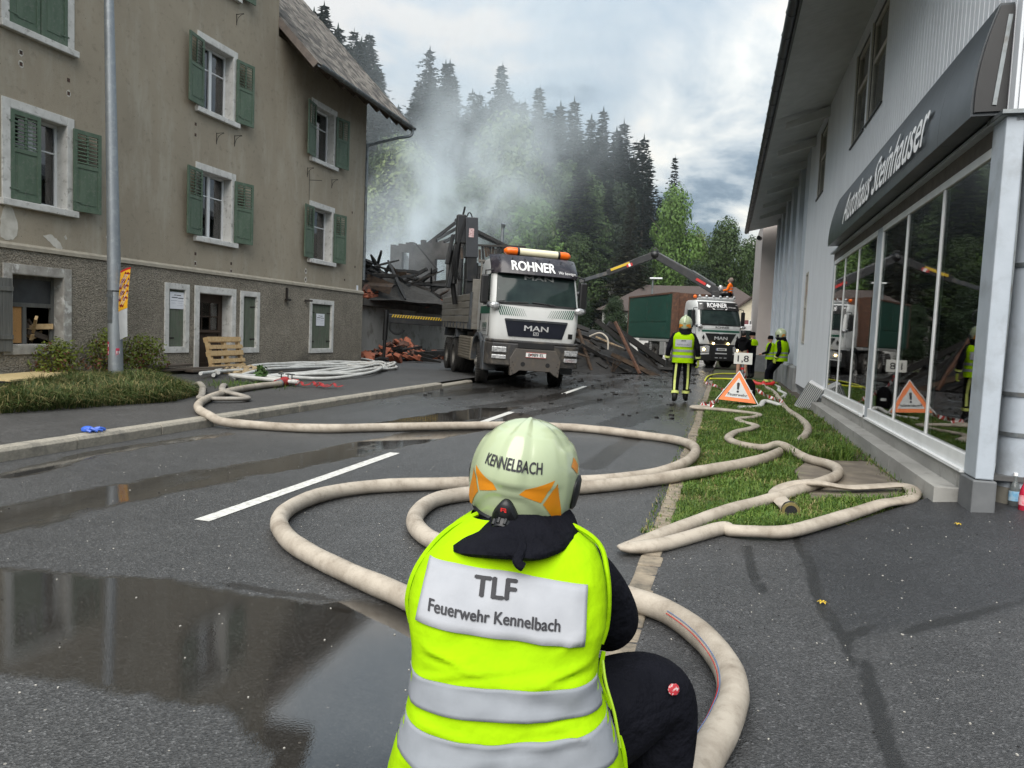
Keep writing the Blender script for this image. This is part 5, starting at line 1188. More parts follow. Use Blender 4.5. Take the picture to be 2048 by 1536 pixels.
b = MB(); b.bb(-1.24, 1.24, 1.71, 1.75, 1.34, 3.72); b.bb(-1.26, -.9, 1.64, 1.75, 1.34, 3.74); b.build('front_plate', M_rust, co, bevel=.01)
b = MB(); b.bb(-1.25, -1.22, 1.75, 2.25, 1.36, 3.68); b.build('side_plate', M_cont, co)
# loading crane of the far truck
lc_ = thing('loading_crane', 'black articulated timber crane reaching left over the green container', 'crane', (-.85, 39.6, 0))
def world_part(b, name, m, parent, **k):
    o = b.build(name, m, None, **k); o.parent = parent; o.location = -Vector(parent.location); return o
E0, E1, E2, E3 = Vector((-.55, 40.0, 3.95)), Vector((-3.83, 40.0, 5.78)), Vector((-6.31, 40.0, 4.78)), Vector((-7.8, 40.0, 4.3))
b = MB(); b.tube([(-.55, 39.9, 1.4), (-.55, 39.9, 3.5)], .24, 10); b.beam((-.55, 39.9, 3.0), (-.6, 39.9, 3.95), .42, .45); world_part(b, 'column', M_crane, lc_, bevel=.02)
b = MB(); b.beam(E0 + Vector((.1, 0, -.1)), E0 + (E1 - E0) * .5, .30, .46, taper=.8); b.beam(E0 + (E1 - E0) * .45, E1, .24, .36, taper=1.0); bm1 = world_part(b, 'main_boom', M_crane, lc_, bevel=.02)
b = MB(); b.tube([E0 + (E1 - E0) * .28 + Vector((0, -.02, .27)), E0 + (E1 - E0) * .95 + Vector((0, 0, .20))], .045, 8); b.tube([E0 + Vector((-.1, 0, .3)), E0 + (E1 - E0) * .4 + Vector((0, 0, .3))], .06, 8); world_part(b, 'ram', M_tgrey, lc_)
b = MB(); b.sphere(E1, .24, 12, 8); b.tube(crom([E1 + Vector((.2, -.1, .15)), E1 + Vector((0, -.1, .35)), E1 + Vector((-.25, -.1, .1)), E1 + Vector((-.5, -.1, -.1))], 4), .03, 6); world_part(b, 'elbow', M_tblk, lc_, smooth=True)
b = MB(); b.beam(E1, E2, .26, .36, taper=.9); world_part(b, 'outer_boom', M_crane, lc_, bevel=.02)
b = MB(); b.beam(E2 + Vector((.2, 0, .05)), E3, .16, .20, taper=.9); world_part(b, 'extension', M_tgrey, lc_, bevel=.01)
b = MB(); b.beam(E1 + (E2 - E1) * .52 + Vector((0, -.14, .07)), E1 + (E2 - E1) * .92 + Vector((0, -.14, .07)), .012, .13); world_part(b, 'warning_plate', M_yel, lc_)
b = MB(); b.beam(E1 + (E2 - E1) * .46 + Vector((0, -.145, -.05)), E1 + (E2 - E1) * .58 + Vector((0, -.145, -.05)), .012, .16); rp = world_part(b, 'red_plate', M_red, lc_)
b = MB(); b.beam(E1 + (E2 - E1) * .50 + Vector((0, -.155, -.05)), E1 + (E2 - E1) * .54 + Vector((0, -.155, -.05)), .01, .16); world_part(b, 'red_plate_band', M_wlet, lc_)
b = MB(); b.beam(E0 + (E1 - E0) * .18 + Vector((0, -.17, 0)), E0 + (E1 - E0) * .33 + Vector((0, -.17, 0)), .01, .13); world_part(b, 'maker_plate', M_red, lc_)
b = MB(); b.beam(E0 + (E1 - E0) * .11 + Vector((0, -.17, 0)), E0 + (E1 - E0) * .165 + Vector((0, -.17, 0)), .01, .11); world_part(b, 'maker_plate', M_wlet, lc_)
b = MB(); b.tube([E3, E3 + Vector((-.05, 0, -.6))], .05, 8); b.sphere(E3 + Vector((-.05, 0, -.7)), .16, 10, 6)
for a in range(4):
    c_, s_ = math.cos(a * 1.57), math.sin(a * 1.57); b.tube(crom([E3 + Vector((-.05, 0, -.8)), E3 + Vector((-.05 + .4 * c_, .4 * s_, -1.0)), E3 + Vector((-.05 + .45 * c_, .45 * s_, -1.4)), E3 + Vector((-.05 + .15 * c_, .15 * s_, -1.75))], 4), .05, 6)
world_part(b, 'grapple', M_tblk, lc_, smooth=True)
b = MB(); b.box((.02, 39.8, 3.22), (.5, .5, .08)); b.box((.24, 39.8, 3.55), (.08, .5, .6)); world_part(b, 'operator_seat', M_tblk, lc_, bevel=.03)
b = MB(); b.beam((-.5, 39.9, 3.3), (.1, 39.8, 3.15), .1, .1); b.tube([(-.35, 39.7, 3.35), (-.1, 39.7, 4.0)], .03, 6); b.tube([(-.4, 39.65, 3.5), (-.32, 39.65, 3.9)], .02, 5); world_part(b, 'control_levers', M_tgrey, lc_)
b = MB(); b.sphere((-.38, 39.65, 4.1), .16, 10, 6, sz=(.7, .3, 1)); world_part(b, 'work_lamp', M_lamp, lc_, smooth=True)

# ================================================================== PEOPLE
def cloth(name, c, c2=None, rough=.85, s=14, b=.35, bd=.02, **kw): return mat(name, c, c2, rough=rough, scale=s, bump=b, bscale=s * 1.3, bdist=bd, spec=.1, **kw)
M_navy = cloth('navy fire jacket', (0.0035, 0.0038, 0.0065), (0.006, 0.0063, 0.010), s=9, b=.7, bd=.05)
M_hivis = cloth('fluorescent yellow vest', (0.30, 0.52, 0.0015), (0.26, 0.46, 0.0015), s=5, b=.5, bd=.03)
M_refl = cloth('silver reflective tape', (0.235, 0.25, 0.275), (0.20, 0.215, 0.235), rough=.5, s=9, b=.2, bd=.01)
M_patchw = cloth('white back patch', (0.36, 0.37, 0.395), (0.31, 0.32, 0.345), s=7, b=.3, bd=.012)
M_yst = cloth('yellow reflective band', (0.55, 0.62, 0.16), (0.50, 0.56, 0.20), rough=.5)
M_skin = mat('skin', (0.48, 0.28, 0.20), (0.42, 0.23, 0.16), rough=.5, scale=10)
M_boot = mat('black boots', (0.005, 0.005, 0.005), (0.008, 0.008, 0.008), rough=.5, scale=10)
M_glove = mat('dark gloves', (0.015, 0.015, 0.017), rough=.8)
M_yglove = mat('yellow gloves', (0.35, 0.42, 0.05), rough=.8)
M_helm = mat('pale luminous helmet shell', (0.38, 0.435, 0.275), (0.34, 0.395, 0.25), rough=.25, scale=3, Coat_Weight=.5, Coat_Roughness=.06, dirt=(.25, .28, .19), dscale=6, dlo=.6, dhi=.85)
M_horan = mat('orange helmet patch', (0.60, 0.215, 0.008), (0.54, 0.19, 0.008), rough=.35)
M_hblk = mat('black helmet rubber', (0.006, 0.0065, 0.008), rough=.45)
M_shorts = cloth('beige shorts', (0.36, 0.27, 0.20), (0.30, 0.22, 0.16))
M_blackc = cloth('black hoodie', (0.0035, 0.0035, 0.0045))
M_orcl = cloth('orange work jacket', (0.80, 0.16, 0.012), (0.70, 0.13, 0.012))
M_hair = mat('dark hair', (0.012, 0.010, 0.008), rough=.6)
M_greyc = cloth('grey hood', (0.18, 0.15, 0.13))

EDG = [('pelvis', 'spine'), ('spine', 'chest'), ('chest', 'neck'), ('neck', 'headb'), ('headb', 'headt')]
for s_ in 'LR': EDG += [('chest', 'sh' + s_), ('sh' + s_, 'el' + s_), ('el' + s_, 'wr' + s_), ('pelvis', 'hip' + s_), ('hip' + s_, 'kn' + s_), ('kn' + s_, 'an' + s_), ('an' + s_, 'toe' + s_)]
RAD = dict(pelvis=.145, spine=.145, chest=.155, neck=.062, headb=.078, headt=.085, sh=.082, el=.062, wr=.046, hip=.112, kn=.082, an=.062, toe=.048)
def base_pose(h=1.0):
    J = dict(pelvis=(0, 0, .97), spine=(0, .0, 1.16), chest=(0, 0, 1.36), neck=(0, .015, 1.52), headb=(0, .03, 1.60), headt=(0, .03, 1.72))
    for s_, q in (('L', -1), ('R', 1)):
        J.update({'sh' + s_: (q * .20, 0, 1.44), 'el' + s_: (q * .27, -.02, 1.16), 'wr' + s_: (q * .28, .05, .90), 'hip' + s_: (q * .10, 0, .92), 'kn' + s_: (q * .12, .02, .50), 'an' + s_: (q * .13, -.02, .09), 'toe' + s_: (q * .15, .16, .045)})
    return J
def bake_body(J, rad, matrule, mats, sub=2):
    names = list(J); idx = {k: i for i, k in enumerate(names)}
    me = bpy.data.meshes.new('skeleton'); me.from_pydata([J[k] for k in names], [(idx[a], idx[b]) for a, b in EDG], [])
    o = bpy.data.objects.new('skeleton', me); COL.objects.link(o)
    sk_ = o.modifiers.new('skin', 'SKIN'); sk_.use_smooth_shade = True; sk_.branch_smoothing = .3
    ly = me.skin_vertices[0].data
    for k, i in idx.items():
        r = rad.get(k, rad.get(k[:-1], .08)); ly[i].radius = (r, r) if isinstance(r, float) else r; ly[i].use_root = (k == 'pelvis')
    sb = o.modifiers.new('sub', 'SUBSURF'); sb.levels = sub; sb.render_levels = sub
    dg = bpy.context.evaluated_depsgraph_get(); dg.update()
    m2 = bpy.data.meshes.new_from_object(o.evaluated_get(dg)); bpy.data.objects.remove(o)
    m2.name = 'body'; m2.materials.clear()
    for m in mats: m2.materials.append(m)
    segs = [(a, b, Vector(J[a]), Vector(J[b])) for a, b in EDG]; mi = []
    for p in m2.polygons:
        c = p.center; best = (9, None, 0)
        for a, b, pa, pb in segs:
            d = pb - pa; t = max(0, min(1, (c - pa).dot(d) / d.length_squared)); dist = (pa + d * t - c).length
            if dist < best[0]: best = (dist, b, t)
        mi.append(matrule(best[1], best[2], c))
    m2.polygons.foreach_set('material_index', mi); m2.polygons.foreach_set('use_smooth', [True] * len(mi)); m2.update()
    return m2
def hand(parent, wrist, direc, palm_n, m, curl=.5, name='glove', size=1.0, side=1):
    w_, d = Vector(wrist), Vector(direc).normalized(); n = Vector(palm_n); s = d.cross(n).normalized() * side; n = s.cross(d).normalized() * side
    if n.dot(Vector(palm_n)) < 0: n = -n
    b = MB(); k = size
    b.tube([w_ - d * .03 * k, w_ + d * .01 * k, w_ + d * .05 * k, w_ + d * .095 * k], [.034 * k, .040 * k, .047 * k, .040 * k], 10, True, 0, [.75, .6, .5, .5], n)
    for i, (off, L) in enumerate(((-.034, .065), (-.012, .078), (.011, .073), (.032, .058))):
        p = w_ + d * .088 * k + s * off * k; a1, a2 = curl, curl * 1.7
        q1 = p + (d * math.cos(a1) + n * math.sin(a1)) * L * .5 * k; q2 = q1 + (d * math.cos(a1 + a2) + n * math.sin(a1 + a2)) * L * .32 * k; q3 = q2 + (d * math.cos(a1 + a2 * 1.6) + n * math.sin(a1 + a2 * 1.6)) * L * .25 * k
        b.tube([p, q1, q2, q3], [.0115 * k, .011 * k, .010 * k, .007 * k], 7)
    p = w_ + d * .03 * k - s * .040 * k; q1 = p + (d * .7 - s * .6 + n * .3) * .035 * k; q2 = q1 + (d * .9 - s * .1 + n * .5) * .03 * k
    b.tube([p, q1, q2], [.015 * k, .013 * k, .008 * k], 7)
    o = b.build(name, m, None, smooth=True, ang=80); o.parent = parent; return o
def oval(cx, cy, z, a, b_, n=32, p=2.4, tilt=0.0):
    r = []
    for k in range(n):
        t = 2 * math.pi * k / n; c, s = math.cos(t), math.sin(t)
        x = a * math.copysign(abs(c) ** (2 / p), c); y = b_ * math.copysign(abs(s) ** (2 / p), s)
        r.append(Vector((cx + x, cy + y, z + tilt * y)))
    return r
def lerp_sections(S, z):
    for u, v in zip(S, S[1:]):
        if z <= v[0]: t = (z - u[0]) / (v[0] - u[0]) if v[0] > u[0] else 0; return [a + (c - a) * t for a, c in zip(u[1:], v[1:])]
    return list(S[-1][1:])
VEST = [(.86, 0, 0, .225, .185), (.95, 0, 0, .222, .185), (1.10, 0, 0, .215, .18), (1.28, 0, .0, .232, .185), (1.40, 0, 0, .235, .17), (1.47, 0, .0, .20, .135), (1.515, 0, .008, .115, .098)]
def vest_on(parent, bands=True, S=VEST, lean=None, zs=None):
    """sleeveless vest round the trunk; lean(p) bends it with the body"""
    L = lean or (lambda p: p)
    zs = [S[0][0] + (S[-1][0] - S[0][0]) * k / 16 for k in range(17)]
    rings = []
    for z in zs:
        cx, cy_, a, b_ = lerp_sections(S, z); rg = oval(cx, cy_, z, a, b_, 36)
        rings.append([L(p + Vector((p.x - cx, p.y - cy_, 0)).normalized() * .010 * noise.noise(p * 9)) for p in rg])
    b = MB(); b.loft(rings, False); v = b.build('vest', M_hivis, parent, smooth=True, ang=70, recalc=False)
    if bands:
        for z0, z1 in ((.97, 1.02), (1.09, 1.14)):
            rr = []
            for z in (z0, (z0 + z1) / 2, z1):
                cx, cy_, a, b_ = lerp_sections(S, z); rr.append([L(p + Vector((p.x - cx, p.y - cy_, 0)).normalized() * (.004 + .010 * noise.noise(p * 9))) for p in oval(cx, cy_, z, a, b_, 36)])
            b = MB(); b.loft(rr, False); b.build('reflective_band', M_refl, v, smooth=True, ang=70, recalc=False)
    return v
def helmet_small(parent, c, rz=0.0, tilt=0.0, k=1.0):
    """full firefighter helmet; local back = -y"""
    o = bpy.data.objects.new('helmet', None); COL.objects.link(o); o.parent = parent; o.location = c; o.rotation_euler = (tilt, 0, rz); o.scale = (k, k, k); o.empty_display_size = .1
    rings = []
    for el in (-38, -25, -10, 5, 20, 35, 50, 65, 80):
        e_ = R(el); cc = math.cos(e_) if el > 0 else 1.0 - .1 * (el / 38) ** 2; zz = .165 * math.sin(e_)
        rings.append([Vector((.138 * cc * math.cos(2 * math.pi * q / 24), .165 * cc * math.sin(2 * math.pi * q / 24), zz)) for q in range(24)])
    b = MB(); b.loft(rings, True); b.build('shell', M_helm, o, smooth=True, ang=60)
    b = MB(); b.tube([(0, .165 * math.cos(R(a)) * 1.02, .165 * math.sin(R(a)) * 1.03) for a in range(-5, 186, 12)], .026, 8, True, 0, .6); b.build('crest', M_helm, o, smooth=True)
    b = MB(); b.tube([(.138 * .93 * math.cos(t), .165 * .93 * math.sin(t), -.108) for t in [2 * math.pi * q / 24 for q in range(25)]], .018, 6); b.build('rim', M_hblk, o, smooth=True)
    for q in (-1, 1):
        b = MB(); b.add([Vector((q * .03, -.168, -.02)), Vector((q * .11, -.125, .0)), Vector((q * .12, -.11, -.05)), Vector((q * .05, -.160, -.055))], [(0, 1, 2, 3)]); b.add([Vector((q * .125, -.10, -.055)), Vector((q * .13, -.085, -.09)), Vector((q * .09, -.125, -.085)), Vector((q * .07, -.15, -.06))], [(0, 1, 2, 3)]); b.build('orange_patch', M_horan, o, recalc=False)
        b = MB(); b.box((q * .138, .02, -.05), (.03, .08, .07)); b.build('side_pod', M_hblk, o, bevel=.012)
    b = MB(); b.loft([[Vector((.128 * math.cos(t), .02 + .150 * math.sin(t) - .01, -.095)) for t in [2 * math.pi * q / 20 for q in range(20)]], [Vector((.135 * math.cos(t), .15 * math.sin(t) - .03, -.17)) for t in [2 * math.pi * q / 20 for q in range(20)]], [Vector((.155 * math.cos(t), .155 * math.sin(t) - .05, -.22)) for t in [2 * math.pi * q / 20 for q in range(20)]]], False); b.build('neck_cover', M_navy, o, smooth=True, recalc=False)
    return o
def face(parent, c, rz, m=None):
    b = MB(); b.sphere((0, 0, 0), .1, 14, 10, sz=(.80, .95, 1.2)); b.tube([(0, .088, .02), (0, .115, -.02), (0, .10, -.035)], [.012, .018, .012], 6); b.tube([(-.025, .088, -.06), (.025, .088, -.06)], .007, 5)
    for q in (-1, 1): b.sphere((q * .08, 0, -.005), .028, 8, 6, sz=(.4, .8, 1.2))
    o = b.build('head', m or M_skin, None, smooth=True); o.parent = parent; o.location = c; o.rotation_euler = (0, 0, rz)
    for q in (-1, 1):
        e_ = MB(); e_.sphere((q * .032, .082, .022), .011, 8, 6); e_.build('eye', M_hair, o, smooth=True)
    return o
def band(parent, p0, p1, r, m, n=12, r1=None):
    b = MB(); b.tube([p0, p1], [r, r1 or r], n, False); return b.build('reflective_band', m, parent, smooth=True, recalc=False)
def strip(parent, pts, w_, m, up):
    b = MB(); P = [Vector(p) for p in pts]; L_, R_ = [], []
    for i, p in enumerate(P):
        d = (P[min(i + 1, len(P) - 1)] - P[max(i - 1, 0)]).normalized(); s = d.cross(Vector(up)).normalized() * w_ / 2; L_.append(p - s); R_.append(p + s)
    b.loft([L_, R_], False, closed=False); return b.build('reflective_strip', m, parent, recalc=False)
def rule_fire(b, t, c): # 0 jacket 1 trousers 2 boots 3 skin
    if b in ('headb', 'headt'): return 3
    if b.startswith('toe') or (b.startswith('an') and t > .72): return 2
    if b.startswith('wr') and t > .93: return 3
    if b[:2] in ('kn', 'an') or b.startswith('hip'): return 1
    return 0

# ---- firefighter walking away (back patch MTF)
p = thing('person', 'firefighter in navy gear and yellow MTF vest walking away on the wet road', 'person', (-.87, 16.7, 0), R(3)); p.scale = (1.03, 1.03, 1.03)
J = base_pose(); J.update(anL=(-.12, -.16, .10), toeL=(-.14, .02, .05), knL=(-.12, -.03, .50), anR=(.10, .14, .10), toeR=(.12, .32, .05), knR=(.11, .12, .52), elL=(-.30, -.05, 1.17), wrL=(-.33, .02, .90), elR=(.30, -.05, 1.17), wrR=(.32, .04, .92))
link('body', bake_body(J, RAD, rule_fire, [M_navy, M_navy, M_boot, M_skin]), p)
v = vest_on(p)
S = VEST
def backpt(x, z, off=.008):
    cx, cy_, a, b_ = lerp_sections(S, z); q = min(.999, abs((x - cx) / a)); return Vector((x, cy_ - b_ * (1 - q ** 2.4) ** (1 / 2.4) - off, z))
b = MB(); n_ = 12; b.loft([[backpt(-.17 + .34 * k / n_, z) for k in range(n_ + 1)] for z in (1.20, 1.25, 1.30, 1.35)], False, closed=False); pt = b.build('back_patch', M_patchw, v, smooth=True, recalc=False)
letters('lettering', 'MTF', .035, lambda x, y, z=0: backpt(x, 1.305 + y, .013), M_ink, pt, bold=.02, cuts=(4, 0)); letters('lettering', 'Feuerwehr Kennelbach', .020, lambda x, y, z=0: backpt(x, 1.235 + y, .013), M_ink, pt, width=.26, cuts=(10, 0))
helmet_small(p, (0.02, .02, 1.70), R(-8), R(6)); face(p, (0, .04, 1.62), 0)
hand(p, (-.335, .03, .87), (-.05, .1, -1), (1, 0, 0), M_glove, .6); hand(p, (.325, .05, .89), (.05, .1, -1), (-1, 0, 0), M_yglove, .6, side=-1)
for s_, q in (('L', -1), ('R', 1)):
    K, A = Vector(J['kn' + s_]), Vector(J['an' + s_]); H_ = Vector(J['hip' + s_])
    band(p, K + (A - K) * .62, K + (A - K) * .76, .083, M_yst); E_, W_ = Vector(J['el' + s_]), Vector(J['wr' + s_]); band(p, E_ + (W_ - E_) * .62, E_ + (W_ - E_) * .78, .062, M_yst)
    strip(p, [H_ + Vector((q * .02, -.118, -.05)), H_ + (K - H_) * .5 + Vector((q * .02, -.108, 0)), K + Vector((q * .02, -.092, 0)), K + (A - K) * .55 + Vector((q * .02, -.088, 0))], .045, M_yst, (0, -1, 0))
# ---- firefighter leaning on the plinth
p = thing('person', 'firefighter in white helmet and yellow vest leaning back against the grey building', 'person', (1.45, 24.1, .03), R(58))
J = base_pose(); 
def lean_(v_, a=R(20)):  # tip backwards about the feet
    v_ = Vector(v_); y, z = v_.y, v_.z; return Vector((v_.x, y * math.cos(a) - (z) * math.sin(a) , z * math.cos(a) + y * math.sin(a)))
for k in list(J):
    if not k.startswith(('an', 'toe')): J[k] = lean_(J[k])
sft = Vector((0, .42, 0))
for s_ in 'LR':
    J['an' + s_] = Vector(J['an' + s_]) + Vector((0, .12, 0)); J['toe' + s_] = Vector(J['toe' + s_]) + Vector((0, .12, 0)); J['kn' + s_] = Vector((J['kn' + s_][0], .10, .50)); J['hip' + s_] = Vector((J['hip' + s_][0], -.22, .90))
J['pelvis'] = Vector((0, -.24, .95)); J['spine'] = Vector((0, -.27, 1.13)); J['chest'] = Vector((0, -.28, 1.32)); J['neck'] = Vector((0, -.25, 1.47)); J['headb'] = Vector((0, -.22, 1.55)); J['headt'] = Vector((0, -.2, 1.67))
for s_, q in (('L', -1), ('R', 1)): J['sh' + s_] = Vector((q * .2, -.27, 1.40)); J['el' + s_] = Vector((q * .27, -.34, 1.12)); J['wr' + s_] = Vector((q * .24, -.2, .90))
link('body', bake_body(J, RAD, rule_fire, [M_navy, M_navy, M_boot, M_skin]), p)
vest_on(p, lean=lambda q: q + Vector((0, -.25 - .02 * (q.z - .9), -.035)))
helmet_small(p, (0, -.2, 1.65), 0, R(-4)); face(p, (0, -.18, 1.57), 0)
hand(p, (-.24, -.2, .87), (0, .2, -1), (1, 0, 0), M_yglove, .6); hand(p, (.24, -.2, .87), (0, .2, -1), (-1, 0, 0), M_yglove, .6, side=-1)
for s_ in 'LR':
    K, A = Vector(J['kn' + s_]), Vector(J['an' + s_]); band(p, K + (A - K) * .62, K + (A - K) * .80, .083, M_yst); E_, W_ = Vector(J['el' + s_]), Vector(J['wr' + s_]); band(p, E_ + (W_ - E_) * .62, E_ + (W_ - E_) * .8, .062, M_yst)
# ---- policeman-like pair and civilian in shorts
def rule_civ(b, t, c):
    if b in ('headb', 'headt'): return 3
    if b.startswith('toe'): return 2
    if b.startswith('an'): return 3
    if b.startswith('kn'): return 1 if t < .85 else 3
    if b.startswith('hip'): return 1
    if b.startswith('wr') and t > .9: return 3
    return 0
p = thing('person', 'person in black hooded top, beige shorts and bare legs seen from behind', 'person', (.66, 29.3, zroad(29)), R(-10))
J = base_pose(); J.update(wrR=(.10, .26, 1.1), elR=(.25, .1, 1.15), wrL=(-.10, .24, 1.08), elL=(-.26, .08, 1.15)); link('body', bake_body(J, RAD, rule_civ, [M_blackc, M_shorts, M_boot, M_skin]), p)
face(p, (0, .03, 1.66), R(20)); b = MB(); b.sphere((0, 0, 0), .108, 14, 8, sz=(.85, 1, 1.1)); o = b.build('hair', M_hair, None, smooth=True); o.parent = p; o.location = (0, .012, 1.685)
for q in (-1, 1): hand(p, (q * .09, .27, 1.10), (-q * .4, .9, 0), (0, 0, -1), M_skin, .9, name='hand', side=-q)
b = MB(); b.loft([oval(0, -.02, z, a, c_, 20) for z, a, c_ in ((1.42, .14, .11), (1.50, .13, .12), (1.56, .09, .10))], False); b.build('hood', M_blackc, p, smooth=True, recalc=False)
for i, (lab, loc, rz, hat) in enumerate((('police officer in dark uniform, yellow vest collar and black cap beside person in shorts', (1.02, 29.6, 0), R(60), 1), ('person in black beanie, dark sleeves and yellow vest facing left near the wall', (1.62, 28.6, 0), R(80), 0))):
    p = thing('person', lab, 'person', loc, rz); J = base_pose(); k_ = 1.0 if i == 0 else .93
    J.update(wrR=(.18, .28, 1.08), elR=(.28, .08, 1.14), wrL=(-.16, .30, 1.06), elL=(-.28, .08, 1.14)); p.scale = (k_, k_, k_)
    link('body', bake_body(J, RAD, rule_fire, [M_navy, M_navy, M_boot, M_skin]), p); vest_on(p, bands=(i == 1), S=VEST if i else [(1.28, 0, 0, .232, .185), (1.40, 0, 0, .235, .17), (1.47, 0, .0, .20, .135), (1.515, 0, .008, .115, .098)])
    face(p, (0, .03, 1.65), 0)
    b = MB(); b.loft([[Vector((r_ * math.cos(t), r_ * 1.12 * math.sin(t), z)) for t in [2 * math.pi * q / 18 for q in range(18)]] for z, r_ in ((-.01, .092), (.05, .098), (.10, .10 if hat else .085), (.13, .07), (.14, .02))], True)
    if hat: b.box((0, .12, .0), (.14, .09, .012), Matrix.Rotation(-.25, 3, 'X'))
    o = b.build('cap' if hat else 'beanie', M_blackc, None, smooth=True); o.parent = p; o.location = (0, .03, 1.66)
    for q in (-1, 1): hand(p, (q * .17, .30, 1.06), (-q * .3, .9, -.1), (0, 0, -1), M_skin if i else M_glove, .9, name='hand' if i else 'glove', side=-q)
# ---- crane operator
p = thing('person', 'crane operator in orange jacket and grey hood sitting on the far truck', 'person', (.10, 39.6, 2.95), R(75))
J = base_pose()
for k in list(J):
    if k[:2] not in ('kn', 'an', 'to'): J[k] = Vector(J[k]) + Vector((0, 0, -.13))
for s_, q in (('L', -1), ('R', 1)): J.update({'kn' + s_: (q * .13, .42, .82), 'an' + s_: (q * .13, .48, .42), 'toe' + s_: (q * .14, .64, .38), 'el' + s_: (q * .27, .08, 1.04), 'wr' + s_: (q * .17, .32, 1.02)})
link('body', bake_body(J, RAD, rule_fire, [M_orcl, M_blackc, M_boot, M_skin]), p)
face(p, (0, .03, 1.53), 0); b = MB(); b.sphere((0, 0, 0), .125, 14, 8, sz=(.9, 1, 1.1)); o = b.build('hood', M_greyc, None, smooth=True); o.parent = p; o.location = (0, -.02, 1.555)
for z in (1.0, 1.14):
    b = MB(); b.loft([oval(0, 0, z_, .175, .165, 24, 2.0) for z_ in (z, z + .05)], False); b.build('reflective_band', M_refl, p, smooth=True, recalc=False)
for q in (-1, 1): hand(p, (q * .16, .34, 1.02), (-q * .2, 1, 0), (0, 0, -1), M_glove, .9, side=-q)

# ================================================================== KNEELING FIREFIGHTER (foreground)
KX, KY = -.2735 * 1.85, .9619 * 1.85
kf = thing('person', 'crouching firefighter seen from behind in yellow TLF vest and pale helmet', 'person', (KX, KY, 0), R(15.87))
J = dict(pelvis=(.03, -.06, .37), spine=(.02, -.03, .55), chest=(.02, .06, .72), neck=(.035, .14, .88), headb=(.04, .17, .95), headt=(.045, .19, 1.06))
J.update(shL=(-.145, .12, .785), elL=(-.19, .32, .56), wrL=(-.10, .48, .50), shR=(.225, .085, .80), elR=(.325, .20, .57), wrR=(.22, .46, .52))
J.update(hipL=(-.09, -.05, .33), knL=(-.14, .36, .13), anL=(-.13, -.04, .12), toeL=(-.13, -.20, .05), hipR=(.14, -.03, .35), knR=(.455, .17, .435), anR=(.44, .10, .12), toeR=(.46, .28, .05))
RK = dict(RAD); RK.update(pelvis=.165, spine=.15, chest=.15, sh=.095, el=.085, wr=.055, hip=.155, kn=.15, an=.085, toe=.055)
link('body', bake_body(J, RK, rule_fire, [M_navy, M_navy, M_boot, M_skin], 3), kf)
hand(kf, (-.08, .50, .50), (.7, .6, 0), (0, 0, -1), M_glove, .8); hand(kf, (.20, .48, .52), (-.7, .6, 0), (0, 0, -1), M_glove, .8, side=-1)
# sections of the vest: z, x left, x right, y centre, half depth
KV = [(.18, -.262, .325, -.085, .185), (.26, -.266, .326, -.088, .19), (.34, -.262, .318, -.088, .188), (.40, -.248, .302, -.082, .182), (.45, -.232, .285, -.072, .176), (.50, -.222, .265, -.06, .172), (.56, -.218, .242, -.045, .168), (.62, -.222, .245, -.025, .165), (.68, -.236, .262, -.003, .163), (.73, -.238, .265, .018, .160), (.78, -.226, .262, .04, .152), (.82, -.205, .253, .06, .140), (.855, -.172, .236, .078, .124), (.885, -.135, .195, .098, .104), (.91, -.095, .14, .115, .08)]
KV = [(z, a, c, y, d) for z, a, c, y, d in KV]
def kvs(z):
    xl, xr, yc, dp_ = lerp_sections(KV, z); return (xl + xr) / 2, yc, (xr - xl) / 2, dp_
CREASES = [(-.22, .66, -.02, .60, .010, .008), (.24, .64, .06, .585, .012, .009), (.25, .61, .10, .60, -.010, .007), (.22, .72, .12, .64, .008, .008), (-.20, .63, -.08, .62, -.008, .007), (-.24, .50, -.05, .47, .009, .008), (.27, .50, .05, .465, .010, .008), (-.25, .40, -.02, .43, .009, .008), (.30, .40, .08, .37, .010, .009), (.10, .62, -.12, .59, -.007, .006), (-.05, .36, .2, .33, .009, .008), (-.2, .33, .0, .30, .008, .008), (.0, .50, .2, .53, -.007, .007), (-.15, .46, .1, .455, -.007, .006), (.28, .45, .16, .50, .008, .007), (-.23, .57, -.1, .60, .008, .007)]
def fold(x, z, y=-1.0):
    """cloth folds of the vest back"""
    f = .010 * noise.noise(Vector((x * 3.2 + z * 2.5, z * 9.0, 2.0))) + .006 * noise.noise(Vector((x * 11, z * 16 - x * 9, 5.0)))
    rd = noise.noise(Vector((x * 4.0 - z * 3.0, z * 7.0 + x * 5.0, 7.7))); f += .012 * (1 - abs(rd) * 2.2) * ss(.5, .0, abs(z - .47) / .5)
    rd = noise.noise(Vector((x * 9.0 + z * 6.0, z * 12.0 - x * 4.0, 1.3))); f += .006 * (1 - abs(rd) * 2.4)
    f += .010 * math.exp(-((z - .60 + .10 * x) / .022) ** 2) * ss(-.1, .2, x) - .008 * math.exp(-((z - .565 + .16 * x) / .018) ** 2)
    f += .008 * math.exp(-((z - .43 - .08 * x) / .02) ** 2) * ss(.15, -.15, x)
    f *= .75
    for (x0, z0, x1, z1, am, wd) in CREASES:
        ex, ez = x1 - x0, z1 - z0; t = max(0, min(1, ((x - x0) * ex + (z - z0) * ez) / (ex * ex + ez * ez))); d = math.hypot(x - x0 - t * ex, z - z0 - t * ez); k_ = math.sin(math.pi * min(1, max(0, t)) * .9 + .15); f += am * k_ * math.exp(-(d / wd) ** 2)
    return f
def kback(x, z, off=0.0):
    cx, cy_, a, b_ = kvs(z); q = min(.9995, abs((x - cx) / a)); return Vector((x, cy_ - b_ * (1 - q ** 3.0) ** (1 / 3.0) - off - fold(x, z) * (1 - q ** 6), z))
rings = []; NZ = 110
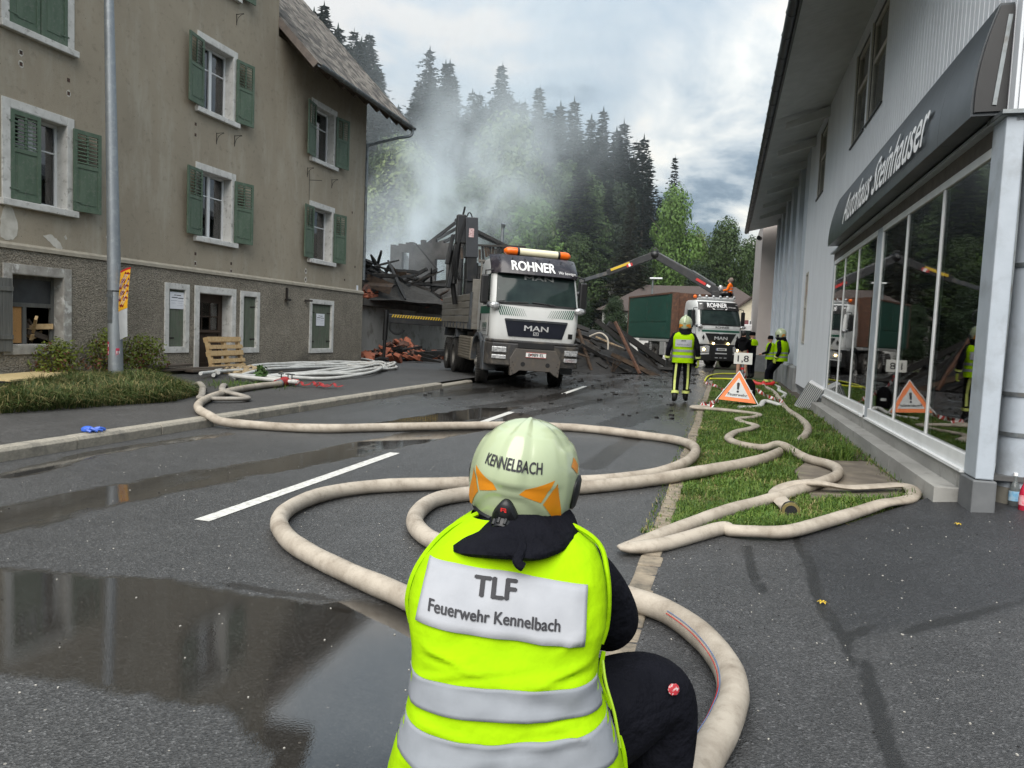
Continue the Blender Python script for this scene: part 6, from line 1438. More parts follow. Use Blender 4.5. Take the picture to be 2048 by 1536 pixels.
for j in range(NZ + 1):
    z = .18 + (.91 - .18) * j / NZ; cx, cy_, a, b_ = kvs(z); rg = []
    for q in oval(cx, cy_, z, a, b_, 96, 3.0):
        xr_ = abs((q.x - cx) / a)
        if q.y < cy_: q.y -= fold(q.x, z) * (1 - xr_ ** 6)
        rg.append(q)
    rings.append(rg)
b = MB(); b.loft(rings, False); kv = b.build('vest', M_hivis, kf, smooth=True, ang=80, recalc=False)
def backstrip(name, m, zlo, zhi, x0, x1, off, nx=44, nz=8, parent=None, wrap=False):
    """cloth sheet on the vest back between two curves"""
    rows = []
    for j in range(nz + 1):
        row = []
        for i in range(nx + 1):
            x = x0(j / nz) + (x1(j / nz) - x0(j / nz)) * i / nx; z = zlo(x) + (zhi(x) - zlo(x)) * j / nz
            cx, cy_, a, b_ = kvs(z); x = max(cx - a * .9993, min(cx + a * .9993, x)); row.append(kback(x, z, off))
        rows.append(row)
    b = MB(); b.loft(rows, False, closed=False)
    o = b.build(name, m, parent or kv, smooth=True, ang=80, recalc=False); sol = o.modifiers.new('th', 'SOLIDIFY'); sol.thickness = .004; sol.offset = 0; return o
pt = backstrip('back_patch', M_patchw, lambda x: .698 - .075 * (x + .2), lambda x: .828 - .085 * (x + .2) + .008 * math.cos(x * 8), lambda t: -.208 + .02 * t, lambda t: .197 + .008 * t, .006)
backstrip('reflective_band', M_refl, lambda x: .518 + .012 * (x + .2), lambda x: .582 + .015 * (x + .2), lambda t: -.30, lambda t: .30, .005)
backstrip('reflective_band', M_refl, lambda x: .398 + .07 * max(0, x) + .02 * ss(-.1, -.26, x), lambda x: .474 + .09 * max(0, x) - .0 + .01 * ss(-.1, -.26, x), lambda t: -.32, lambda t: .33, .005)
letters('lettering', 'TLF', .040, lambda x, y, z=0: kback(x - .018, .768 + y - .06 * x, .011), M_ink, pt, bold=.04, width=.100, cuts=(4, 1), shear=.06)
letters('lettering', 'Feuerwehr Kennelbach', .0255, lambda x, y, z=0: kback(x - .020, .716 + y - .075 * x, .011), M_ink, pt, bold=.028, width=.315, cuts=(14, 0), shear=.05)
# piping along the hem of the right side and zip
b = MB(); b.tube(crom([(.262, -.02, .60), (.252, -.05, .545), (.272, -.06, .49), (.30, -.07, .42), (.318, -.09, .36), (.325, -.10, .25)], 5), .006, 6); b.build('piping', M_hivis, kv, smooth=True)
b = MB(); b.tube(crom([(.255, -.06, .595), (.262, -.085, .55), (.285, -.10, .48), (.302, -.11, .40)], 5), .004, 6); b.build('zip', mat('vest zip', (.35, .55, .02), rough=.5), kv, smooth=True)
# shoulder hems
for q, pts_ in ((1, [(.10, .105, .915), (.19, .06, .895), (.245, .03, .86), (.263, -.0, .80), (.27, -.01, .73), (.268, -.01, .66), (.255, -.02, .62)]), (-1, [(-.07, .10, .915), (-.14, .06, .885), (-.19, .03, .84), (-.228, .0, .78), (-.243, -.01, .71), (-.232, -.01, .65)])):
    b = MB(); b.tube(crom(pts_, 6), .0065, 6); b.build('hem', M_hivis, kv, smooth=True)
# neck cloth
def nc(t, z, a, b_, cx, cy_, amp):
    r_ = 1 + amp * noise.noise(Vector((math.cos(t) * 2.2, math.sin(t) * 2.2, z * 9))) + amp * .5 * math.sin(5 * t + z * 30)
    return Vector((cx + a * math.cos(t) * r_, cy_ + b_ * math.sin(t) * r_, z + .006 * math.sin(3 * t + 1)))
b = MB(); b.loft([[nc(2 * math.pi * k / 48, z + .020 + .012 * math.cos(2 * math.pi * k / 48), a, b_, cx, cy_, am) for k in range(48)] for z, a, b_, cx, cy_, am in ((.95, .085, .09, .045, .18, .0), (.925, .098, .115, .045, .165, .01), (.90, .118, .140, .042, .145, .03), (.878, .142, .162, .036, .120, .045), (.864, .158, .178, .026, .100, .05), (.850, .172, .190, .018, .085, .05), (.838, .170, .190, .014, .078, .05), (.826, .150, .175, .012, .08, .03))], False)
b.build('neck_cloth', M_navy, kf, smooth=True, ang=80, recalc=False)
b = MB(); b.tube(crom([(.03, -.03, .905), (.042, -.085, .882), (.030, -.122, .858), (.045, -.122, .842)], 5), [.012] * 16, 8, True, 0, .6); b.build('cloth_fold', M_navy, kf, smooth=True)
# badge and pocket on the right trouser leg
b = MB(); b.sphere((0, 0, 0), .016, 14, 6, sz=(1, .2, 1)); o = b.build('badge', mat('red badge', (.36, .02, .03), (.50, .40, .40), rough=.5, scale=150, lo=.52, hi=.6), kf, smooth=True); o.location = (.455, .018, .490); o.rotation_euler = (R(-14), 0, R(10))
b = MB(); b.bb(-.035, .035, -.004, .004, -.03, .03); o = b.build('pocket_flap', cloth('worn navy', (.03, .028, .03)), kf, bevel=.006); o.location = (.345, .045, .36); o.rotation_euler = (R(-10), R(-14), R(5))
# ---- detailed helmet
hm = bpy.data.objects.new('helmet', None); COL.objects.link(hm); hm.parent = kf; hm.location = (.047, .175, 1.008); hm.rotation_euler = (R(3), R(6.0), R(-15)); hm.empty_display_size = .1
HA, HB, HC = .141, .168, .154
def hs(az, el, off=0.0):
    """az 0 = back, positive to the right seen from behind; el in degrees"""
    e_ = R(el); ce = math.cos(e_) ** .80 if el > 0 else 1.0 - .16 * (el / 45) ** 2
    z = HC * math.sin(e_) if el > 0 else HC * 1.02 * math.sin(e_) * 1.0
    y = -HB * math.cos(az) * ce; x = HA * math.sin(az) * ce
    bulge = 0.0
    n_ = Vector((x / HA ** 2, y / HB ** 2, z / HC ** 2)).normalized()
    return Vector((x, y, z)) + n_ * (off + bulge)
AZ = [2 * math.pi * k / 72 for k in range(72)]
def el_low(az): return -38 - 8 * math.cos(az) * 0 - 6 * ss(.9, 2.2, abs(((az + math.pi) % (2 * math.pi)) - math.pi)) * 0
def relief(az, el):
    a = ((az + math.pi) % (2 * math.pi)) - math.pi; r_ = 0.0
    r_ += .007 * ss(.26, .20, abs(a)) * ss(-2, 6, el)                              # crest
    r_ += .004 * ss(58, 52, el) * ss(-9, -4, el - 10) * ss(1.0, .9, abs(a))        # name panel
    r_ += .006 * ss(.95, 1.10, abs(a)) * ss(45, 35, el)                            # side shells
    edge = -6 - 26 * ss(.22, 1.0, abs(a))
    r_ += .006 * ss(edge - 4, edge + 2, el) * ss(1.3, 1.0, abs(a))                 # arch over the knob
    return r_
els = [-40 + 126 * k / 50 for k in range(51)]
b = MB(); b.loft([[hs(az, el, relief(az, el)) for az in AZ] for el in els], True); b.build('shell', M_helm, hm, smooth=True, ang=75)
b = MB(); b.loft([[hs(az, el, off) for az in AZ] for el, off in ((-34, -.004), (-35, .007), (-46, .008), (-56, .004), (-60, -.010), (-52, -.03))], False); b.build('rim', M_hblk, hm, smooth=True, ang=60)
def hpatch(pts, m, name, off=.0085, n=6):
    """quad given by four (az, el) corners laid on the shell"""
    b = MB(); rows = []
    for j in range(n + 1):
        row = []
        for i in range(n + 1):
            u, v = i / n, j / n
            az = (1 - v) * ((1 - u) * pts[0][0] + u * pts[1][0]) + v * ((1 - u) * pts[3][0] + u * pts[2][0]); el = (1 - v) * ((1 - u) * pts[0][1] + u * pts[1][1]) + v * ((1 - u) * pts[3][1] + u * pts[2][1])
            row.append(hs(az, el, relief(az, el) + .0012))
        rows.append(row)
    b.loft(rows, False, closed=False); return b.build(name, m, hm, smooth=True, recalc=False)
for q in (-1, 1):
    hpatch([(q * .20, -2.5), (q * .60, -9), (q * .80, 12), (q * .30, 3)], M_horan, 'orange_patch'); hpatch([(q * .64, -10.5), (q * 1.0, -31), (q * 1.12, -29), (q * .86, 9)], M_horan, 'orange_patch')
    hpatch([(q * 1.25, 22), (q * 1.5, 12), (q * 1.6, 20), (q * 1.42, 30)], M_horan, 'orange_patch')
    b = MB(); rows = []
    for r_, off in ((1.0, .002), (1.0, .011), (.75, .015), (.05, .016)): rows.append([hs(q * (1.62 + .26 * r_ * math.cos(t)), -8 + 17 * r_ * math.copysign(abs(math.sin(t)) ** .6, math.sin(t)), off) for t in [2 * math.pi * k / 20 for k in range(20)]])
    b.loft(rows, True); b.build('side_pod', M_hblk, hm, smooth=True, ang=50)
# rear adjuster housing and knob
b = MB(); rows = []
for r_, off in ((1.0, .0), (1.0, .014), (.85, .022), (.05, .024)):
    rows.append([hs(.26 * r_ * (1.0 - .35 * ss(-.2, 1, math.sin(t))) * math.cos(t), -30 + 21 * r_ * math.copysign(abs(math.sin(t)) ** .8, math.sin(t)), off) for t in [2 * math.pi * k / 28 for k in range(28)]])
b.loft(rows, True); b.build('adjuster_housing', M_hblk, hm, smooth=True, ang=50)
kp = hs(0, -33, .020); kn_ = (hs(0, -33, .04) - hs(0, -33, 0)).normalized(); b = MB(); b.tube([kp, kp + kn_ * .012, kp + kn_ * .020, kp + kn_ * .022], [.030, .029, .024, .010], 20)
for k in range(10):
    a = 2 * math.pi * k / 10; sd_ = Vector((1, 0, 0)); up_ = kn_.cross(sd_).normalized(); b.tube([kp + (sd_ * math.cos(a) + up_ * math.sin(a)) * .029, kp + (sd_ * math.cos(a) + up_ * math.sin(a)) * .028 + kn_ * .016], .005, 6)
b.build('adjuster_knob', M_hblk, hm, smooth=True, ang=50)
b = MB(); c_ = hs(0, -15.5, .0235); 
for (x0, x1, z0, z1) in ((-.008, -.004, -.005, .005), (-.004, .006, .002, .005), (.004, .007, -.001, .003), (-.003, .004, -.002, 0), (.002, .008, -.006, -.002)): b.add([c_ + Vector((x, -.004, z)) for x, z in ((x0, z0), (x1, z0), (x1, z1), (x0, z1))], [(0, 1, 2, 3)])
b.build('emblem', M_red, hm, recalc=False)
letters('lettering', 'KENNELBACH', .026, lambda x, y, z=0: hs((x - .0) / HA * 1.08, 17.5 + y * 400, relief(x / HA, 18 + y * 400) + .0018), M_ink, hm, bold=.03, width=.142, cuts=(10, 2))
face(kf, (.05, .21, .98), R(-15))

# ================================================================== BURNT BUILDING AND DEBRIS
M_char = mat('charred timber', (0.0045, 0.0042, 0.004), (0.010, 0.009, 0.008), rough=.75, scale=9, bump=.7, bscale=30, bdist=.015, dirt=(.05, .042, .035), dscale=4, dlo=.62, dhi=.8)
M_charg = mat('ashy timber', (0.038, 0.033, 0.028), (0.016, 0.014, 0.012), rough=.9, scale=7, bump=.6, bscale=30, bdist=.01)
M_charb = mat('scorched brown timber', (0.060, 0.036, 0.020), (0.022, 0.014, 0.009), rough=.85, scale=7, bump=.5, bscale=30)
M_brick = mat('broken brick', (0.36, 0.115, 0.060), (0.27, 0.085, 0.048), rough=.9, scale=9, bump=.5, bscale=40, dirt=(.30, .26, .22), dscale=7, dlo=.6, dhi=.75)
M_brickd = mat('sooty brick', (0.15, 0.065, 0.045), (0.07, 0.045, 0.035), rough=.9, scale=9, bump=.5)
M_ash = mat('ash rubble', (0.018, 0.017, 0.015), (0.045, 0.041, 0.036), rough=.95, scale=6, bump=1.0, bscale=14, bdist=.06)
M_sootw = mat('sooty plaster wall', (0.10, 0.096, 0.092), (0.035, 0.033, 0.032), rough=.9, scale=1.2, bump=.4, dirt=(.022, .021, .02), dscale=1.4, dlo=.42, dhi=.7)
M_oldconc = mat('dirty concrete wall', (0.32, 0.31, 0.285), (0.24, 0.232, 0.21), rough=.9, scale=1.0, sc3=(1, 1, .3), bump=.4, dirt=(.075, .06, .04), dscale=1.6, dlo=.52, dhi=.75)
M_sheet = mat('crumpled sheet metal', (0.20, 0.19, 0.18), (0.10, 0.085, 0.07), rough=.45, metal=.6, scale=6)
ru = thing('burnt_house', 'burnt out ruin of a house with sooty broken walls and collapsed roof, smoking', 'ruin', (-14.4, 32, 0))
def W(b, name, m, parent=ru, **k): return world_part(b, name, m, parent, **k)
b = MB(); b.bb(-24, -14.4, 27.4, 27.7, -.1, 2.2); b.bb(-14.7, -14.4, 27.7, 38.5, -.1, 2.2); b.bb(-24, -14.4, 38.5, 38.8, -.1, 2.2); W(b, 'ground_floor_wall', M_oldconc)
b = MB(); b.bb(-24.2, -14.1, 27.2, 33.2, 2.2, 2.50); W(b, 'floor_slab', mat('scorched slab', (.085, .075, .065), (.05, .045, .04), rough=.9, scale=3, bump=.6), bevel=.03); b = MB(); b.bb(-24.2, -14.25, 33.2, 38.9, 2.12, 2.46); W(b, 'floor_slab', MATS['scorched slab'], bevel=.03)
def ragged(x0, x1, y, z0, ztop, holes, th=.3, seed=1, axis='x'):
    random.seed(seed); b = MB(); n = int((x1 - x0) / .22); 
    for i in range(n):
        a, c = x0 + (x1 - x0) * i / n, x0 + (x1 - x0) * (i + 1) / n; zt = ztop((a + c) / 2) + random.uniform(-.16, .12)
        zz = [z0, zt]
        for h in holes:
            if h[0] < (a + c) / 2 < h[1]: zz = [z0, h[2], h[3], max(zt, h[3] + .1)]
        for k in range(0, len(zz), 2):
            if axis == 'x': b.bb(a, c, y, y + th, zz[k], zz[k + 1])
            else: b.bb(y, y + th, a, c, zz[k], zz[k + 1])
    return b
W(ragged(-18.0, -14.0, 38.2, 2.4, lambda x: 6.2 - .10 * abs(x + 16), [(-17.55, -17.1, 4.55, 5.55), (-15.6, -14.9, 3.9, 5.2)], .3, 3), 'sooty_wall', M_sootw)
W(ragged(38.2, 41.5, -18.25, 2.4, lambda y: 6.1 - .35 * (y - 38.2), [(39.0, 39.9, 4.2, 5.4)], .25, 4, 'y'), 'sooty_wall', M_sootw)
W(ragged(-14.0, -10.4, 38.6, 0.0, lambda x: 5.0, [(-13.2, -12.2, 3.3, 4.5), (-11.7, -10.9, 3.2, 4.5)], .3, 6), 'sooty_wall', M_sootw)
W(ragged(38.6, 44, -10.5, 0.0, lambda y: 5.2, [], .3, 7, 'y'), 'sooty_wall', M_sootw)
# broken roof on the right part
random.seed(17)
roofpl = [(-14.9, 38.2, 6.6), (-14.5, 38.3, 7.35), (-13.7, 38.4, 7.2), (-12.3, 38.3, 6.35), (-10.5, 38.2, 5.55), (-10.6, 38.1, 5.45)]
for k in range(9):
    t = k / 8; y0 = 38.0 + t * 3.2; b = MB(); b.beam((-14.4 + random.uniform(-.1, .1), y0, 7.3 - .3 * t), (-10.3 + random.uniform(-.3, .2), y0 + random.uniform(-.2, .2), 5.35), .12, .16); W(b, 'burnt_rafter', M_char)
    if k % 2: b = MB(); b.beam((-14.5, y0, 7.25 - .3 * t), (-17.0 + random.uniform(-1, .5), y0, 5.6 + random.uniform(-.3, .4)), .12, .16); W(b, 'burnt_rafter', M_char)
b = MB(); b.add([(-13.9, 37.9, 7.0), (-12.2, 37.9, 6.2), (-12.3, 39.6, 6.25), (-13.7, 39.3, 6.95)], [(0, 1, 2, 3)]); b.add([(-11.9, 37.8, 6.1), (-10.3, 37.8, 5.5), (-10.3, 40, 5.5), (-11.8, 39.2, 6.05)], [(0, 1, 2, 3)]); b.add([(-14.3, 38.2, 7.4), (-13.4, 37.9, 6.95), (-13.6, 39.4, 7.0)], [(0, 1, 2)]); W(b, 'roof_sheet', M_sheet)
for k in range(26):
    xx = -14.2 + k * .15; zz = 5.85 + random.uniform(-.15, .12); b = MB(); b.beam((xx, 37.75 + random.uniform(-.05, .05), zz), (xx + random.uniform(-.12, .12), 37.75, zz - random.uniform(.5, 1.0)), .13, .03, up=(0, 1, 0)); W(b, 'hanging_board', random.choice((M_char, M_char, M_charb, M_charg, M_charb)))
b = MB(); b.beam((-14.3, 37.7, 5.95), (-10.3, 37.7, 5.85), .12, .10); W(b, 'burnt_plate', M_charg)
b = MB(); b.tube([(-11.75, 38.2, 5.6), (-11.75, 38.2, 6.95)], .10, 10); b.tube([(-11.75, 38.2, 6.95), (-11.7, 38.15, 7.12)], .13, 10); W(b, 'flue_pipe', M_zinc, smooth=True)
for k in range(5):
    b = MB(); b.beam((-14 + k * .9, 37.9, 0), (-14 + k * .9 + .05, 37.9, 5.0), .16, .16); W(b, 'burnt_post', M_char)
b = MB(); b.tube([(-16.6, 37.9, 6.0), (-15.2, 37.7, 4.6)], .04, 6); W(b, 'bent_pipe', M_char)

_bm = {}
def beam_mesh(m, L, a):
    key = (m.name, L, a)
    if key not in _bm:
        random.seed(hash((L, a)) % 1000); b = MB(); n = 5; rings = []
        for i in range(n + 1):
            x = -L / 2 + L * i / n; k = 1 + random.uniform(-.18, .12) - (.35 if i in (0, n) else 0); rings.append([Vector((x, a * .5 * k * sx_ + random.uniform(-.012, .012), a * .5 * k * sz_ + random.uniform(-.012, .012))) for sx_, sz_ in ((-1, -1), (1, -1), (1, 1), (-1, 1))])
        b.loft(rings, True); me = b.mesh('beam', m); fixn(me); _bm[key] = me
    return _bm[key]
_km = []
for v in range(6):
    random.seed(v + 50); b = MB(); b.box((0, 0, 0), (.25 * random.uniform(.5, 1), .13, .09 * random.uniform(.7, 1.3)))
    b.v = [(x + random.uniform(-.02, .02), y + random.uniform(-.015, .015), z + random.uniform(-.015, .015)) for x, y, z in b.v]; me = b.mesh('brick', (M_brick, M_brick, M_brick, M_brickd, M_brick, M_brickd)[v]); _km.append(me)
def scatter(parent, n, fn, kind='beam', seed=0, name=None):
    rnd = random.Random(seed); pl_ = Vector(parent.location)
    for _ in range(n):
        p, e_ = fn(rnd)
        if kind == 'beam': me = beam_mesh(rnd.choice((M_char, M_char, M_char, M_char, M_char, M_charg, M_charb)), rnd.choice((1.2, 1.9, 2.8, 3.6)), rnd.choice((.08, .13, .18)))
        else: me = rnd.choice(_km)
        o = bpy.data.objects.new(name or ('charred_beam' if kind == 'beam' else 'brick'), me); COL.objects.link(o); o.parent = parent; o.location = Vector(p) - pl_; o.rotation_euler = e_
        if kind != 'beam': s_ = rnd.uniform(.8, 2.0); o.scale = (s_, s_, s_)
def mound(name, parent, cx, cy_, rx, ry, h, z0, m, seed, rz=0):
    b = MB(); n, mm = 28, 10; pl_ = Vector(parent.location); rings = []
    for j in range(mm + 1):
        t = j / mm; r_ = 1 - t; rg = []
        for k in range(n):
            a = 2 * math.pi * k / n; x, y = math.cos(a) * r_, math.sin(a) * r_; q = Vector((x * 2.3 + seed, y * 2.3, seed)); z = h * (1 - (1 - t) ** 1.6) * (1 + .5 * noise.noise(q)) * (.55 + .45 * ss(0, .4, t)) + .15 * noise.noise(q * 4)
            rg.append(Vector((cx + x * rx + .2 * noise.noise(q * 3) , cy_ + y * ry, z0 + max(0, z))) - pl_)
        rings.append(rg)
    b.loft(rings, True); o = b.build(name, m, parent, smooth=False); return o
h1 = thing('rubble_heap', 'heap of charred beams and red bricks on the concrete floor slab of the ruin', 'rubble heap', (-16, 31, 2.5))
mound('ash', h1, -16.8, 32.0, 4.4, 5.4, 1.9, 2.45, M_ash, 1.3)
def f1(r):
    x, y = r.uniform(-19.5, -13.9), r.uniform(27.6, 37.0); h_ = 1.9 * max(.1, 1 - ((x + 16.9) / 3.6) ** 2 * .7) * max(.2, 1 - ((y - 32) / 6) ** 2); return (x, y, 2.55 + h_ * r.uniform(.5, 1.05)), (r.uniform(-.5, .5), r.uniform(-.55, .55), r.uniform(0, 3.14))
scatter(h1, 150, f1, 'beam', 1)
def f2(r):
    y = r.uniform(27.3, 36.5); x = -14.2 - abs(r.gauss(0, .5)); return (x, y, 2.56 + abs(r.gauss(0, .18)) + .10 * (-14.2 - x)), (r.uniform(-.9, .9), r.uniform(-.9, .9), r.uniform(0, 6))
scatter(h1, 220, f2, 'brick', 2)
rnd = random.Random(8)
for k in range(16):
    b = MB(); a, c_ = rnd.uniform(.5, 1.2), rnd.uniform(.4, .9); b.add([(-a / 2, -c_ / 2, 0), (a / 2, -c_ / 2, .08), (a / 2, 0, -.1), (a / 2, c_ / 2, .05), (-a / 2, c_ / 2, 0), (-a / 2, 0, .12)], [(0, 1, 2, 5), (5, 2, 3, 4)]); o = b.build('bent_panel', rnd.choice((M_sheet, M_charb, M_char, M_charg)), h1); o.location = (rnd.uniform(-2, 2), rnd.uniform(-3, 4), rnd.uniform(.6, 1.5)); o.rotation_euler = (rnd.uniform(-1.2, 1.2), rnd.uniform(-1.2, 1.2), rnd.uniform(0, 6))
    sm = o.modifiers.new('t', 'SOLIDIFY'); sm.thickness = .015
h2 = thing('brick_heap', 'small heap of broken red bricks at the foot of the dirty concrete wall', 'rubble heap', (-13.2, 28.8, .14))
def f3(r):
    x, y = r.gauss(-13.0, .7), r.gauss(28.6, 1.4); h_ = .55 * math.exp(-((x + 13.1) / .8) ** 2 - ((y - 28.6) / 1.4) ** 2); return (x, y, .22 + h_ * r.uniform(.6, 1.1)), (r.uniform(-.8, .8), r.uniform(-.8, .8), r.uniform(0, 6))
scatter(h2, 110, f3, 'brick', 3); mound('ash', h2, -13.1, 28.7, 1.3, 2.0, .5, .12, M_ash, 4.1)
def f4(r): return (r.uniform(-14.2, -10.8), r.uniform(26.3, 31), .25 + r.uniform(0, .2)), (r.uniform(-.1, .1), r.uniform(-.2, .2), r.uniform(0, 3))
scatter(h2, 14, f4, 'beam', 4)
h3 = thing('charred_timber_heap', 'tall heap of black charred roof timbers beside the tipper truck', 'timber heap', (-4.6, 29, 0))
mound('ash', h3, -5.2, 29.6, 3.0, 2.6, 1.5, 0.02, M_char, 7.7)
def f5(r):
    t = r.random(); x = -7.0 + 4.4 * t; y = r.uniform(27.4, 31.0) + .4 * t; h_ = 2.3 * (1 - t) ** 1.5 * max(.25, 1 - ((y - 29.2) / 2.6) ** 2); return (x, y, .15 + h_ * r.uniform(.35, 1.0)), (r.uniform(-.4, .4), r.gauss(.42, .2), r.gauss(.0, .5))
scatter(h3, 110, f5, 'beam', 5)
for a, c_, m, wd in (((-4.08, 28.4, 1.95), (-2.95, 27.6, .06), M_rust, .10), ((-4.5, 29.4, 1.9), (-1.9, 30.6, .12), M_char, .26), ((-4.9, 28.9, 2.0), (-2.4, 29.4, .1), M_char, .22), ((-4.6, 28.0, 1.2), (-3.5, 27.4, .9), M_charg, .10), ((-5.4, 27.9, 1.6), (-4.7, 27.2, .1), M_charb, .10), ((-4.7, 27.9, 1.35), (-3.6, 27.6, .95), mat('splintered pale wood', (.34, .25, .15), (.12, .08, .05), rough=.8, scale=9), .07)):
    b = MB(); b.beam(a, c_, wd, wd * .8); world_part(b, 'long_beam', m, h3)
b = MB(); b.tube(crom([(-4.9, 27.6, 1.35), (-4.5, 27.5, 1.5), (-4.2, 27.45, 1.3), (-4.15, 27.4, .9)], 5), .035, 6); world_part(b, 'bent_strip', mat('pale plastic strip', (.4, .36, .3), rough=.6), h3, smooth=True)
for k in range(14):
    b = MB(); b.beam((-3.9 + rnd.uniform(-.1, .1), 27.3, .1), (-3.9 + rnd.uniform(-.35, .35), 27.3 + rnd.uniform(-.2, .2), rnd.uniform(.35, .65)), .018, .012); world_part(b, 'splinter', M_charb, h3)
def f6(r): return (r.uniform(-5.6, -1.5), r.uniform(25.0, 28.0), .05), (r.uniform(-.1, .1), r.uniform(-.1, .1), r.uniform(0, 3))
rr_ = random.Random(31)
fr_ = MB()
for k in range(330):
    x, y = rr_.uniform(-6.2, -.8), 30 - 17 * rr_.random() ** 1.7; s_ = rr_.uniform(.015, .06)
    if abs(noise.noise(Vector((x * .8, y * .5, 3)))) > .28: continue
    fr_.box((x, y, zroad(y) + s_ * .3), (s_ * rr_.uniform(1, 2.5), s_, s_ * .6), Matrix.Rotation(rr_.uniform(0, 3), 3, 'Z'))
tag(fr_.build('debris_crumbs', M_char), 'small black crumbs of charred debris strewn over the wet road', 'debris', kind='stuff')

# smoke over the fire site
sm = G('smoke'); sm.n.remove(sm.b)
t = sm.new('ShaderNodeTexCoord'); s3 = sm.new('ShaderNodeSeparateXYZ'); sm.l(t.outputs['Object'], s3.inputs[0])
X_, Y_, Z_ = s3.outputs
zz = sm.math('MAXIMUM', sm.math('SUBTRACT', Z_, 2.5), 0.0)
wid = sm.math('ADD', 2.1, sm.math('MULTIPLY', zz, .29))
ax_ = sm.math('ADD', -19.6, sm.math('MULTIPLY', zz, .40)); ay_ = sm.math('ADD', 41.0, sm.math('MULTIPLY', zz, .45))
ux = sm.math('DIVIDE', sm.math('SUBTRACT', X_, ax_), wid); uy = sm.math('DIVIDE', sm.math('SUBTRACT', Y_, ay_), sm.math('MULTIPLY', wid, 1.3))
g2 = sm.math('EXPONENT', sm.math('MULTIPLY', sm.math('ADD', sm.math('MULTIPLY', ux, ux), sm.math('MULTIPLY', uy, uy)), -1.0))
fall = sm.math('EXPONENT', sm.math('MULTIPLY', zz, -.20))
n1 = sm.noise(.30, 5, .6, sc3=(1, 1, .8), dist=.6)
nr = sm.ramp(n1, [(.42, 0.0), (.62, 1.0)])
core = sm.math('MULTIPLY', sm.math('MULTIPLY', g2, fall), sm.math('MULTIPLY', nr, 1.6))
# drifting veil in front of the wood
n2 = sm.noise(.09, 4, .6, sc3=(1, 1, 1.4), dist=.5); nv = sm.ramp(n2, [(.36, 0.0), (.66, 1.0)])
vx = sm.math('DIVIDE', sm.math('ADD', X_, 18.0), 16.0); vz = sm.math('DIVIDE', sm.math('SUBTRACT', Z_, 11.0), 11.0)
vg = sm.math('EXPONENT', sm.math('MULTIPLY', sm.math('ADD', sm.math('MULTIPLY', vx, vx), sm.math('MULTIPLY', vz, vz)), -1.0))
veil = sm.math('MULTIPLY', sm.math('MULTIPLY', vg, nv), .0052)
den = sm.math('ADD', core, veil)
pv = sm.new('ShaderNodeVolumePrincipled'); pv.inputs['Color'].default_value = (.90, .96, 1.0, 1); pv.inputs['Anisotropy'].default_value = .25; sm.l(den, pv.inputs['Density'])
sm.l(pv.outputs[0], sm.o.inputs['Volume'])
b = MB(); b.bb(-48, 8, 28.6, 62, 1.0, 34); o = b.build('smoke', sm.m); tag(o, 'white smoke rising from the burnt house and drifting before the wood', 'smoke', kind='stuff')

# ================================================================== TREES AND FAR BUILDINGS
def treemat(name, c, var=.45, tr=.2):
    g = G(name); oi = g.new('ShaderNodeObjectInfo'); n1 = g.noise(.35, 3); n2 = g.noise(2.5, 2)
    f = g.math('ADD', g.math('MULTIPLY', n1, .6), g.math('ADD', g.math('MULTIPLY', oi.outputs['Random'], .35), g.math('MULTIPLY', n2, .35)))
    col = g.mix(g.ramp(f, [(.35, 0.0), (.95, 1.0)]), tuple(v * (1 - var) for v in c), tuple(v * (1 + var) for v in c))
    g.fin(col, .7, None, None, .2)
    td = g.new('ShaderNodeBsdfTranslucent'); g.l(col, td.inputs['Color']); ms = g.new('ShaderNodeMixShader'); ms.inputs[0].default_value = tr
    g.l(g.b.outputs[0], ms.inputs[1]); g.l(td.outputs[0], ms.inputs[2]); g.l(ms.outputs[0], g.o.inputs['Surface']); return g.m
M_spr = treemat('dark spruce needles', (0.013, 0.026, 0.019)); M_sprb = treemat('brownish spruce needles', (0.042, 0.042, 0.024))
M_dec = [treemat('fresh green leaves', (0.085, 0.150, 0.035)), treemat('mid green leaves', (0.055, 0.090, 0.030)), treemat('pale young leaves', (0.12, 0.155, 0.06)), treemat('dark leaves', (0.026, 0.044, 0.02))]
M_bark = mat('bark', (0.06, 0.05, 0.04), (0.04, 0.034, 0.028), rough=.9, scale=8, bump=.5)
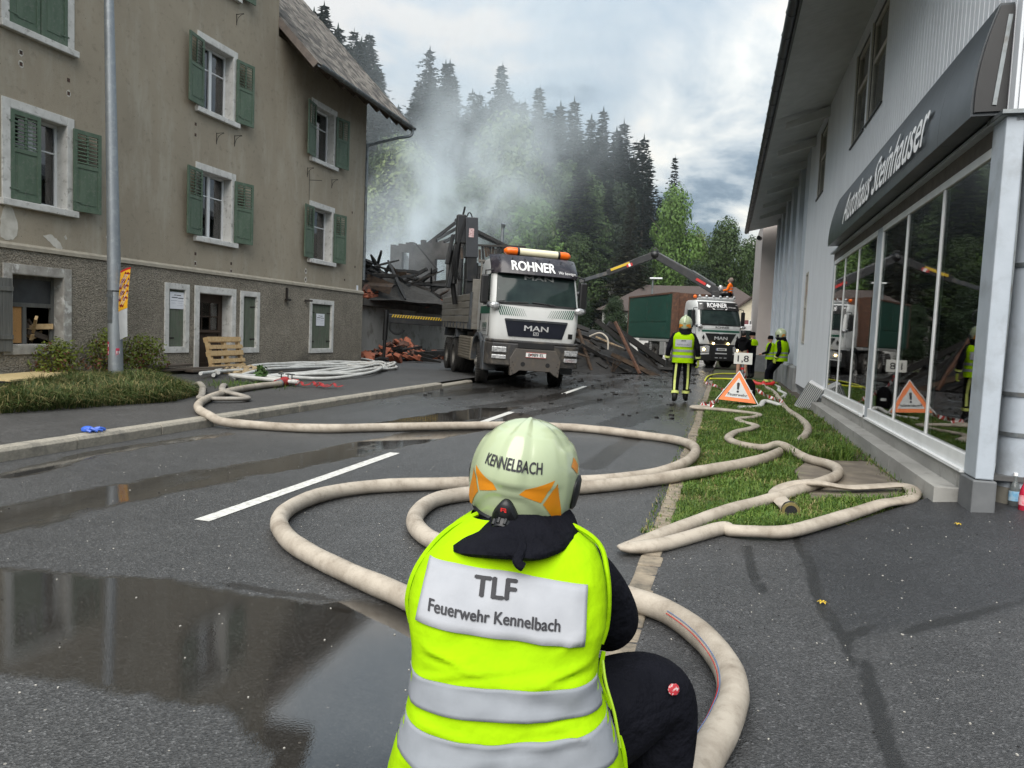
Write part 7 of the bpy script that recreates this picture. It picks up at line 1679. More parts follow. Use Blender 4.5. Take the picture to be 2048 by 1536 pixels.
def spruce_mesh(seed, h=26.0, wide=.17, m=M_spr, sparse=0.0):
    r = random.Random(seed); b = MB(); z = h * .10
    while z < h * .985:
        t = z / h; L = h * wide * 1.15 * (1 - t) ** .92 * r.uniform(.62, 1.2) + .12; nb = max(5, int(13 * (1 - t) + 5))
        for k in range(nb):
            if r.random() < sparse: continue
            a = 2 * math.pi * k / nb + r.uniform(-.3, .3); l_ = L * r.uniform(.6, 1.15); ca, sa = math.cos(a), math.sin(a); ns = max(3, int(l_ / .36))
            droop = r.uniform(.15, .5)
            for i in range(ns):
                q = (i + r.uniform(.1, .9)) / ns; d = l_ * (.12 + .88 * q); zz = z + d * .12 - droop * d * q + r.uniform(-.12, .12)
                w_ = (.30 + .42 * (1 - q)) * r.uniform(.7, 1.3) * (.35 + .75 * (1 - t)); px, py = -sa, ca; cx, cy_ = ca * d, sa * d; o = len(b.v); hang = r.uniform(.25, .75) * (.4 + .7 * (1 - t))
                b.v += [(cx - px * w_, cy_ - py * w_, zz - r.uniform(0, .25)), (cx + px * w_, cy_ + py * w_, zz - r.uniform(0, .25)), (cx + ca * .34 + r.uniform(-.1, .1), cy_ + sa * .34, zz - hang * .5), (cx + px * r.uniform(-.2, .2), cy_ + py * r.uniform(-.2, .2), zz - hang)]
                b.f += [(o, o + 1, o + 2), (o, o + 3, o + 1)]; b.mi += [0, 0]
        z += h * .0125 * r.uniform(.8, 1.25) + .06
    o = len(b.v); b.add([(-.12, 0, h * .97), (.12, 0, h * .97), (0, .05, h * 1.012)], [(0, 1, 2)])
    return b.mesh('crown', m)
def trunk_mesh(h, r0, m=M_bark, limbs=0, seed=0, spread=.3):
    b = MB(); b.tube([(0, 0, -.5), (r0 * .2, 0, h * .4), (0, r0 * .3, h * .95)], [r0, r0 * .7, r0 * .12], 8); r = random.Random(seed)
    for k in range(limbs):
        a = r.uniform(0, 6.28); z = h * r.uniform(.3, .75); l_ = h * spread * r.uniform(.6, 1); b.tube([(0, 0, z), (math.cos(a) * l_ * .5, math.sin(a) * l_ * .5, z + l_ * .45), (math.cos(a) * l_, math.sin(a) * l_, z + l_ * .8)], [r0 * .4, r0 * .22, r0 * .06], 6)
    return b.mesh('trunk', m, True)
def leafy_mesh(seed, h, rw, m, n=15000, leaf=.15, lobes=22, z0=.18):
    r = random.Random(seed); b = MB(); Ls = []
    for k in range(lobes):
        t = (k + .5) / lobes; z = h * (z0 + (1 - z0 - .1) * t); rad = rw * math.sin(math.pi * min(.97, .18 + .80 * t)) ** .7; a = k * 2.4 + r.uniform(-.4, .4); d = rad * r.uniform(.25, .75); Ls.append((d * math.cos(a), d * math.sin(a), z, rw * r.uniform(.30, .50)))
    Ls.append((0, 0, h * .9, rw * .38)); Ls.append((0, 0, h * .6, rw * .6))
    tot = sum(q[3] ** 2 for q in Ls)
    for x, y, z, q in Ls:
        for _ in range(int(n * q * q / tot)):
            v = Vector((r.gauss(0, 1), r.gauss(0, 1), r.gauss(0, 1))).normalized() * q * (r.random() ** .30) * (1 + .25 * noise.noise(Vector((x + r.random(), y, z))))
            p = Vector((x, y, z)) + Vector((v.x, v.y, v.z * .85)); nrm = (v.normalized() + Vector((r.uniform(-.8, .8), r.uniform(-.8, .8), r.uniform(-.3, .9)))).normalized(); t1 = nrm.orthogonal().normalized(); t2 = nrm.cross(t1); s_ = leaf * r.uniform(.6, 1.5); a = r.uniform(0, 6.28); u = t1 * math.cos(a) + t2 * math.sin(a); w_ = nrm.cross(u); o = len(b.v)
            b.v += [tuple(p - u * s_), tuple(p + w_ * s_ * .55), tuple(p + u * s_), tuple(p - w_ * s_ * .55)]; b.f += [(o, o + 1, o + 2, o + 3)]; b.mi += [0]
    return b.mesh('crown', m)
SPR = [spruce_mesh(1), spruce_mesh(2, wide=.15), spruce_mesh(3, wide=.20, sparse=.12), spruce_mesh(4, wide=.17, m=M_sprb)]
TRK = trunk_mesh(25, .32)
def place_tree(name, label, x, y, h, crown, trunk, href, group, rz=None, wx=1.0, cat='tree', z=None):
    t = bpy.data.objects.new(name, None); COL.objects.link(t); t.empty_display_size = .5; k = h / href
    t.location = (x, y, ground_z(x, y) - .1 if z is None else z); t.scale = (k * wx, k * wx, k); t.rotation_euler = (0, 0, random.uniform(0, 6.28) if rz is None else rz); tag(t, label, cat, group)
    link('crown', crown, t); link('trunk', trunk, t); return t
random.seed(77)
SIL = [(-75, 50), (-56.6, 46.5), (-49.5, 42), (-44.5, 33), (-40.5, 39.4), (-37.5, 37.5), (-34.2, 33.5), (-30.2, 36.8), (-25, 33.7), (-20.3, 31.9), (-16.5, 30.4), (-13.8, 28.9), (-11.2, 26.9), (-9.2, 22), (-7.0, 20), (-3, 12), (3, 10)]
def sil(x95):
    for (a, za), (c, zc_) in zip(SIL, SIL[1:]):
        if a <= x95 <= c: return za + (zc_ - za) * (x95 - a) / (c - a)
    return 10
G1 = 'spruces of the wooded hillside'
ORD = ('first', 'second', 'third', 'fourth', 'fifth', 'sixth', 'seventh', 'eighth', 'ninth', 'tenth', 'eleventh', 'twelfth', 'thirteenth')
for i_, (x, zt) in enumerate(SIL[0:13]):
    if x < -43 and x > -46: continue
    place_tree('spruce_tree', ORD[i_] + ' tall spruce of the hill skyline counted from the left', x, 95, zt - ground_z(x, 95), random.choice(SPR[:3]), TRK, 26.2, 'skyline spruces', wx=1.65)
for i_, (x, zt) in enumerate(((-53, 43.5), (-38.9, 38.2), (-32, 33), (-27.5, 32.5), (-22.7, 31.2), (-18.4, 30.2), (-15, 28.5), (-12.4, 27))):
    place_tree('spruce_tree', 'slightly lower spruce just behind the skyline tops, ' + ORD[i_] + ' from the left', x, 97, zt - ground_z(x, 97) , random.choice(SPR[:3]), TRK, 26.2, 'skyline spruces', wx=1.65)
n_ = 0; taken = []
for k in range(12):
    xx_ = -58 + k * 1.35 + random.uniform(-.4, .4); yy_ = random.uniform(82, 90); zt = 1.4 + (sil(xx_ / yy_ * 95) - 1.4) * yy_ / 95 * random.uniform(.88, .98)
    place_tree('spruce_tree', 'dark spruce in the mass of the wooded hillside', xx_, yy_, zt - ground_z(xx_, yy_), random.choice(SPR[:3]), TRK, 26.2, G1, wx=random.uniform(1.5, 1.9))
xx_ = -80.0
while xx_ < -10:
    yy_ = random.uniform(92, 100); zt = 1.4 + (sil(xx_ / yy_ * 95) - 1.4) * yy_ / 95 * random.uniform(.84, .97)
    place_tree('spruce_tree', 'dark spruce in the mass of the wooded hillside', xx_, yy_, zt - ground_z(xx_, yy_), random.choice(SPR[:3]), TRK, 26.2, G1, wx=random.uniform(1.5, 1.9)); xx_ += random.uniform(1.5, 2.4)
while n_ < 110:
    y = random.uniform(60, 112); x = random.uniform(-82, -5) * (.55 + .45 * y / 95)
    if any((x - a) ** 2 + (y - c) ** 2 < 9 for a, c in taken): continue
    zt = 1.4 + (sil(x / y * 95) - 1.4) * y / 95 * random.uniform(.68, .92); h = zt - ground_z(x, y)
    if h < 8: continue
    taken.append((x, y)); n_ += 1
    place_tree('spruce_tree', 'dark spruce in the mass of the wooded hillside', x, y, min(h, 30), random.choice(SPR[:3]), TRK, 26.2, G1, wx=random.uniform(1.5, 2.0))
DEC = [leafy_mesh(11, 14, 4.2, M_dec[0]), leafy_mesh(12, 14, 4.0, M_dec[1]), leafy_mesh(13, 14, 4.4, M_dec[2]), leafy_mesh(14, 14, 4.2, M_dec[3])]
DTR = [trunk_mesh(12, .24, limbs=9, seed=s_) for s_ in range(2)]
def dec(x, y, zt, kind, label, group=None, wx=1.0):
    gz_ = ground_z(x, y); place_tree('broadleaf_tree', label, x, y, zt - gz_, DEC[kind], DTR[kind % 2], 14, group, wx=wx)
dec(-18.2, 60, 19.8, 2, 'tall pale green broadleaf tree rising in the smoke before the dark spruces', wx=.85)
dec(-15.6, 58, 12.6, 0, 'round fresh green tree right above the tipper truck cab')
dec(-20.8, 57, 13.8, 1, 'rounded mid green tree behind the smoking ruin'); dec(-28.5, 62, 18.0, 2, 'pale green tree half hidden in white smoke'); dec(-33.5, 58, 13.5, 2, 'yellowish green tree at the corner of the brown house', wx=.8)
dec(-4.4, 60, 13.6, 0, 'bright green slender tree below the lone dark spruce', wx=.62); dec(-.4, 60, 11.1, 1, 'broad green tree left of the grey eaves at the end of the street', wx=.75)
dec(1.6, 64, 10.2, 1, 'green tree partly hidden behind the grey eaves', wx=.7); dec(-2.6, 66, 11.0, 2, 'thin yellowish tree behind the crane operator', wx=.5); dec(-9.9, 50, 5.3, 3, 'dark round bush beside the far green container', wx=1.05); dec(-7.4, 51, 4.3, 3, 'low dark bush behind the green container', wx=1.0)
BL = ['mid green tree between the two pale trees in the smoke', 'mid green tree above the right mirror of the tipper truck', 'low green tree just right of the tipper truck roof', 'tall mid green tree before the spruces right of centre', 'dark leafy tree above the crane arm tip', 'green tree close to the brown house corner', 'tall green tree high in the white smoke', 'dark leafy tree behind the smoke plume', 'small green tree above the hip roof', 'fresh green tree mostly hidden by the brown house', 'tall dark leafy tree above the crane elbow', 'dark tree left of the lone spruce foot', 'low dark tree behind the crane operator']
G2 = 'broadleaf trees at the foot of the hill'
for i_, (x, y, zt, k) in enumerate(((-24.5, 61, 15, 1), (-12.2, 62, 14, 1), (-11.5, 58, 9.5, 1), (-14.0, 66, 17, 1), (-9.4, 64, 11, 3), (-37, 63, 15, 1), (-31, 66, 20, 1), (-23, 67, 19, 3), (-5.8, 68, 9, 1), (-42, 60, 12, 0), (-10.5, 70, 16, 3), (-6.6, 60, 8.5, 3), (-2.2, 58, 7.5, 3))): dec(x, y, zt, k, BL[i_], G2)
place_tree('spruce_tree', 'lone dark spruce rising above the bright green tree on the right', -4.9, 64, 16.6, SPR[0], TRK, 26.2, None)
place_tree('spruce_tree', 'broad brownish spruce behind the loading crane arm', -7.4, 57, 12.0, SPR[3], TRK, 26.2, None, wx=1.45)
place_tree('spruce_tree', 'dark spruce behind the broad green tree at the end of the street', 3.4, 70, 10.5, SPR[1], TRK, 26.2, None, wx=1.4)
for x, y, zt in ((6, 75, 9), (-1.5, 78, 11)): dec(x, y, zt, 1, 'green tree far behind the end of the street, ' + ('hidden by the showroom' if x > 0 else 'left of the pinkish grey building'), 'trees beyond the street')

M_render = mat('white house render', (0.66, 0.66, 0.64), (0.58, 0.58, 0.56), rough=.85, scale=1.5); M_rooft = mat('brown roof tiles', (0.075, 0.055, 0.048), (0.055, 0.042, 0.037), rough=.85, scale=3, sc3=(1, 6, 1), bump=.5, bscale=6, bdist=.05)
M_pane = mat('dark glass', (.05, .055, .06), rough=.08); M_roofm = mat('pale sheet roof', (.34, .36, .37), (.28, .30, .31), rough=.4, metal=.3)
def simple_house(name, label, x0, x1, y0, y1, ze, zr, ridge, mwall, mroof, wins, over=.5, shut=None):
    t = thing(name, label, 'house', ((x0 + x1) / 2, (y0 + y1) / 2, 0)); L = -Vector(t.location)
    b = MB(); b.bb(x0, x1, y0, y1, -.2, ze)
    if ridge == 'y': xm = (x0 + x1) / 2; b.add([(x0, y0, ze), (x1, y0, ze), (xm, y0, zr - .1)], [(0, 1, 2)]); b.add([(x0, y1, ze), (x1, y1, ze), (xm, y1, zr - .1)], [(2, 1, 0)])
    o = b.build('wall', mwall, t, recalc=False); o.location = L
    b = MB()
    if ridge == 'y':
        xm = (x0 + x1) / 2; s_ = (zr - ze) / (xm - x0)
        for sg in (-1, 1):
            xe = xm + sg * (xm - x0 + over); A = [(xm, y0 - over, zr), (xe, y0 - over, ze - over * s_), (xe, y1 + over, ze - over * s_), (xm, y1 + over, zr)]; b.add([Vector(q) for q in A] + [Vector(q) + Vector((0, 0, .14)) for q in A], [(0, 1, 2, 3), (7, 6, 5, 4), (0, 4, 5, 1), (1, 5, 6, 2), (2, 6, 7, 3), (3, 7, 4, 0)])
    else:
        ym = (y0 + y1) / 2; hip = (x1 - x0) * .22
        b.add([(x0 - over, y0 - over, ze), (x1 + over, y0 - over, ze), (x1 - hip, ym, zr), (x0 + hip, ym, zr), (x0 - over, y1 + over, ze), (x1 + over, y1 + over, ze)], [(0, 1, 2, 3), (1, 5, 2), (5, 4, 3, 2), (4, 0, 3), (0, 4, 5, 1)])
    o = b.build('roof', mroof, t); o.location = L
    for wx0, wx1, wz0, wz1 in wins:
        b = MB(); b.bb(wx0 - .06, wx1 + .06, y0 - .05, y0 + .02, wz0 - .06, wz1 + .06); f = b.build('window', M_pvc, t); f.location = L
        xm = (wx0 + wx1) / 2
        for a, c in ((wx0, xm - .025), (xm + .025, wx1)): p_ = MB().bb(a, c, y0 - .06, y0 - .045, wz0, wz1).build('pane', M_pane, f)
        if shut:
            for a, c in ((wx0 - .06 - .38, wx0 - .08), (wx1 + .08, wx1 + .06 + .38)): s_ = MB().bb(a, c, y0 - .08, y0 - .03, wz0 - .04, wz1 + .04).build('shutter', shut, t); s_.location = L
    return t
simple_house('white_house', 'white house with pale sheet roof far behind the tipper truck', -23, -8.9, 60, 68, 5.6, 7.0, 'x', M_render, M_roofm, [(x, x + 1.1, z, z + 1.1) for x in (-22, -19.8, -17.6, -15.4, -13.2, -11.2) for z in (1.5, 4.2)] + [(-10.6, -9.3, 4.2, 5.3)])
simple_house('long_house', 'long low house with brown tiled hip roof behind the green container', -8.4, 3.0, 52, 60, 3.2, 5.3, 'x', M_render, M_rooft, [(x, x + .9, 1.3, 2.4) for x in (-7, -4, -1)], .4)
simple_house('cream_house', 'small cream gabled house with red shutters beside the far truck', .35, 4.6, 50, 58, 3.3, 5.0, 'y', mat('cream render', (.62, .56, .42), (.56, .50, .38), rough=.85), M_rooft, [(1.45, 2.15, 2.0, 2.75), (3.0, 3.7, 2.0, 2.75)], .25, mat('dull red shutter', (.16, .05, .055), rough=.7))
nb_ = thing('neighbour_building', 'plain pinkish grey building beyond the far end of the showroom', 'building', (3, 41, 0))
def NB(name, m, *q): o = MB().bb(*q).build(name, m, nb_); o.location = (-3, -41, 0); return o
NB('wall', mat('pinkish grey render', (.42, .375, .35), (.37, .33, .31), rough=.85, scale=1), 1.42, 9, 37.3, 47, 0, 7.4); NB('wall_base', M_gcold, 1.40, 9, 37.25, 37.5, 0, .8); NB('corner_strip', M_letter, 2.1, 2.28, 37.24, 37.3, 0, 6.6)
b = MB(); b.tube([(1.2, 36.2, 6.2), (1.3, 37.2, 6.3)], .1, 8); o = b.build('gutter', M_gutd, nb_, smooth=True); o.location = (-3, -41, 0)
lp2 = thing('street_lamp', 'slim pale street lamp with flat head behind the green container', 'street lamp', (-4.45, 46, 0)); MB().tube([(0, 0, 0), (0, 0, 4.95)], [.07, .05], 8).build('pole', M_zinc, lp2, smooth=True); MB().box((.2, 0, 5.02), (.75, .22, .09)).build('lamp_head', M_alu, lp2, bevel=.02)
fe = thing('fire_engine', 'red and white fire engine mostly hidden behind the far truck and people', 'fire engine', (1.35, 44.5, .05), R(4))
b = MB(); b.bb(-.85, 1.3, 0, 6, .55, 1.9); b.build('body', M_red, fe, bevel=.06); b = MB(); b.bb(-.84, 1.29, -.02, 5.9, 1.9, 2.35); b.build('upper_body', M_wlet, fe, bevel=.05)
b = MB(); b.bb(-.75, 1.2, -.05, .0, 1.35, 2.0); b.build('windscreen', M_glassd, fe); b = MB(); b.bb(-.86, 1.31, -.03, .02, 1.05, 1.2); b.build('stripe', M_wlet, fe)
for x_ in (-.7, 1.15):
    for y_ in (1.0, 4.8): wheel(fe, x_, y_, .48, -1 if x_ < 0 else 1, r=.48, wd=.26)
    MB().sphere((x_ * .9 + .02, -.03, .95), .1, 8, 6).build('headlight', M_lamp, fe)

# ================================================================== HOSES AND SMALL THINGS
g = G('dirty white fire hose')
n1 = g.noise(3.5, 6, .7); n2 = g.noise(14, 5, .7); wv = g.noise(130, 2)
col = g.mix(g.ramp(n1, [(.40, 0.0), (.70, .9)]), (0.40, 0.355, 0.295), (0.21, 0.175, 0.138))
col = g.mix(g.ramp(n2, [(.56, 0.0), (.85, .6)]), col, (0.16, 0.135, 0.105))
M_hose = g.fin(col, .8, None, g.bump(g.math('ADD', wv, g.math('MULTIPLY', n2, .8)), .35, .004), .25)
M_hosew = mat('clean white hose', (0.54, 0.54, 0.52), (0.43, 0.425, 0.40), rough=.7, scale=5, bump=.3, bscale=90, bdist=.003, dirt=(.30, .28, .25), dscale=6, dlo=.6, dhi=.8)
M_hosed = mat('grimy grey hose', (0.30, 0.275, 0.24), (0.20, 0.18, 0.155), rough=.85, scale=5, bump=.4, bscale=40, dirt=(.10, .09, .08), dscale=7, dlo=.55, dhi=.75)
A_ = [(-8.3, 12.62, 0.19), (-8.29, 11.96, 0.19), (-8.1, 10.97, 0.19), (-7.65, 9.81, 0.19), (-7.18, 8.94, 0.19), (-6.7, 8.32, 0.19), (-6.36, 8.08, 0.16), (-6.12, 8.06, 0.09), (-5.73, 8.2, 0.06), (-5.27, 8.26, 0.06), (-4.81, 8.46, 0.06), (-4.33, 8.91, 0.06), (-3.6, 9.59, 0.06), (-3.01, 10.06, 0.06), (-2.35, 10.38, 0.06), (-1.78, 10.45, 0.06), (-1.05, 10.22, 0.06), (-0.56, 10.0, 0.06), (-0.3, 9.4, 0.08), (-0.26, 8.61, 0.09), (-0.37, 7.9, 0.08), (-0.59, 7.39, 0.06), (-0.87, 6.95, 0.06), (-1.19, 6.63, 0.06), (-1.68, 6.32, 0.06), (-2.22, 5.99, 0.06), (-2.71, 5.62, 0.06), (-2.95, 5.22, 0.06), (-2.97, 4.74, 0.06), (-2.83, 4.33, 0.06), (-2.55, 3.99, 0.06), (-2.25, 3.76, 0.06), (-1.87, 3.54, 0.06), (-1.49, 3.35, 0.06), (-1.21, 3.18, 0.06), (-0.97, 3.0, 0.06)]
B_ = [(1.18, 23.77, 0.07), (1.32, 21.25, 0.09), (1.31, 18.57, 0.09), (1.25, 15.65, 0.1), (1.34, 13.7, 0.1), (1.32, 12.28, 0.1), (1.11, 10.87, 0.1), (0.71, 9.33, 0.1), (0.34, 8.36, 0.1), (-0.16, 7.56, 0.09), (-0.6, 7.0, 0.06), (-1.01, 6.5, 0.06), (-1.28, 6.24, 0.06), (-1.77, 5.84, 0.06), (-2.0, 5.6, 0.06), (-2.11, 5.33, 0.06), (-2.08, 4.97, 0.06), (-1.98, 4.66, 0.06), (-1.8, 4.4, 0.06), (-1.59, 4.23, 0.06), (-1.3, 4.05, 0.06), (-0.96, 3.91, 0.06), (-0.66, 3.82, 0.06), (-0.4, 3.73, 0.07), (-0.2, 3.61, 0.075), (-0.03, 3.38, 0.075), (0.08, 3.1, 0.075), (0.11, 2.85, 0.075), (0.08, 2.61, 0.075), (0.03, 2.4, 0.075), (-0.01, 2.23, 0.075), (-0.07, 2.04, 0.07), (-.2, 1.6, .07)]
C_ = [(-0.2, 15.5, .05), (-0.53, 15.3, 0.05), (-0.45, 15.05, .05), (-0.01, 14.95, 0.06), (0.45, 14.6, 0.07), (0.68, 14.2, 0.08), (0.55, 13.6, 0.08), (0.30, 13.2, 0.08), (.36, 12.75, .08), (0.55, 12.35, 0.08), (.45, 11.8, .08), (0.22, 11.25, 0.07), (0.13, 10.51, 0.07), (0.27, 9.94, 0.08), (0.53, 9.62, 0.10), (0.72, 9.44, 0.18), (0.95, 8.84, 0.13), (1.14, 8.48, 0.135), (1.19, 8.18, 0.135), (1.11, 7.72, 0.135), (0.87, 7.2, 0.13), (0.45, 6.53, 0.09), (0.08, 5.92, 0.08), (-0.26, 5.25, 0.06), (-0.44, 4.87, 0.05)]
D_ = [(-0.5, 4.72, 0.05), (-0.3, 4.9, 0.05), (0.05, 5.44, 0.06), (0.12, 5.42, 0.06), (0.27, 5.42, 0.07), (0.5, 5.52, 0.07), (0.77, 5.9, 0.07), (1.15, 6.44, 0.09), (1.34, 6.66, 0.12), (1.59, 6.95, 0.12), (1.71, 7.36, 0.13), (1.62, 7.50, 0.14), (1.16, 7.20, 0.13), (0.85, 7.06, 0.17), (0.64, 7.0, 0.14), (0.52, 6.82, 0.10), (0.53, 6.52, 0.09), (0.57, 6.24, 0.085)]
def hose(name, label, pts, r, m, flat=None, sub=7, n=12, group=None, zoff=0.0, parts=()):
    P = crom(pts, sub); fl = 1.0
    rr = [r * (1 + .06 * noise.noise(p * 4.0) + .03 * noise.noise(p * 13.0)) for p in P]
    if flat is not None: fl = [flat(i / (len(P) - 1), p) for i, p in enumerate(P)]
    if flat is not None: rr = [q * (1 + (1 - f) * .55) for q, f in zip(rr, fl)]
    t = thing(name, label, 'fire hose', P[0], 0, group); L = -Vector(P[0])
    b = MB(); b.tube(P, rr, n, True, 0, fl, (0, 0, 1) if flat is not None else None); o = b.build('hose', m, t, smooth=True, ang=70); o.location = L
    return t, P
def stripe_on(t, P, r, i0, i1, a, m, name='hose_stripe'):
    b = MB(); pts = []
    for i in range(i0, i1):
        d = (P[i + 1] - P[i - 1]).normalized(); s = d.cross(Vector((0, 0, 1))).normalized(); u = s.cross(d); pts.append(P[i] + (s * math.cos(a) + u * math.sin(a)) * r * 1.012)
    b.tube(pts, .0022, 5); o = b.build(name, m, t); o.location = -Vector(t.location)
def coupling(t, p, d, r, L, m, m2=None, lug=True):
    p, d = Vector(p), Vector(d).normalized(); o0 = -Vector(t.location)
    b = MB(); b.tube([p, p + d * L * .35, p + d * L * .36, p + d * L * .8, p + d * L * .81, p + d * L], [r * 1.05, r * 1.05, r * 1.25, r * 1.25, r * 1.4, r * 1.4], 20); o = b.build('coupling', m, t, smooth=True, ang=40); o.location = o0
    b = MB(); b.tube([p + d * L * .9, p + d * (L + .002)], r * .98, 20); q = b.build('coupling_bore', M_dark, t); q.location = o0
    return o
tA, PA = hose('fire_hose', 'thick dirty white hose crossing the road from the left pavement in a wide loop', A_, .058, M_hose, n=14)
tB, PB_ = hose('fire_hose', 'thick dirty white hose coming off the lawn and curling round the crouching firefighter', B_, .060, M_hose, n=14)
stripe_on(tB, PB_, .060, len(PB_) - 55, len(PB_) - 12, R(22), M_red); stripe_on(tB, PB_, .060, len(PB_) - 55, len(PB_) - 12, R(34), mat('blue thread', (.10, .16, .30), rough=.7))
CD_ = C_ + [(-.515, 4.76, .045)] + D_
nC = len(C_) / (len(CD_) - 1)
tD, PD_ = hose('fire_hose', 'half flat beige hose winding over the lawn and folded back to an open coupling', CD_, .051, M_hose, flat=lambda t, p: max(.2, (.55 + .42 * ss(.2, .42, t) - .2 * math.exp(-((t - .2) / .03) ** 2) if t < nC else .80 - .45 * ss(.75, .84, t) + .10 * math.sin(t * 70)) - .62 * math.exp(-((t - nC) / .018) ** 2)), sub=6)
coupling(tD, (.57, 6.26, .09), (.10, -1, -.06), .048, .11, mat('brass coupling', (.42, .33, .14), (.32, .26, .12), rough=.4, metal=.7))
b = MB(); b.tube([(.58, 6.2, .088), (.582, 6.17, .086)], .070, 20, False); o = b.build('coupling_ring', M_tblk, tD, smooth=True); o.location = -Vector(tD.location)
coupling(tA, (-8.33, 12.55, .19), (-.1, 1, .05), .058, .14, M_zinc)
# white supply hoses on the pavement by the house
rnd = random.Random(5)
LOOPS = []
for k in range(6):
    cx, cy_ = -10.2 + .25 * rnd.uniform(-1, 1), 17.2 + rnd.uniform(-.6, .6); L = 3.6 + rnd.uniform(-.6, .9); wv_ = .55 + .22 * k; pts = [(-8.35 + .05 * k, 12.95, .22)]
    for q in range(10):
        a = -1.2 + q * .62; pts.append((cx + wv_ * math.cos(a) * 1.0 - .35 * math.sin(a), cy_ + L * math.sin(a), .17 + .045 * ((k + q) % 3)))
    LOOPS.append(pts)
wl = ['outermost loop of the white hoses heaped on the pavement', 'clean white hose looping along the house wall', 'white hose looping nearest the red distributor', 'white hose folded in the middle of the pavement coil', 'white hose stretching farthest towards the house corner', 'white hose lying on top of the pavement coil']
for k, pts in enumerate(LOOPS): hose('fire_hose', wl[k], pts, .040, M_hosew, n=8, sub=5, group='white hoses coiled on the pavement')
hose('fire_hose', 'white hose running round the house corner towards the ruin', [(-9.2, 18.5, .18), (-9.6, 20.8, .17), (-11.0, 22.4, .17), (-12.2, 24.2, .16), (-13.6, 25.4, .16), (-15, 26.2, .16)], .040, M_hosew, n=8)
hose('fire_hose', 'flat grey hose folded in a slack heap beside the ornamental grass', [(-9.4, 11.6, .17), (-9.0, 11.2, .24), (-8.6, 10.8, .18), (-8.3, 10.4, .25), (-8.0, 10.0, .18), (-7.7, 9.6, .18), (-7.35, 9.6, .19), (-7.15, 9.95, .18), (-7.4, 10.25, .18), (-7.9, 10.4, .23), (-8.35, 11.0, .26), (-8.7, 11.5, .18)], .045, M_hosed, flat=lambda t, p: .62)
M_dred = mat('dull red paint', (.32, .018, .018), (.22, .014, .014), rough=.5, scale=9)
# distributor with red valves
ds = thing('hose_distributor', 'red hose distributor with valve wheels and red straps on the left pavement', 'distributor', (-8.4, 12.85, .14))
b = MB(); b.tube([(0, -.2, .06), (0, .05, .07)], [.07, .09], 12); b.sphere((0, .1, .08), .10, 12, 8); ds_b = b.build('body', M_dred, ds, smooth=True)
for k, (dx_, dy_) in enumerate(((-.22, .28), (0, .34), (.2, .26))):
    b = MB(); b.tube([(0, .1, .08), (dx_, dy_, .07)], .055, 10); b.build('outlet', M_red, ds, smooth=True); b = MB(); b.tube([(dx_ * .6, dy_ * .6, .1), (dx_ * .6, dy_ * .6, .22)], .012, 6); b.tube([(dx_ * .6 + .05 * math.cos(a), dy_ * .6 + .05 * math.sin(a), .22) for a in [i * .63 for i in range(11)]], .010, 5); b.build('valve_wheel', M_tblk, ds)
for k in range(5):
    b = MB(); x0, y0 = .25 + .16 * k, .1 + rnd.uniform(-.1, .2); b.tube(crom([(x0, y0, .02), (x0 + .1, y0 + .05, .09), (x0 + .2, y0 - .04, .03), (x0 + .26, y0 + .1, .05)], 4), .030, 6, True, 0, .3, (0, 0, 1)); b.build('red_strap', M_dred, ds, smooth=True)
# red divider by the leaning man
dv2 = thing('hose_distributor', 'small red three-way distributor at the feet of the leaning firefighter', 'distributor', (1.2, 23.5, .06))
b = MB(); b.tube([(0, -.3, .05), (0, .0, .06)], .05, 10); b.build('body', mat('pinkish hose end', (.5, .36, .32), rough=.6), dv2, smooth=True)
for dx_ in (-.22, 0, .22): MB().tube([(0, 0, .07), (dx_, .12, .09), (dx_ * 1.4, .16, .16)], [.06, .07, .05], 10).build('outlet', M_red, dv2, smooth=True)
M_yhose = mat('yellow hose', (.62, .62, .03), (.5, .52, .03), rough=.5)
hose('fire_hose', 'thin yellow hose curving over the lawn behind the warning triangle', [(-.56, 25.3, .06), (-.5, 28.6, .07), (-.1, 31.0, .07), (.7, 32.0, .07)], .032, M_yhose, n=8)
hose('fire_hose', 'thin yellow hose lying straight across the lawn to the wall', [(-.44, 26.5, .07), (.26, 27.0, .08), (1.3, 26.4, .09), (1.7, 25.6, .1)], .032, M_yhose, n=8)
hose('fire_hose', 'short white hose bent along the foot of the wall', [(1.5, 24.6, .09), (1.62, 23.2, .09), (1.5, 21.4, .1), (1.56, 20.0, .1), (1.42, 18.9, .1)], .055, M_hosew, n=10)
hose('fire_hose', 'white hose branching off under the distributor line', [(1.25, 16.2, .10), (.9, 16.6, .16), (.75, 16.0, .08), (.35, 15.7, .06)], .050, M_hosew, n=10, flat=lambda t, p: .7)
# warning triangle
tr = thing('warning_triangle', 'orange and white folding warning triangle reading Feuerwehr on the lawn', 'warning sign', (.33, 16.5, .05), R(-6))
M_trior = mat('fluorescent orange', (.85, .20, .03), (.78, .18, .03), rough=.5); M_triw = mat('white triangle cloth', (.62, .63, .62), (.52, .54, .54), rough=.6, scale=9)
TP = [Vector((-.39, -.10, .10)), Vector((.39, -.10, .06)), Vector((0, .12, .72))]
def tri(b, k, off):
    c = (TP[0] + TP[1] + TP[2]) / 3; n_ = (TP[1] - TP[0]).cross(TP[2] - TP[0]).normalized(); P_ = [c + (p - c) * k + n_ * off for p in TP]; b.add(P_, [(0, 1, 2)])
b = MB(); tri(b, 1.0, 0); b.build('orange_cloth', M_trior, tr); b = MB(); tri(b, .66, .004); b.build('white_field', M_triw, tr); b = MB(); tri(b, 1.0, -.01); b.build('back_cloth', M_triw, tr)
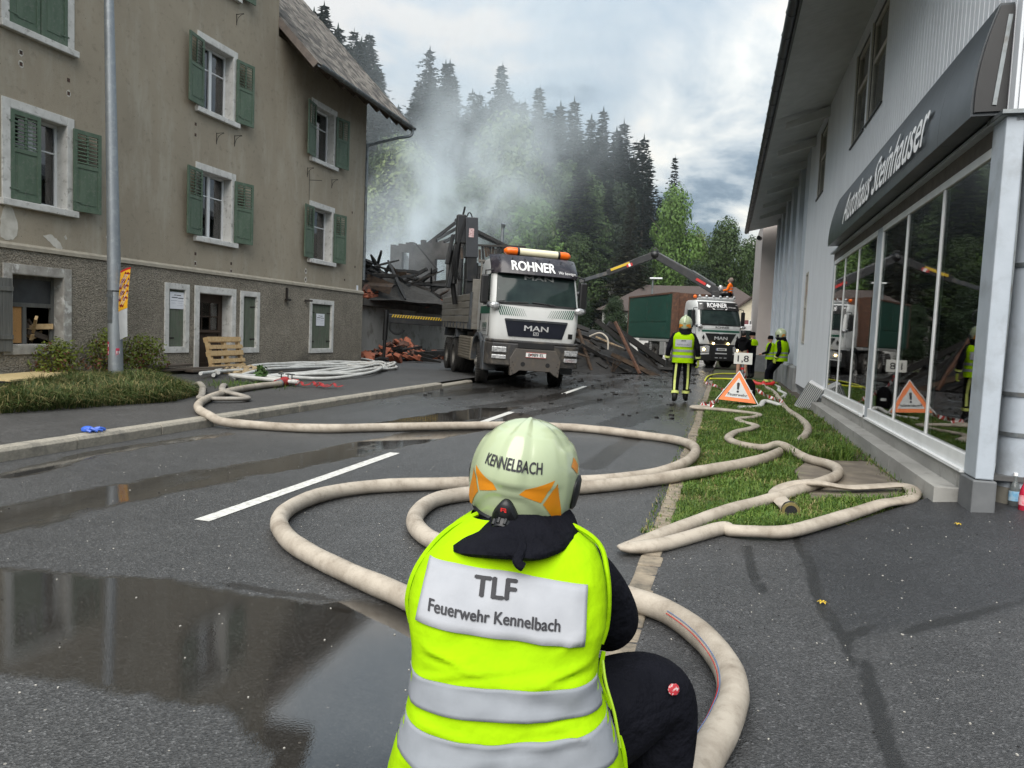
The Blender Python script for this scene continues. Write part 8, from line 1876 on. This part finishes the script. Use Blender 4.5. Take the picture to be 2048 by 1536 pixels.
ex_, ez_ = (TP[1] - TP[0]).normalized(), (TP[2] - (TP[0] + TP[1]) / 2).normalized(); fr = frame((TP[0] + TP[1]) / 2, ex_, ez_)
letters('lettering', 'Feuerwehr', .065, lambda x, y, z=0: fr(x, y + .115, .008), M_ink, tr, width=.40, bold=.01)
b = MB(); b.add([fr(-.020, .26, .008), fr(.020, .26, .008), fr(.030, .40, .008), fr(0, .42, .008), fr(-.030, .40, .008)], [(0, 1, 2, 3, 4)]); b.add([fr(.026 * math.cos(a), .215 + .026 * math.sin(a), .008) for a in [i * .52 for i in range(12)]], [tuple(range(12))]); b.build('exclamation_mark', M_ink, tr, recalc=False)
for (a, c) in ((TP[0] + Vector((-.10, -.06, -.10)), TP[2]), (TP[1] + Vector((.10, -.06, -.10)), TP[2]), (Vector((.0, .55, -.03)), TP[2])): MB().tube([a, c], .010, 6).build('leg', M_alu, tr)
b = MB(); b.add([TP[2], TP[0] + Vector((-.02, 0, 0)), Vector((-.06, .45, .1))], [(0, 1, 2)]); b.build('side_cloth', M_triw, tr); b = MB(); b.add([TP[0] + (TP[2] - TP[0]) * .2 + Vector((-.02, -.01, 0)), TP[0] + (TP[2] - TP[0]) * .62 + Vector((-.02, -.01, 0)), Vector((-.16, .30, .42)), Vector((-.26, .2, .2))], [(0, 1, 2, 3)]); b.build('red_cloth', M_red, tr)
# kilometre post
kp_ = thing('kilometre_post', 'white kilometre plate reading 1,8 on a grey post behind the triangle', 'sign', (.42, 17.6, .03))
MB().tube([(0, 0, 0), (0, 0, .98)], .035, 10).build('post', M_zinc, kp_, smooth=True); b = MB(); b.bb(-.20, .20, -.05, -.038, .86, 1.12); pl_ = b.build('plate', mat('enamel plate', (.72, .72, .68), (.66, .66, .62), rough=.4), kp_, bevel=.012)
letters('lettering', '1,8', .14, frame((0, -.052, .92), (1, 0, 0), (0, 0, 1)), M_ink, pl_, width=.24, bold=.012)
MB().tube([(0, 0, .74), (0, 0, .79)], .042, 10, False).build('red_tape', M_red, kp_)
bpk = thing('backpack', 'dark backpack leaning against the kilometre post', 'bag', (.58, 17.75, .05), R(10)); b = MB(); b.loft([oval(0, 0, z, a, c, 16, 3) for z, a, c in ((0, .14, .10), (.2, .16, .13), (.4, .14, .11), (.5, .07, .06))], True); b.build('bag', M_blackc, bpk, smooth=True); MB().bb(-.06, .06, -.135, -.125, .2, .26).build('label_patch', M_triw, bpk)
# barrier tape
def tape(label, pts):
    t = thing('barrier_tape', label, 'barrier tape', pts[0]); P = crom(pts, 14); L = -Vector(pts[0])
    for i in range(len(P) - 1):
        tw = .6 * math.sin(i * .5); u = Vector((math.sin(tw) * .04, 0, math.cos(tw) * .04)); b = MB(); b.add([P[i] - u, P[i + 1] - u, P[i + 1] + u, P[i] + u], [(0, 1, 2, 3)]); o = b.build('red_section' if (i // 2) % 2 else 'white_section', M_red if (i // 2) % 2 else M_wlet, t); o.location = L
tape('red and white barrier tape drooping from the post to the hose', [(.42, 17.55, .74), (.62, 17.9, .45), (.85, 18.3, .25), (1.1, 17.6, .16), (1.25, 16.6, .17)])
tape('red and white barrier tape lying along the road edge behind the triangle', [(.3, 18.2, .35), (0.1, 20.5, .08), (-.2, 22.5, .08), (-.5, 24.0, .07), (-.6, 25.2, .06)])
tape('red and white tape tangled at the foot of the triangle', [(-.05, 16.4, .12), (-.25, 16.1, .08), (-.4, 15.6, .09), (-.15, 15.4, .07)])
# louvred metal box leaning on the wall
lb = thing('louvre_box', 'grey ribbed metal grille box leaning on the showroom plinth', 'metal box', (1.62, 16.35, .07), R(-12)); lb.rotation_euler = (R(8), R(28), R(-14))
b = MB(); b.bb(-.16, .16, -.09, .09, 0, .60); b.build('casing', M_alu, lb, bevel=.012)
for k in range(11): MB().bb(-.172, -.158, -.085 + k * .0155, -.078 + k * .0155, .03, .57).build('rib', M_zinc, lb)
for k in range(9): MB().bb(-.15 + k * .034, -.135 + k * .034, -.102, -.088, .03, .57).build('rib', M_zinc, lb)
# bottles at the doorstep
def bottle(name, label, loc, prof, m, mcap, mlab=None, lz=(.08, .16)):
    t = thing(name, label, 'bottle', loc); b = MB(); b.loft([[Vector((r_ * math.cos(2 * math.pi * k / 18), r_ * math.sin(2 * math.pi * k / 18), z)) for k in range(18)] for r_, z in prof], True); b.build('bottle_body', m, t, smooth=True)
    b = MB(); b.tube([(0, 0, prof[-1][1] - .002), (0, 0, prof[-1][1] + .022)], prof[-1][0] * 1.15, 14); b.build('cap', mcap, t, smooth=True)
    if mlab: b = MB(); b.tube([(0, 0, lz[0]), (0, 0, lz[1])], max(q[0] for q in prof) + .0015, 18, False); b.build('label_wrap', mlab, t, smooth=True)
BP = [(.030, 0), (.038, .01), (.038, .17), (.030, .21), (.015, .25), (.014, .285)]
M_clear = mat('clear bottle', (.75, .82, .82), (.7, .78, .78), rough=.05, Transmission_Weight=.85); M_pink = mat('red drink', (.62, .03, .07), (.55, .02, .06), rough=.1, Transmission_Weight=.3)
bottle('bottle', 'clear water bottle with blue label on the doorstep', (2.335, 6.86, .126), BP, M_clear, M_letter, mat('blue label', (.12, .38, .62), (.5, .65, .75), rough=.4, scale=20)); bottle('bottle', 'red drink bottle at the right edge of the picture', (2.355, 6.70, .126), BP, M_pink, M_red, mat('pink label', (.65, .10, .16), (.7, .5, .5), rough=.4, scale=30))
bottle('bottle', 'green bottle standing behind the clear one at the downpipe', (2.52, 7.1, .126), [(q * 1.25, z * 1.45) for q, z in BP], mat('green bottle', (.03, .30, .08), (.02, .24, .06), rough=.15), M_letter)
# blue glove
gl_ = thing('rubber_glove', 'crumpled blue rubber glove on the left pavement near the kerb', 'glove', (-6.55, 6.38, .135)); M_blue = mat('blue rubber', (.04, .12, .52), (.03, .09, .42), rough=.4)
b = MB(); b.loft([oval(0, 0, z, a, c, 12, 2) for z, a, c in ((0, .08, .05), (.025, .085, .05), (.045, .06, .035), (.055, .02, .015))], True); b.build('palm', M_blue, gl_, smooth=True)
for k in range(5): a = -.9 + k * .42; MB().tube(crom([(.05 * math.cos(a), .05 * math.sin(a), .02), (.12 * math.cos(a), .12 * math.sin(a), .03 + .01 * (k % 2)), (.16 * math.cos(a + .3), .16 * math.sin(a + .3), .014)], 3), [.016] * 7, 6).build('finger', M_blue, gl_, smooth=True)
# lamp post with poster and stickers
lp = thing('lamp_post', 'galvanised steel lamp post beside the ornamental grass', 'lamp post', (-11.29, 11.65, .10))
b = MB(); b.tube([(0, 0, 0), (-.10, 0, 3.5), (-.21, 0, 7.2), (-.24, 0, 8.5)], [.135, .11, .085, .078], 20); b.build('pole', mat('galvanised steel', (.30, .325, .345), (.24, .26, .28), rough=.5, metal=.55, scale=3, sc3=(1, 1, .4), dirt=(.36, .385, .40), dscale=9), lp, smooth=True)
b = MB(); b.tube([(-.24, 0, 8.45), (.6, .1, 8.7), (1.1, .15, 8.72)], .05, 8); b.box((1.2, .16, 8.70), (.7, .28, .12)); b.build('lamp_head', M_zinc, lp, smooth=False)
b = MB(); b.box((-.03, -.128, 1.45), (.10, .006, .62)); b.build('hatch', M_zinc, lp, bevel=.003); MB().tube([(-.05, 0, 1.74), (-.05, 0, 1.765)], .126, 20, False).build('cable_tie', M_tblk, lp); MB().box((-.05, -.13, 1.66), (.12, .01, .06)).build('small_plate', M_zinc, lp, bevel=.004)
po = thing('poster', 'curled red and yellow advertising poster with grey lower sheet on the lamp post', 'poster', (-11.18, 11.62, 1.0))
def PP(u, v): return Vector((u * (.27 - .05 * abs(v - .9) + .08 * max(0, v - .9)), -.05 * math.sin(u * 2.0) - .03 * math.sin(v * 3), v + .08 * u))
def psheet(name, m, v0, v1, u0=0, u1=1, off=0, n=6):
    b = MB(); b.loft([[PP(u0 + (u1 - u0) * i / n, v0 + (v1 - v0) * j / n) + Vector((0, -off, 0)) for i in range(n + 1)] for j in range(n + 1)], False, closed=False); return b.build(name, m, po, smooth=True, recalc=False)
psheet('lower_sheet', mat('grey paper back', (.48, .50, .52), (.42, .44, .46), rough=.7), -.08, .46); M_pyel = mat('poster yellow', (.80, .42, .02), rough=.5); M_pred = mat('poster dark red', (.22, .012, .012), rough=.5)
up_ = psheet('upper_sheet', M_pyel, .46, 1.22, off=.004); psheet('red_margin', M_red, 1.20, 1.235, off=.006)
for k in range(7):
    for j in range(4):
        # slanting dark red blocks with the repeated word
        cu, cv = .10 + .32 * j + .10 * (k % 2) - .05, .50 + .115 * k + .10 * j - .1
        if not (.08 < cu < .98 and .52 < cv < 1.16): continue
        def bl(x, y, o_=.006, cu=cu, cv=cv):
            u_, v_ = cu + (x * .62 - y * .78) / .27, cv + (x * .78 + y * .62); u_ = max(0.0, min(1.0, u_)); v_ = max(.465, min(1.215, v_)); return PP(u_, v_) + Vector((0, -o_, 0))
        b = MB(); b.add([bl(-.10, -.040), bl(.10, -.040), bl(.10, .040), bl(-.10, .040)], [(0, 1, 2, 3)]); b.build('red_block', M_pred, po, recalc=False)
        letters('lettering', 'NEUS', .034, lambda x, y, z=0: bl(x, y - .017, .008), M_wlet, po, width=.12)
for zz, m in ((.66, M_red), (.53, M_red)):
    for a0, a1, nm in ((-2.6, -1.75, 'sticker'), (-.75, -.25, 'sticker')):
        b = MB(); z0 = zz if nm and a0 < -1 else zz - .12; b.loft([[Vector((-.02 + .134 * math.cos(a0 + (a1 - a0) * i / 5), .134 * math.sin(a0 + (a1 - a0) * i / 5), z)) for i in range(6)] for z in (z0, z0 + .12)], False, closed=False); s0 = b.build(nm, mat('red sticker', (.50, .04, .09), (.46, .03, .08), rough=.5), lp, recalc=False)
        for k in range(3):
            a = a0 + (a1 - a0) * (.18 + .3 * k); b = MB(); b.loft([[Vector((-.02 + .1355 * math.cos(a + .12 * i), .1355 * math.sin(a + .12 * i), z)) for i in range(2)] for z in (z0 + .02, z0 + .07 + .015 * (k % 2))], False, closed=False); b.build('sticker_mark', M_wlet if k != 1 else M_ink, s0, recalc=False)
# pallets and boards by the house
pal = thing('pallet', 'pale wooden pallet leaning upright before the brown door', 'pallet', (-11.92, 15.98, .14)); pal.rotation_euler = (0, R(-13), R(4))
for k, z in enumerate((.02, .19, .37, .54, .72)): b = MB(); b.bb(-.0, .022, -.75, .66 + .02 * (k % 2), z, z + (.125 if k % 2 == 0 else .10)); b.build('slat', M_pinew, pal, bevel=.004)
for y_ in (-.70, -.04, .58): b = MB(); b.bb(-.09, -.002, y_ - .05, y_ + .05, .02, .84); b.build('bearer', M_pinew, pal, bevel=.004)
for k, z in enumerate((.02, .37, .72)): b = MB(); b.bb(-.115, -.092, -.75, .66, z, z + .12); b.build('slat', M_pinew, pal, bevel=.004)
for k in range(7):
    o = thing('plank', ('pale sawn plank of the stack at the left edge, %s from the wall' % ('nearest', 'second', 'third', 'fourth', 'fifth', 'sixth', 'seventh')[k]), 'plank', (-12.05 + .13 * k, 10.3, .26), R(14), 'pale planks stacked at the left edge'); b = MB(); b.bb(-.05, .05, -1.2, 1.1, 0, .035); b.build('board', mat('yellowish plank', (.62, .49, .26), (.52, .39, .19), rough=.75, scale=10, sc3=(1, .1, 1)), o, bevel=.004)
o = thing('timber_block', 'reddish timber beam carrying the pale planks at the left edge', 'beam', (-11.55, 10.75, .12), R(8)); b = MB(); b.bb(-.75, .75, -.09, .09, 0, .14); b.build('beam', mat('reddish timber', (.28, .15, .085), (.2, .1, .06), rough=.85, scale=10), o, bevel=.006)
bl_ = ['lowest of the dark old boards lying before the house plinth', 'dark old board lying askew before the narrow green shutter', 'dark old board ending at the pallet', 'short dark board on top of the old boards']
for k, (x, y, z, a, L) in enumerate(((-11.9, 14.0, .15, 4, 2.6), (-11.65, 14.3, .22, -8, 2.3), (-11.45, 14.9, .19, -3, 2.0), (-11.8, 13.6, .30, 9, 1.6))):
    o = thing('old_board', bl_[k], 'board', (x, y, z), R(a)); b = MB(); b.bb(-.14, .14, -L / 2, L / 2, 0, .05); b.build('board', M_oldwood, o, bevel=.006)
sd_ = thing('sawdust_pile', 'low pile of pale sawdust below the pallet', 'sawdust', (-11.2, 15.9, .12)); mound('pile', sd_, -11.3, 15.7, .55, 1.3, .10, .12, mat('sawdust', (.42, .32, .19), (.33, .25, .15), rough=.95, scale=30, bump=.4), 2.2)
# ornamental grass, shrub, weeds
random.seed(13); GBED = [(-8.5, 6.9), (-7.95, 9.3), (-8.35, 10.4), (-10.9, 12.3), (-11.7, 10.9), (-9.6, 7.6)]; pts = []; n_ = 0
while n_ < 15000:
    x, y = random.uniform(-11.8, -7.8), random.uniform(6.8, 12.4); s_ = sdist_poly(x, y, GBED)
    if s_ < 0 or (s_ > .9 and random.random() < .6): continue
    cl = noise.noise(Vector((x * 1.7, y * 1.7, 9)));  n_ += 1
    pts.append((x, y, .12, (.30 + .14 * cl) * random.uniform(.6, 1.35) * ss(-.05, .35, s_ + .12), random.uniform(0, 6.28) if s_ > .35 else math.atan2(-.2 - random.random() * .9, 1.0) + random.uniform(-.8, .8), random.uniform(.5, 1.7), random.uniform(.006, .012), random.choice((0, 0, 1, 2, 2, 2, 3) if random.random() < .9 else (3, 3))))
GR2 = [leafmat('long grass green', (.085, .125, .034)), leafmat('long grass pale', (.15, .18, .065)), leafmat('long grass dark', (.045, .072, .022)), GR[3]]
tag(blade_mesh('ornamental_grass', pts, GR2), 'bed of long arching ornamental grass round the lamp post', 'grass', kind='stuff')
def shrub(name, label, x, y, w_, h, m, n, leaf, seed, red=None):
    t = thing(name, label, 'shrub', (x, y, .12)); me = leafy_mesh(seed, h, w_, m, n, leaf, 10, .1); link('foliage', me, t)
    b = MB(); r = random.Random(seed)
    for k in range(7): a = r.uniform(0, 6.28); b.tube([(0, 0, 0), (math.cos(a) * w_ * .4, math.sin(a) * w_ * .4, h * .5), (math.cos(a) * w_ * .6, math.sin(a) * w_ * .6, h * .85)], [.012, .009, .004], 5)
    b.build('stems', M_bark, t)
    if red: me2 = leafy_mesh(seed + 1, h * .8, w_ * 1.1, red, n // 4, leaf, 8, .1); link('reddish_leaves', me2, t)
M_sh = leafmat('shrub leaves', (.14, .175, .03)); M_shr = leafmat('reddish shrub leaves', (.14, .055, .03))
shrub('shrub', 'bright green shrub with reddish tips left of the broken window', -12.0, 11.0, .6, .75, M_sh, 1300, .030, 61, M_shr); shrub('shrub', 'tallest green shrub below the broken basement window', -11.85, 12.05, .65, 1.0, M_sh, 1500, .030, 63, M_shr); shrub('shrub', 'reddish green shrub touching the lamp post', -11.75, 12.9, .6, .85, M_sh, 1300, .030, 65, M_shr); shrub('shrub', 'small leafy weed growing beside the pavement hoses', -9.2, 13.3, .20, .34, leafmat('weed leaves', (.06, .12, .03)), 150, .05, 67)
pts = []
for k in range(700):
    x, y = random.gauss(-9.0, .45), random.gauss(12.6, .5); pts.append((x, y, .12, random.uniform(.04, .14), random.uniform(0, 6.28), random.uniform(.3, 1.3), .008, random.choice((0, 0, 1, 2))))
tag(blade_mesh('pavement_weeds', pts, GR), 'low green weeds growing out of the left pavement', 'weeds', kind='stuff')
pts = []
for k in range(2600):
    if k % 2: x, y, z = 1.72 + random.gauss(0, .05), random.uniform(7.3, 16), .06
    else: x, y, z = random.uniform(-.5, -.28), 5.3 + 14 * random.random() ** 2, .0
    pts.append((x, y, z, random.uniform(.02, .09) if k % 2 else random.uniform(.015, .05), random.uniform(0, 6.28), random.uniform(.3, 1.3), .007, random.choice((0, 1, 2, 3))))
tag(blade_mesh('edge_weeds', pts, GR), 'weeds along the plinth and the stone edging', 'weeds', kind='stuff')
# leaves, petals and pebbles on the driveway
pb_ = MB(); rp_ = random.Random(3)
for k in range(420):
    x, y = (rp_.uniform(-5.5, -.6), rp_.uniform(1.6, 7)) if k % 2 else (rp_.uniform(-.3, 2.6), rp_.uniform(1.8, 6.5)); s_ = rp_.uniform(.003, .0065)
    if k % 2 == 0 and y > edge_y(x) - .2: continue
    z = 0 if k % 2 else drive_z(x, y); pb_.box((x, y, z + s_ * .3), (s_ * rp_.uniform(1, 2), s_, s_ * .7), Matrix.Rotation(rp_.uniform(0, 3), 3, 'Z'), rp_.choice((0, 0, 0, 1)))
tag(pb_.build('pebbles', [mat('pale pebble', (.42, .40, .36), rough=.8), M_char]), 'loose pale and dark grit scattered on the asphalt', 'grit', kind='stuff')
for k, (x, y, lab) in enumerate(((.585, 4.2, 'small yellow flower head lying on the driveway crack'), (1.75, 6.15, 'small orange leaf on the driveway near the wall'))):
    o = thing('fallen_flower' if k == 0 else 'fallen_leaf', lab, 'flower' if k == 0 else 'leaf', (x, y, drive_z(x, y) + .003)); b = MB()
    for q in range(6): a = q * 1.05; b.add([(0, 0, .006), (.02 * math.cos(a - .3), .02 * math.sin(a - .3), .012), (.028 * math.cos(a), .028 * math.sin(a), .004), (.02 * math.cos(a + .3), .02 * math.sin(a + .3), .012)], [(0, 1, 2, 3)])
    b.build('petals', M_yel, o)
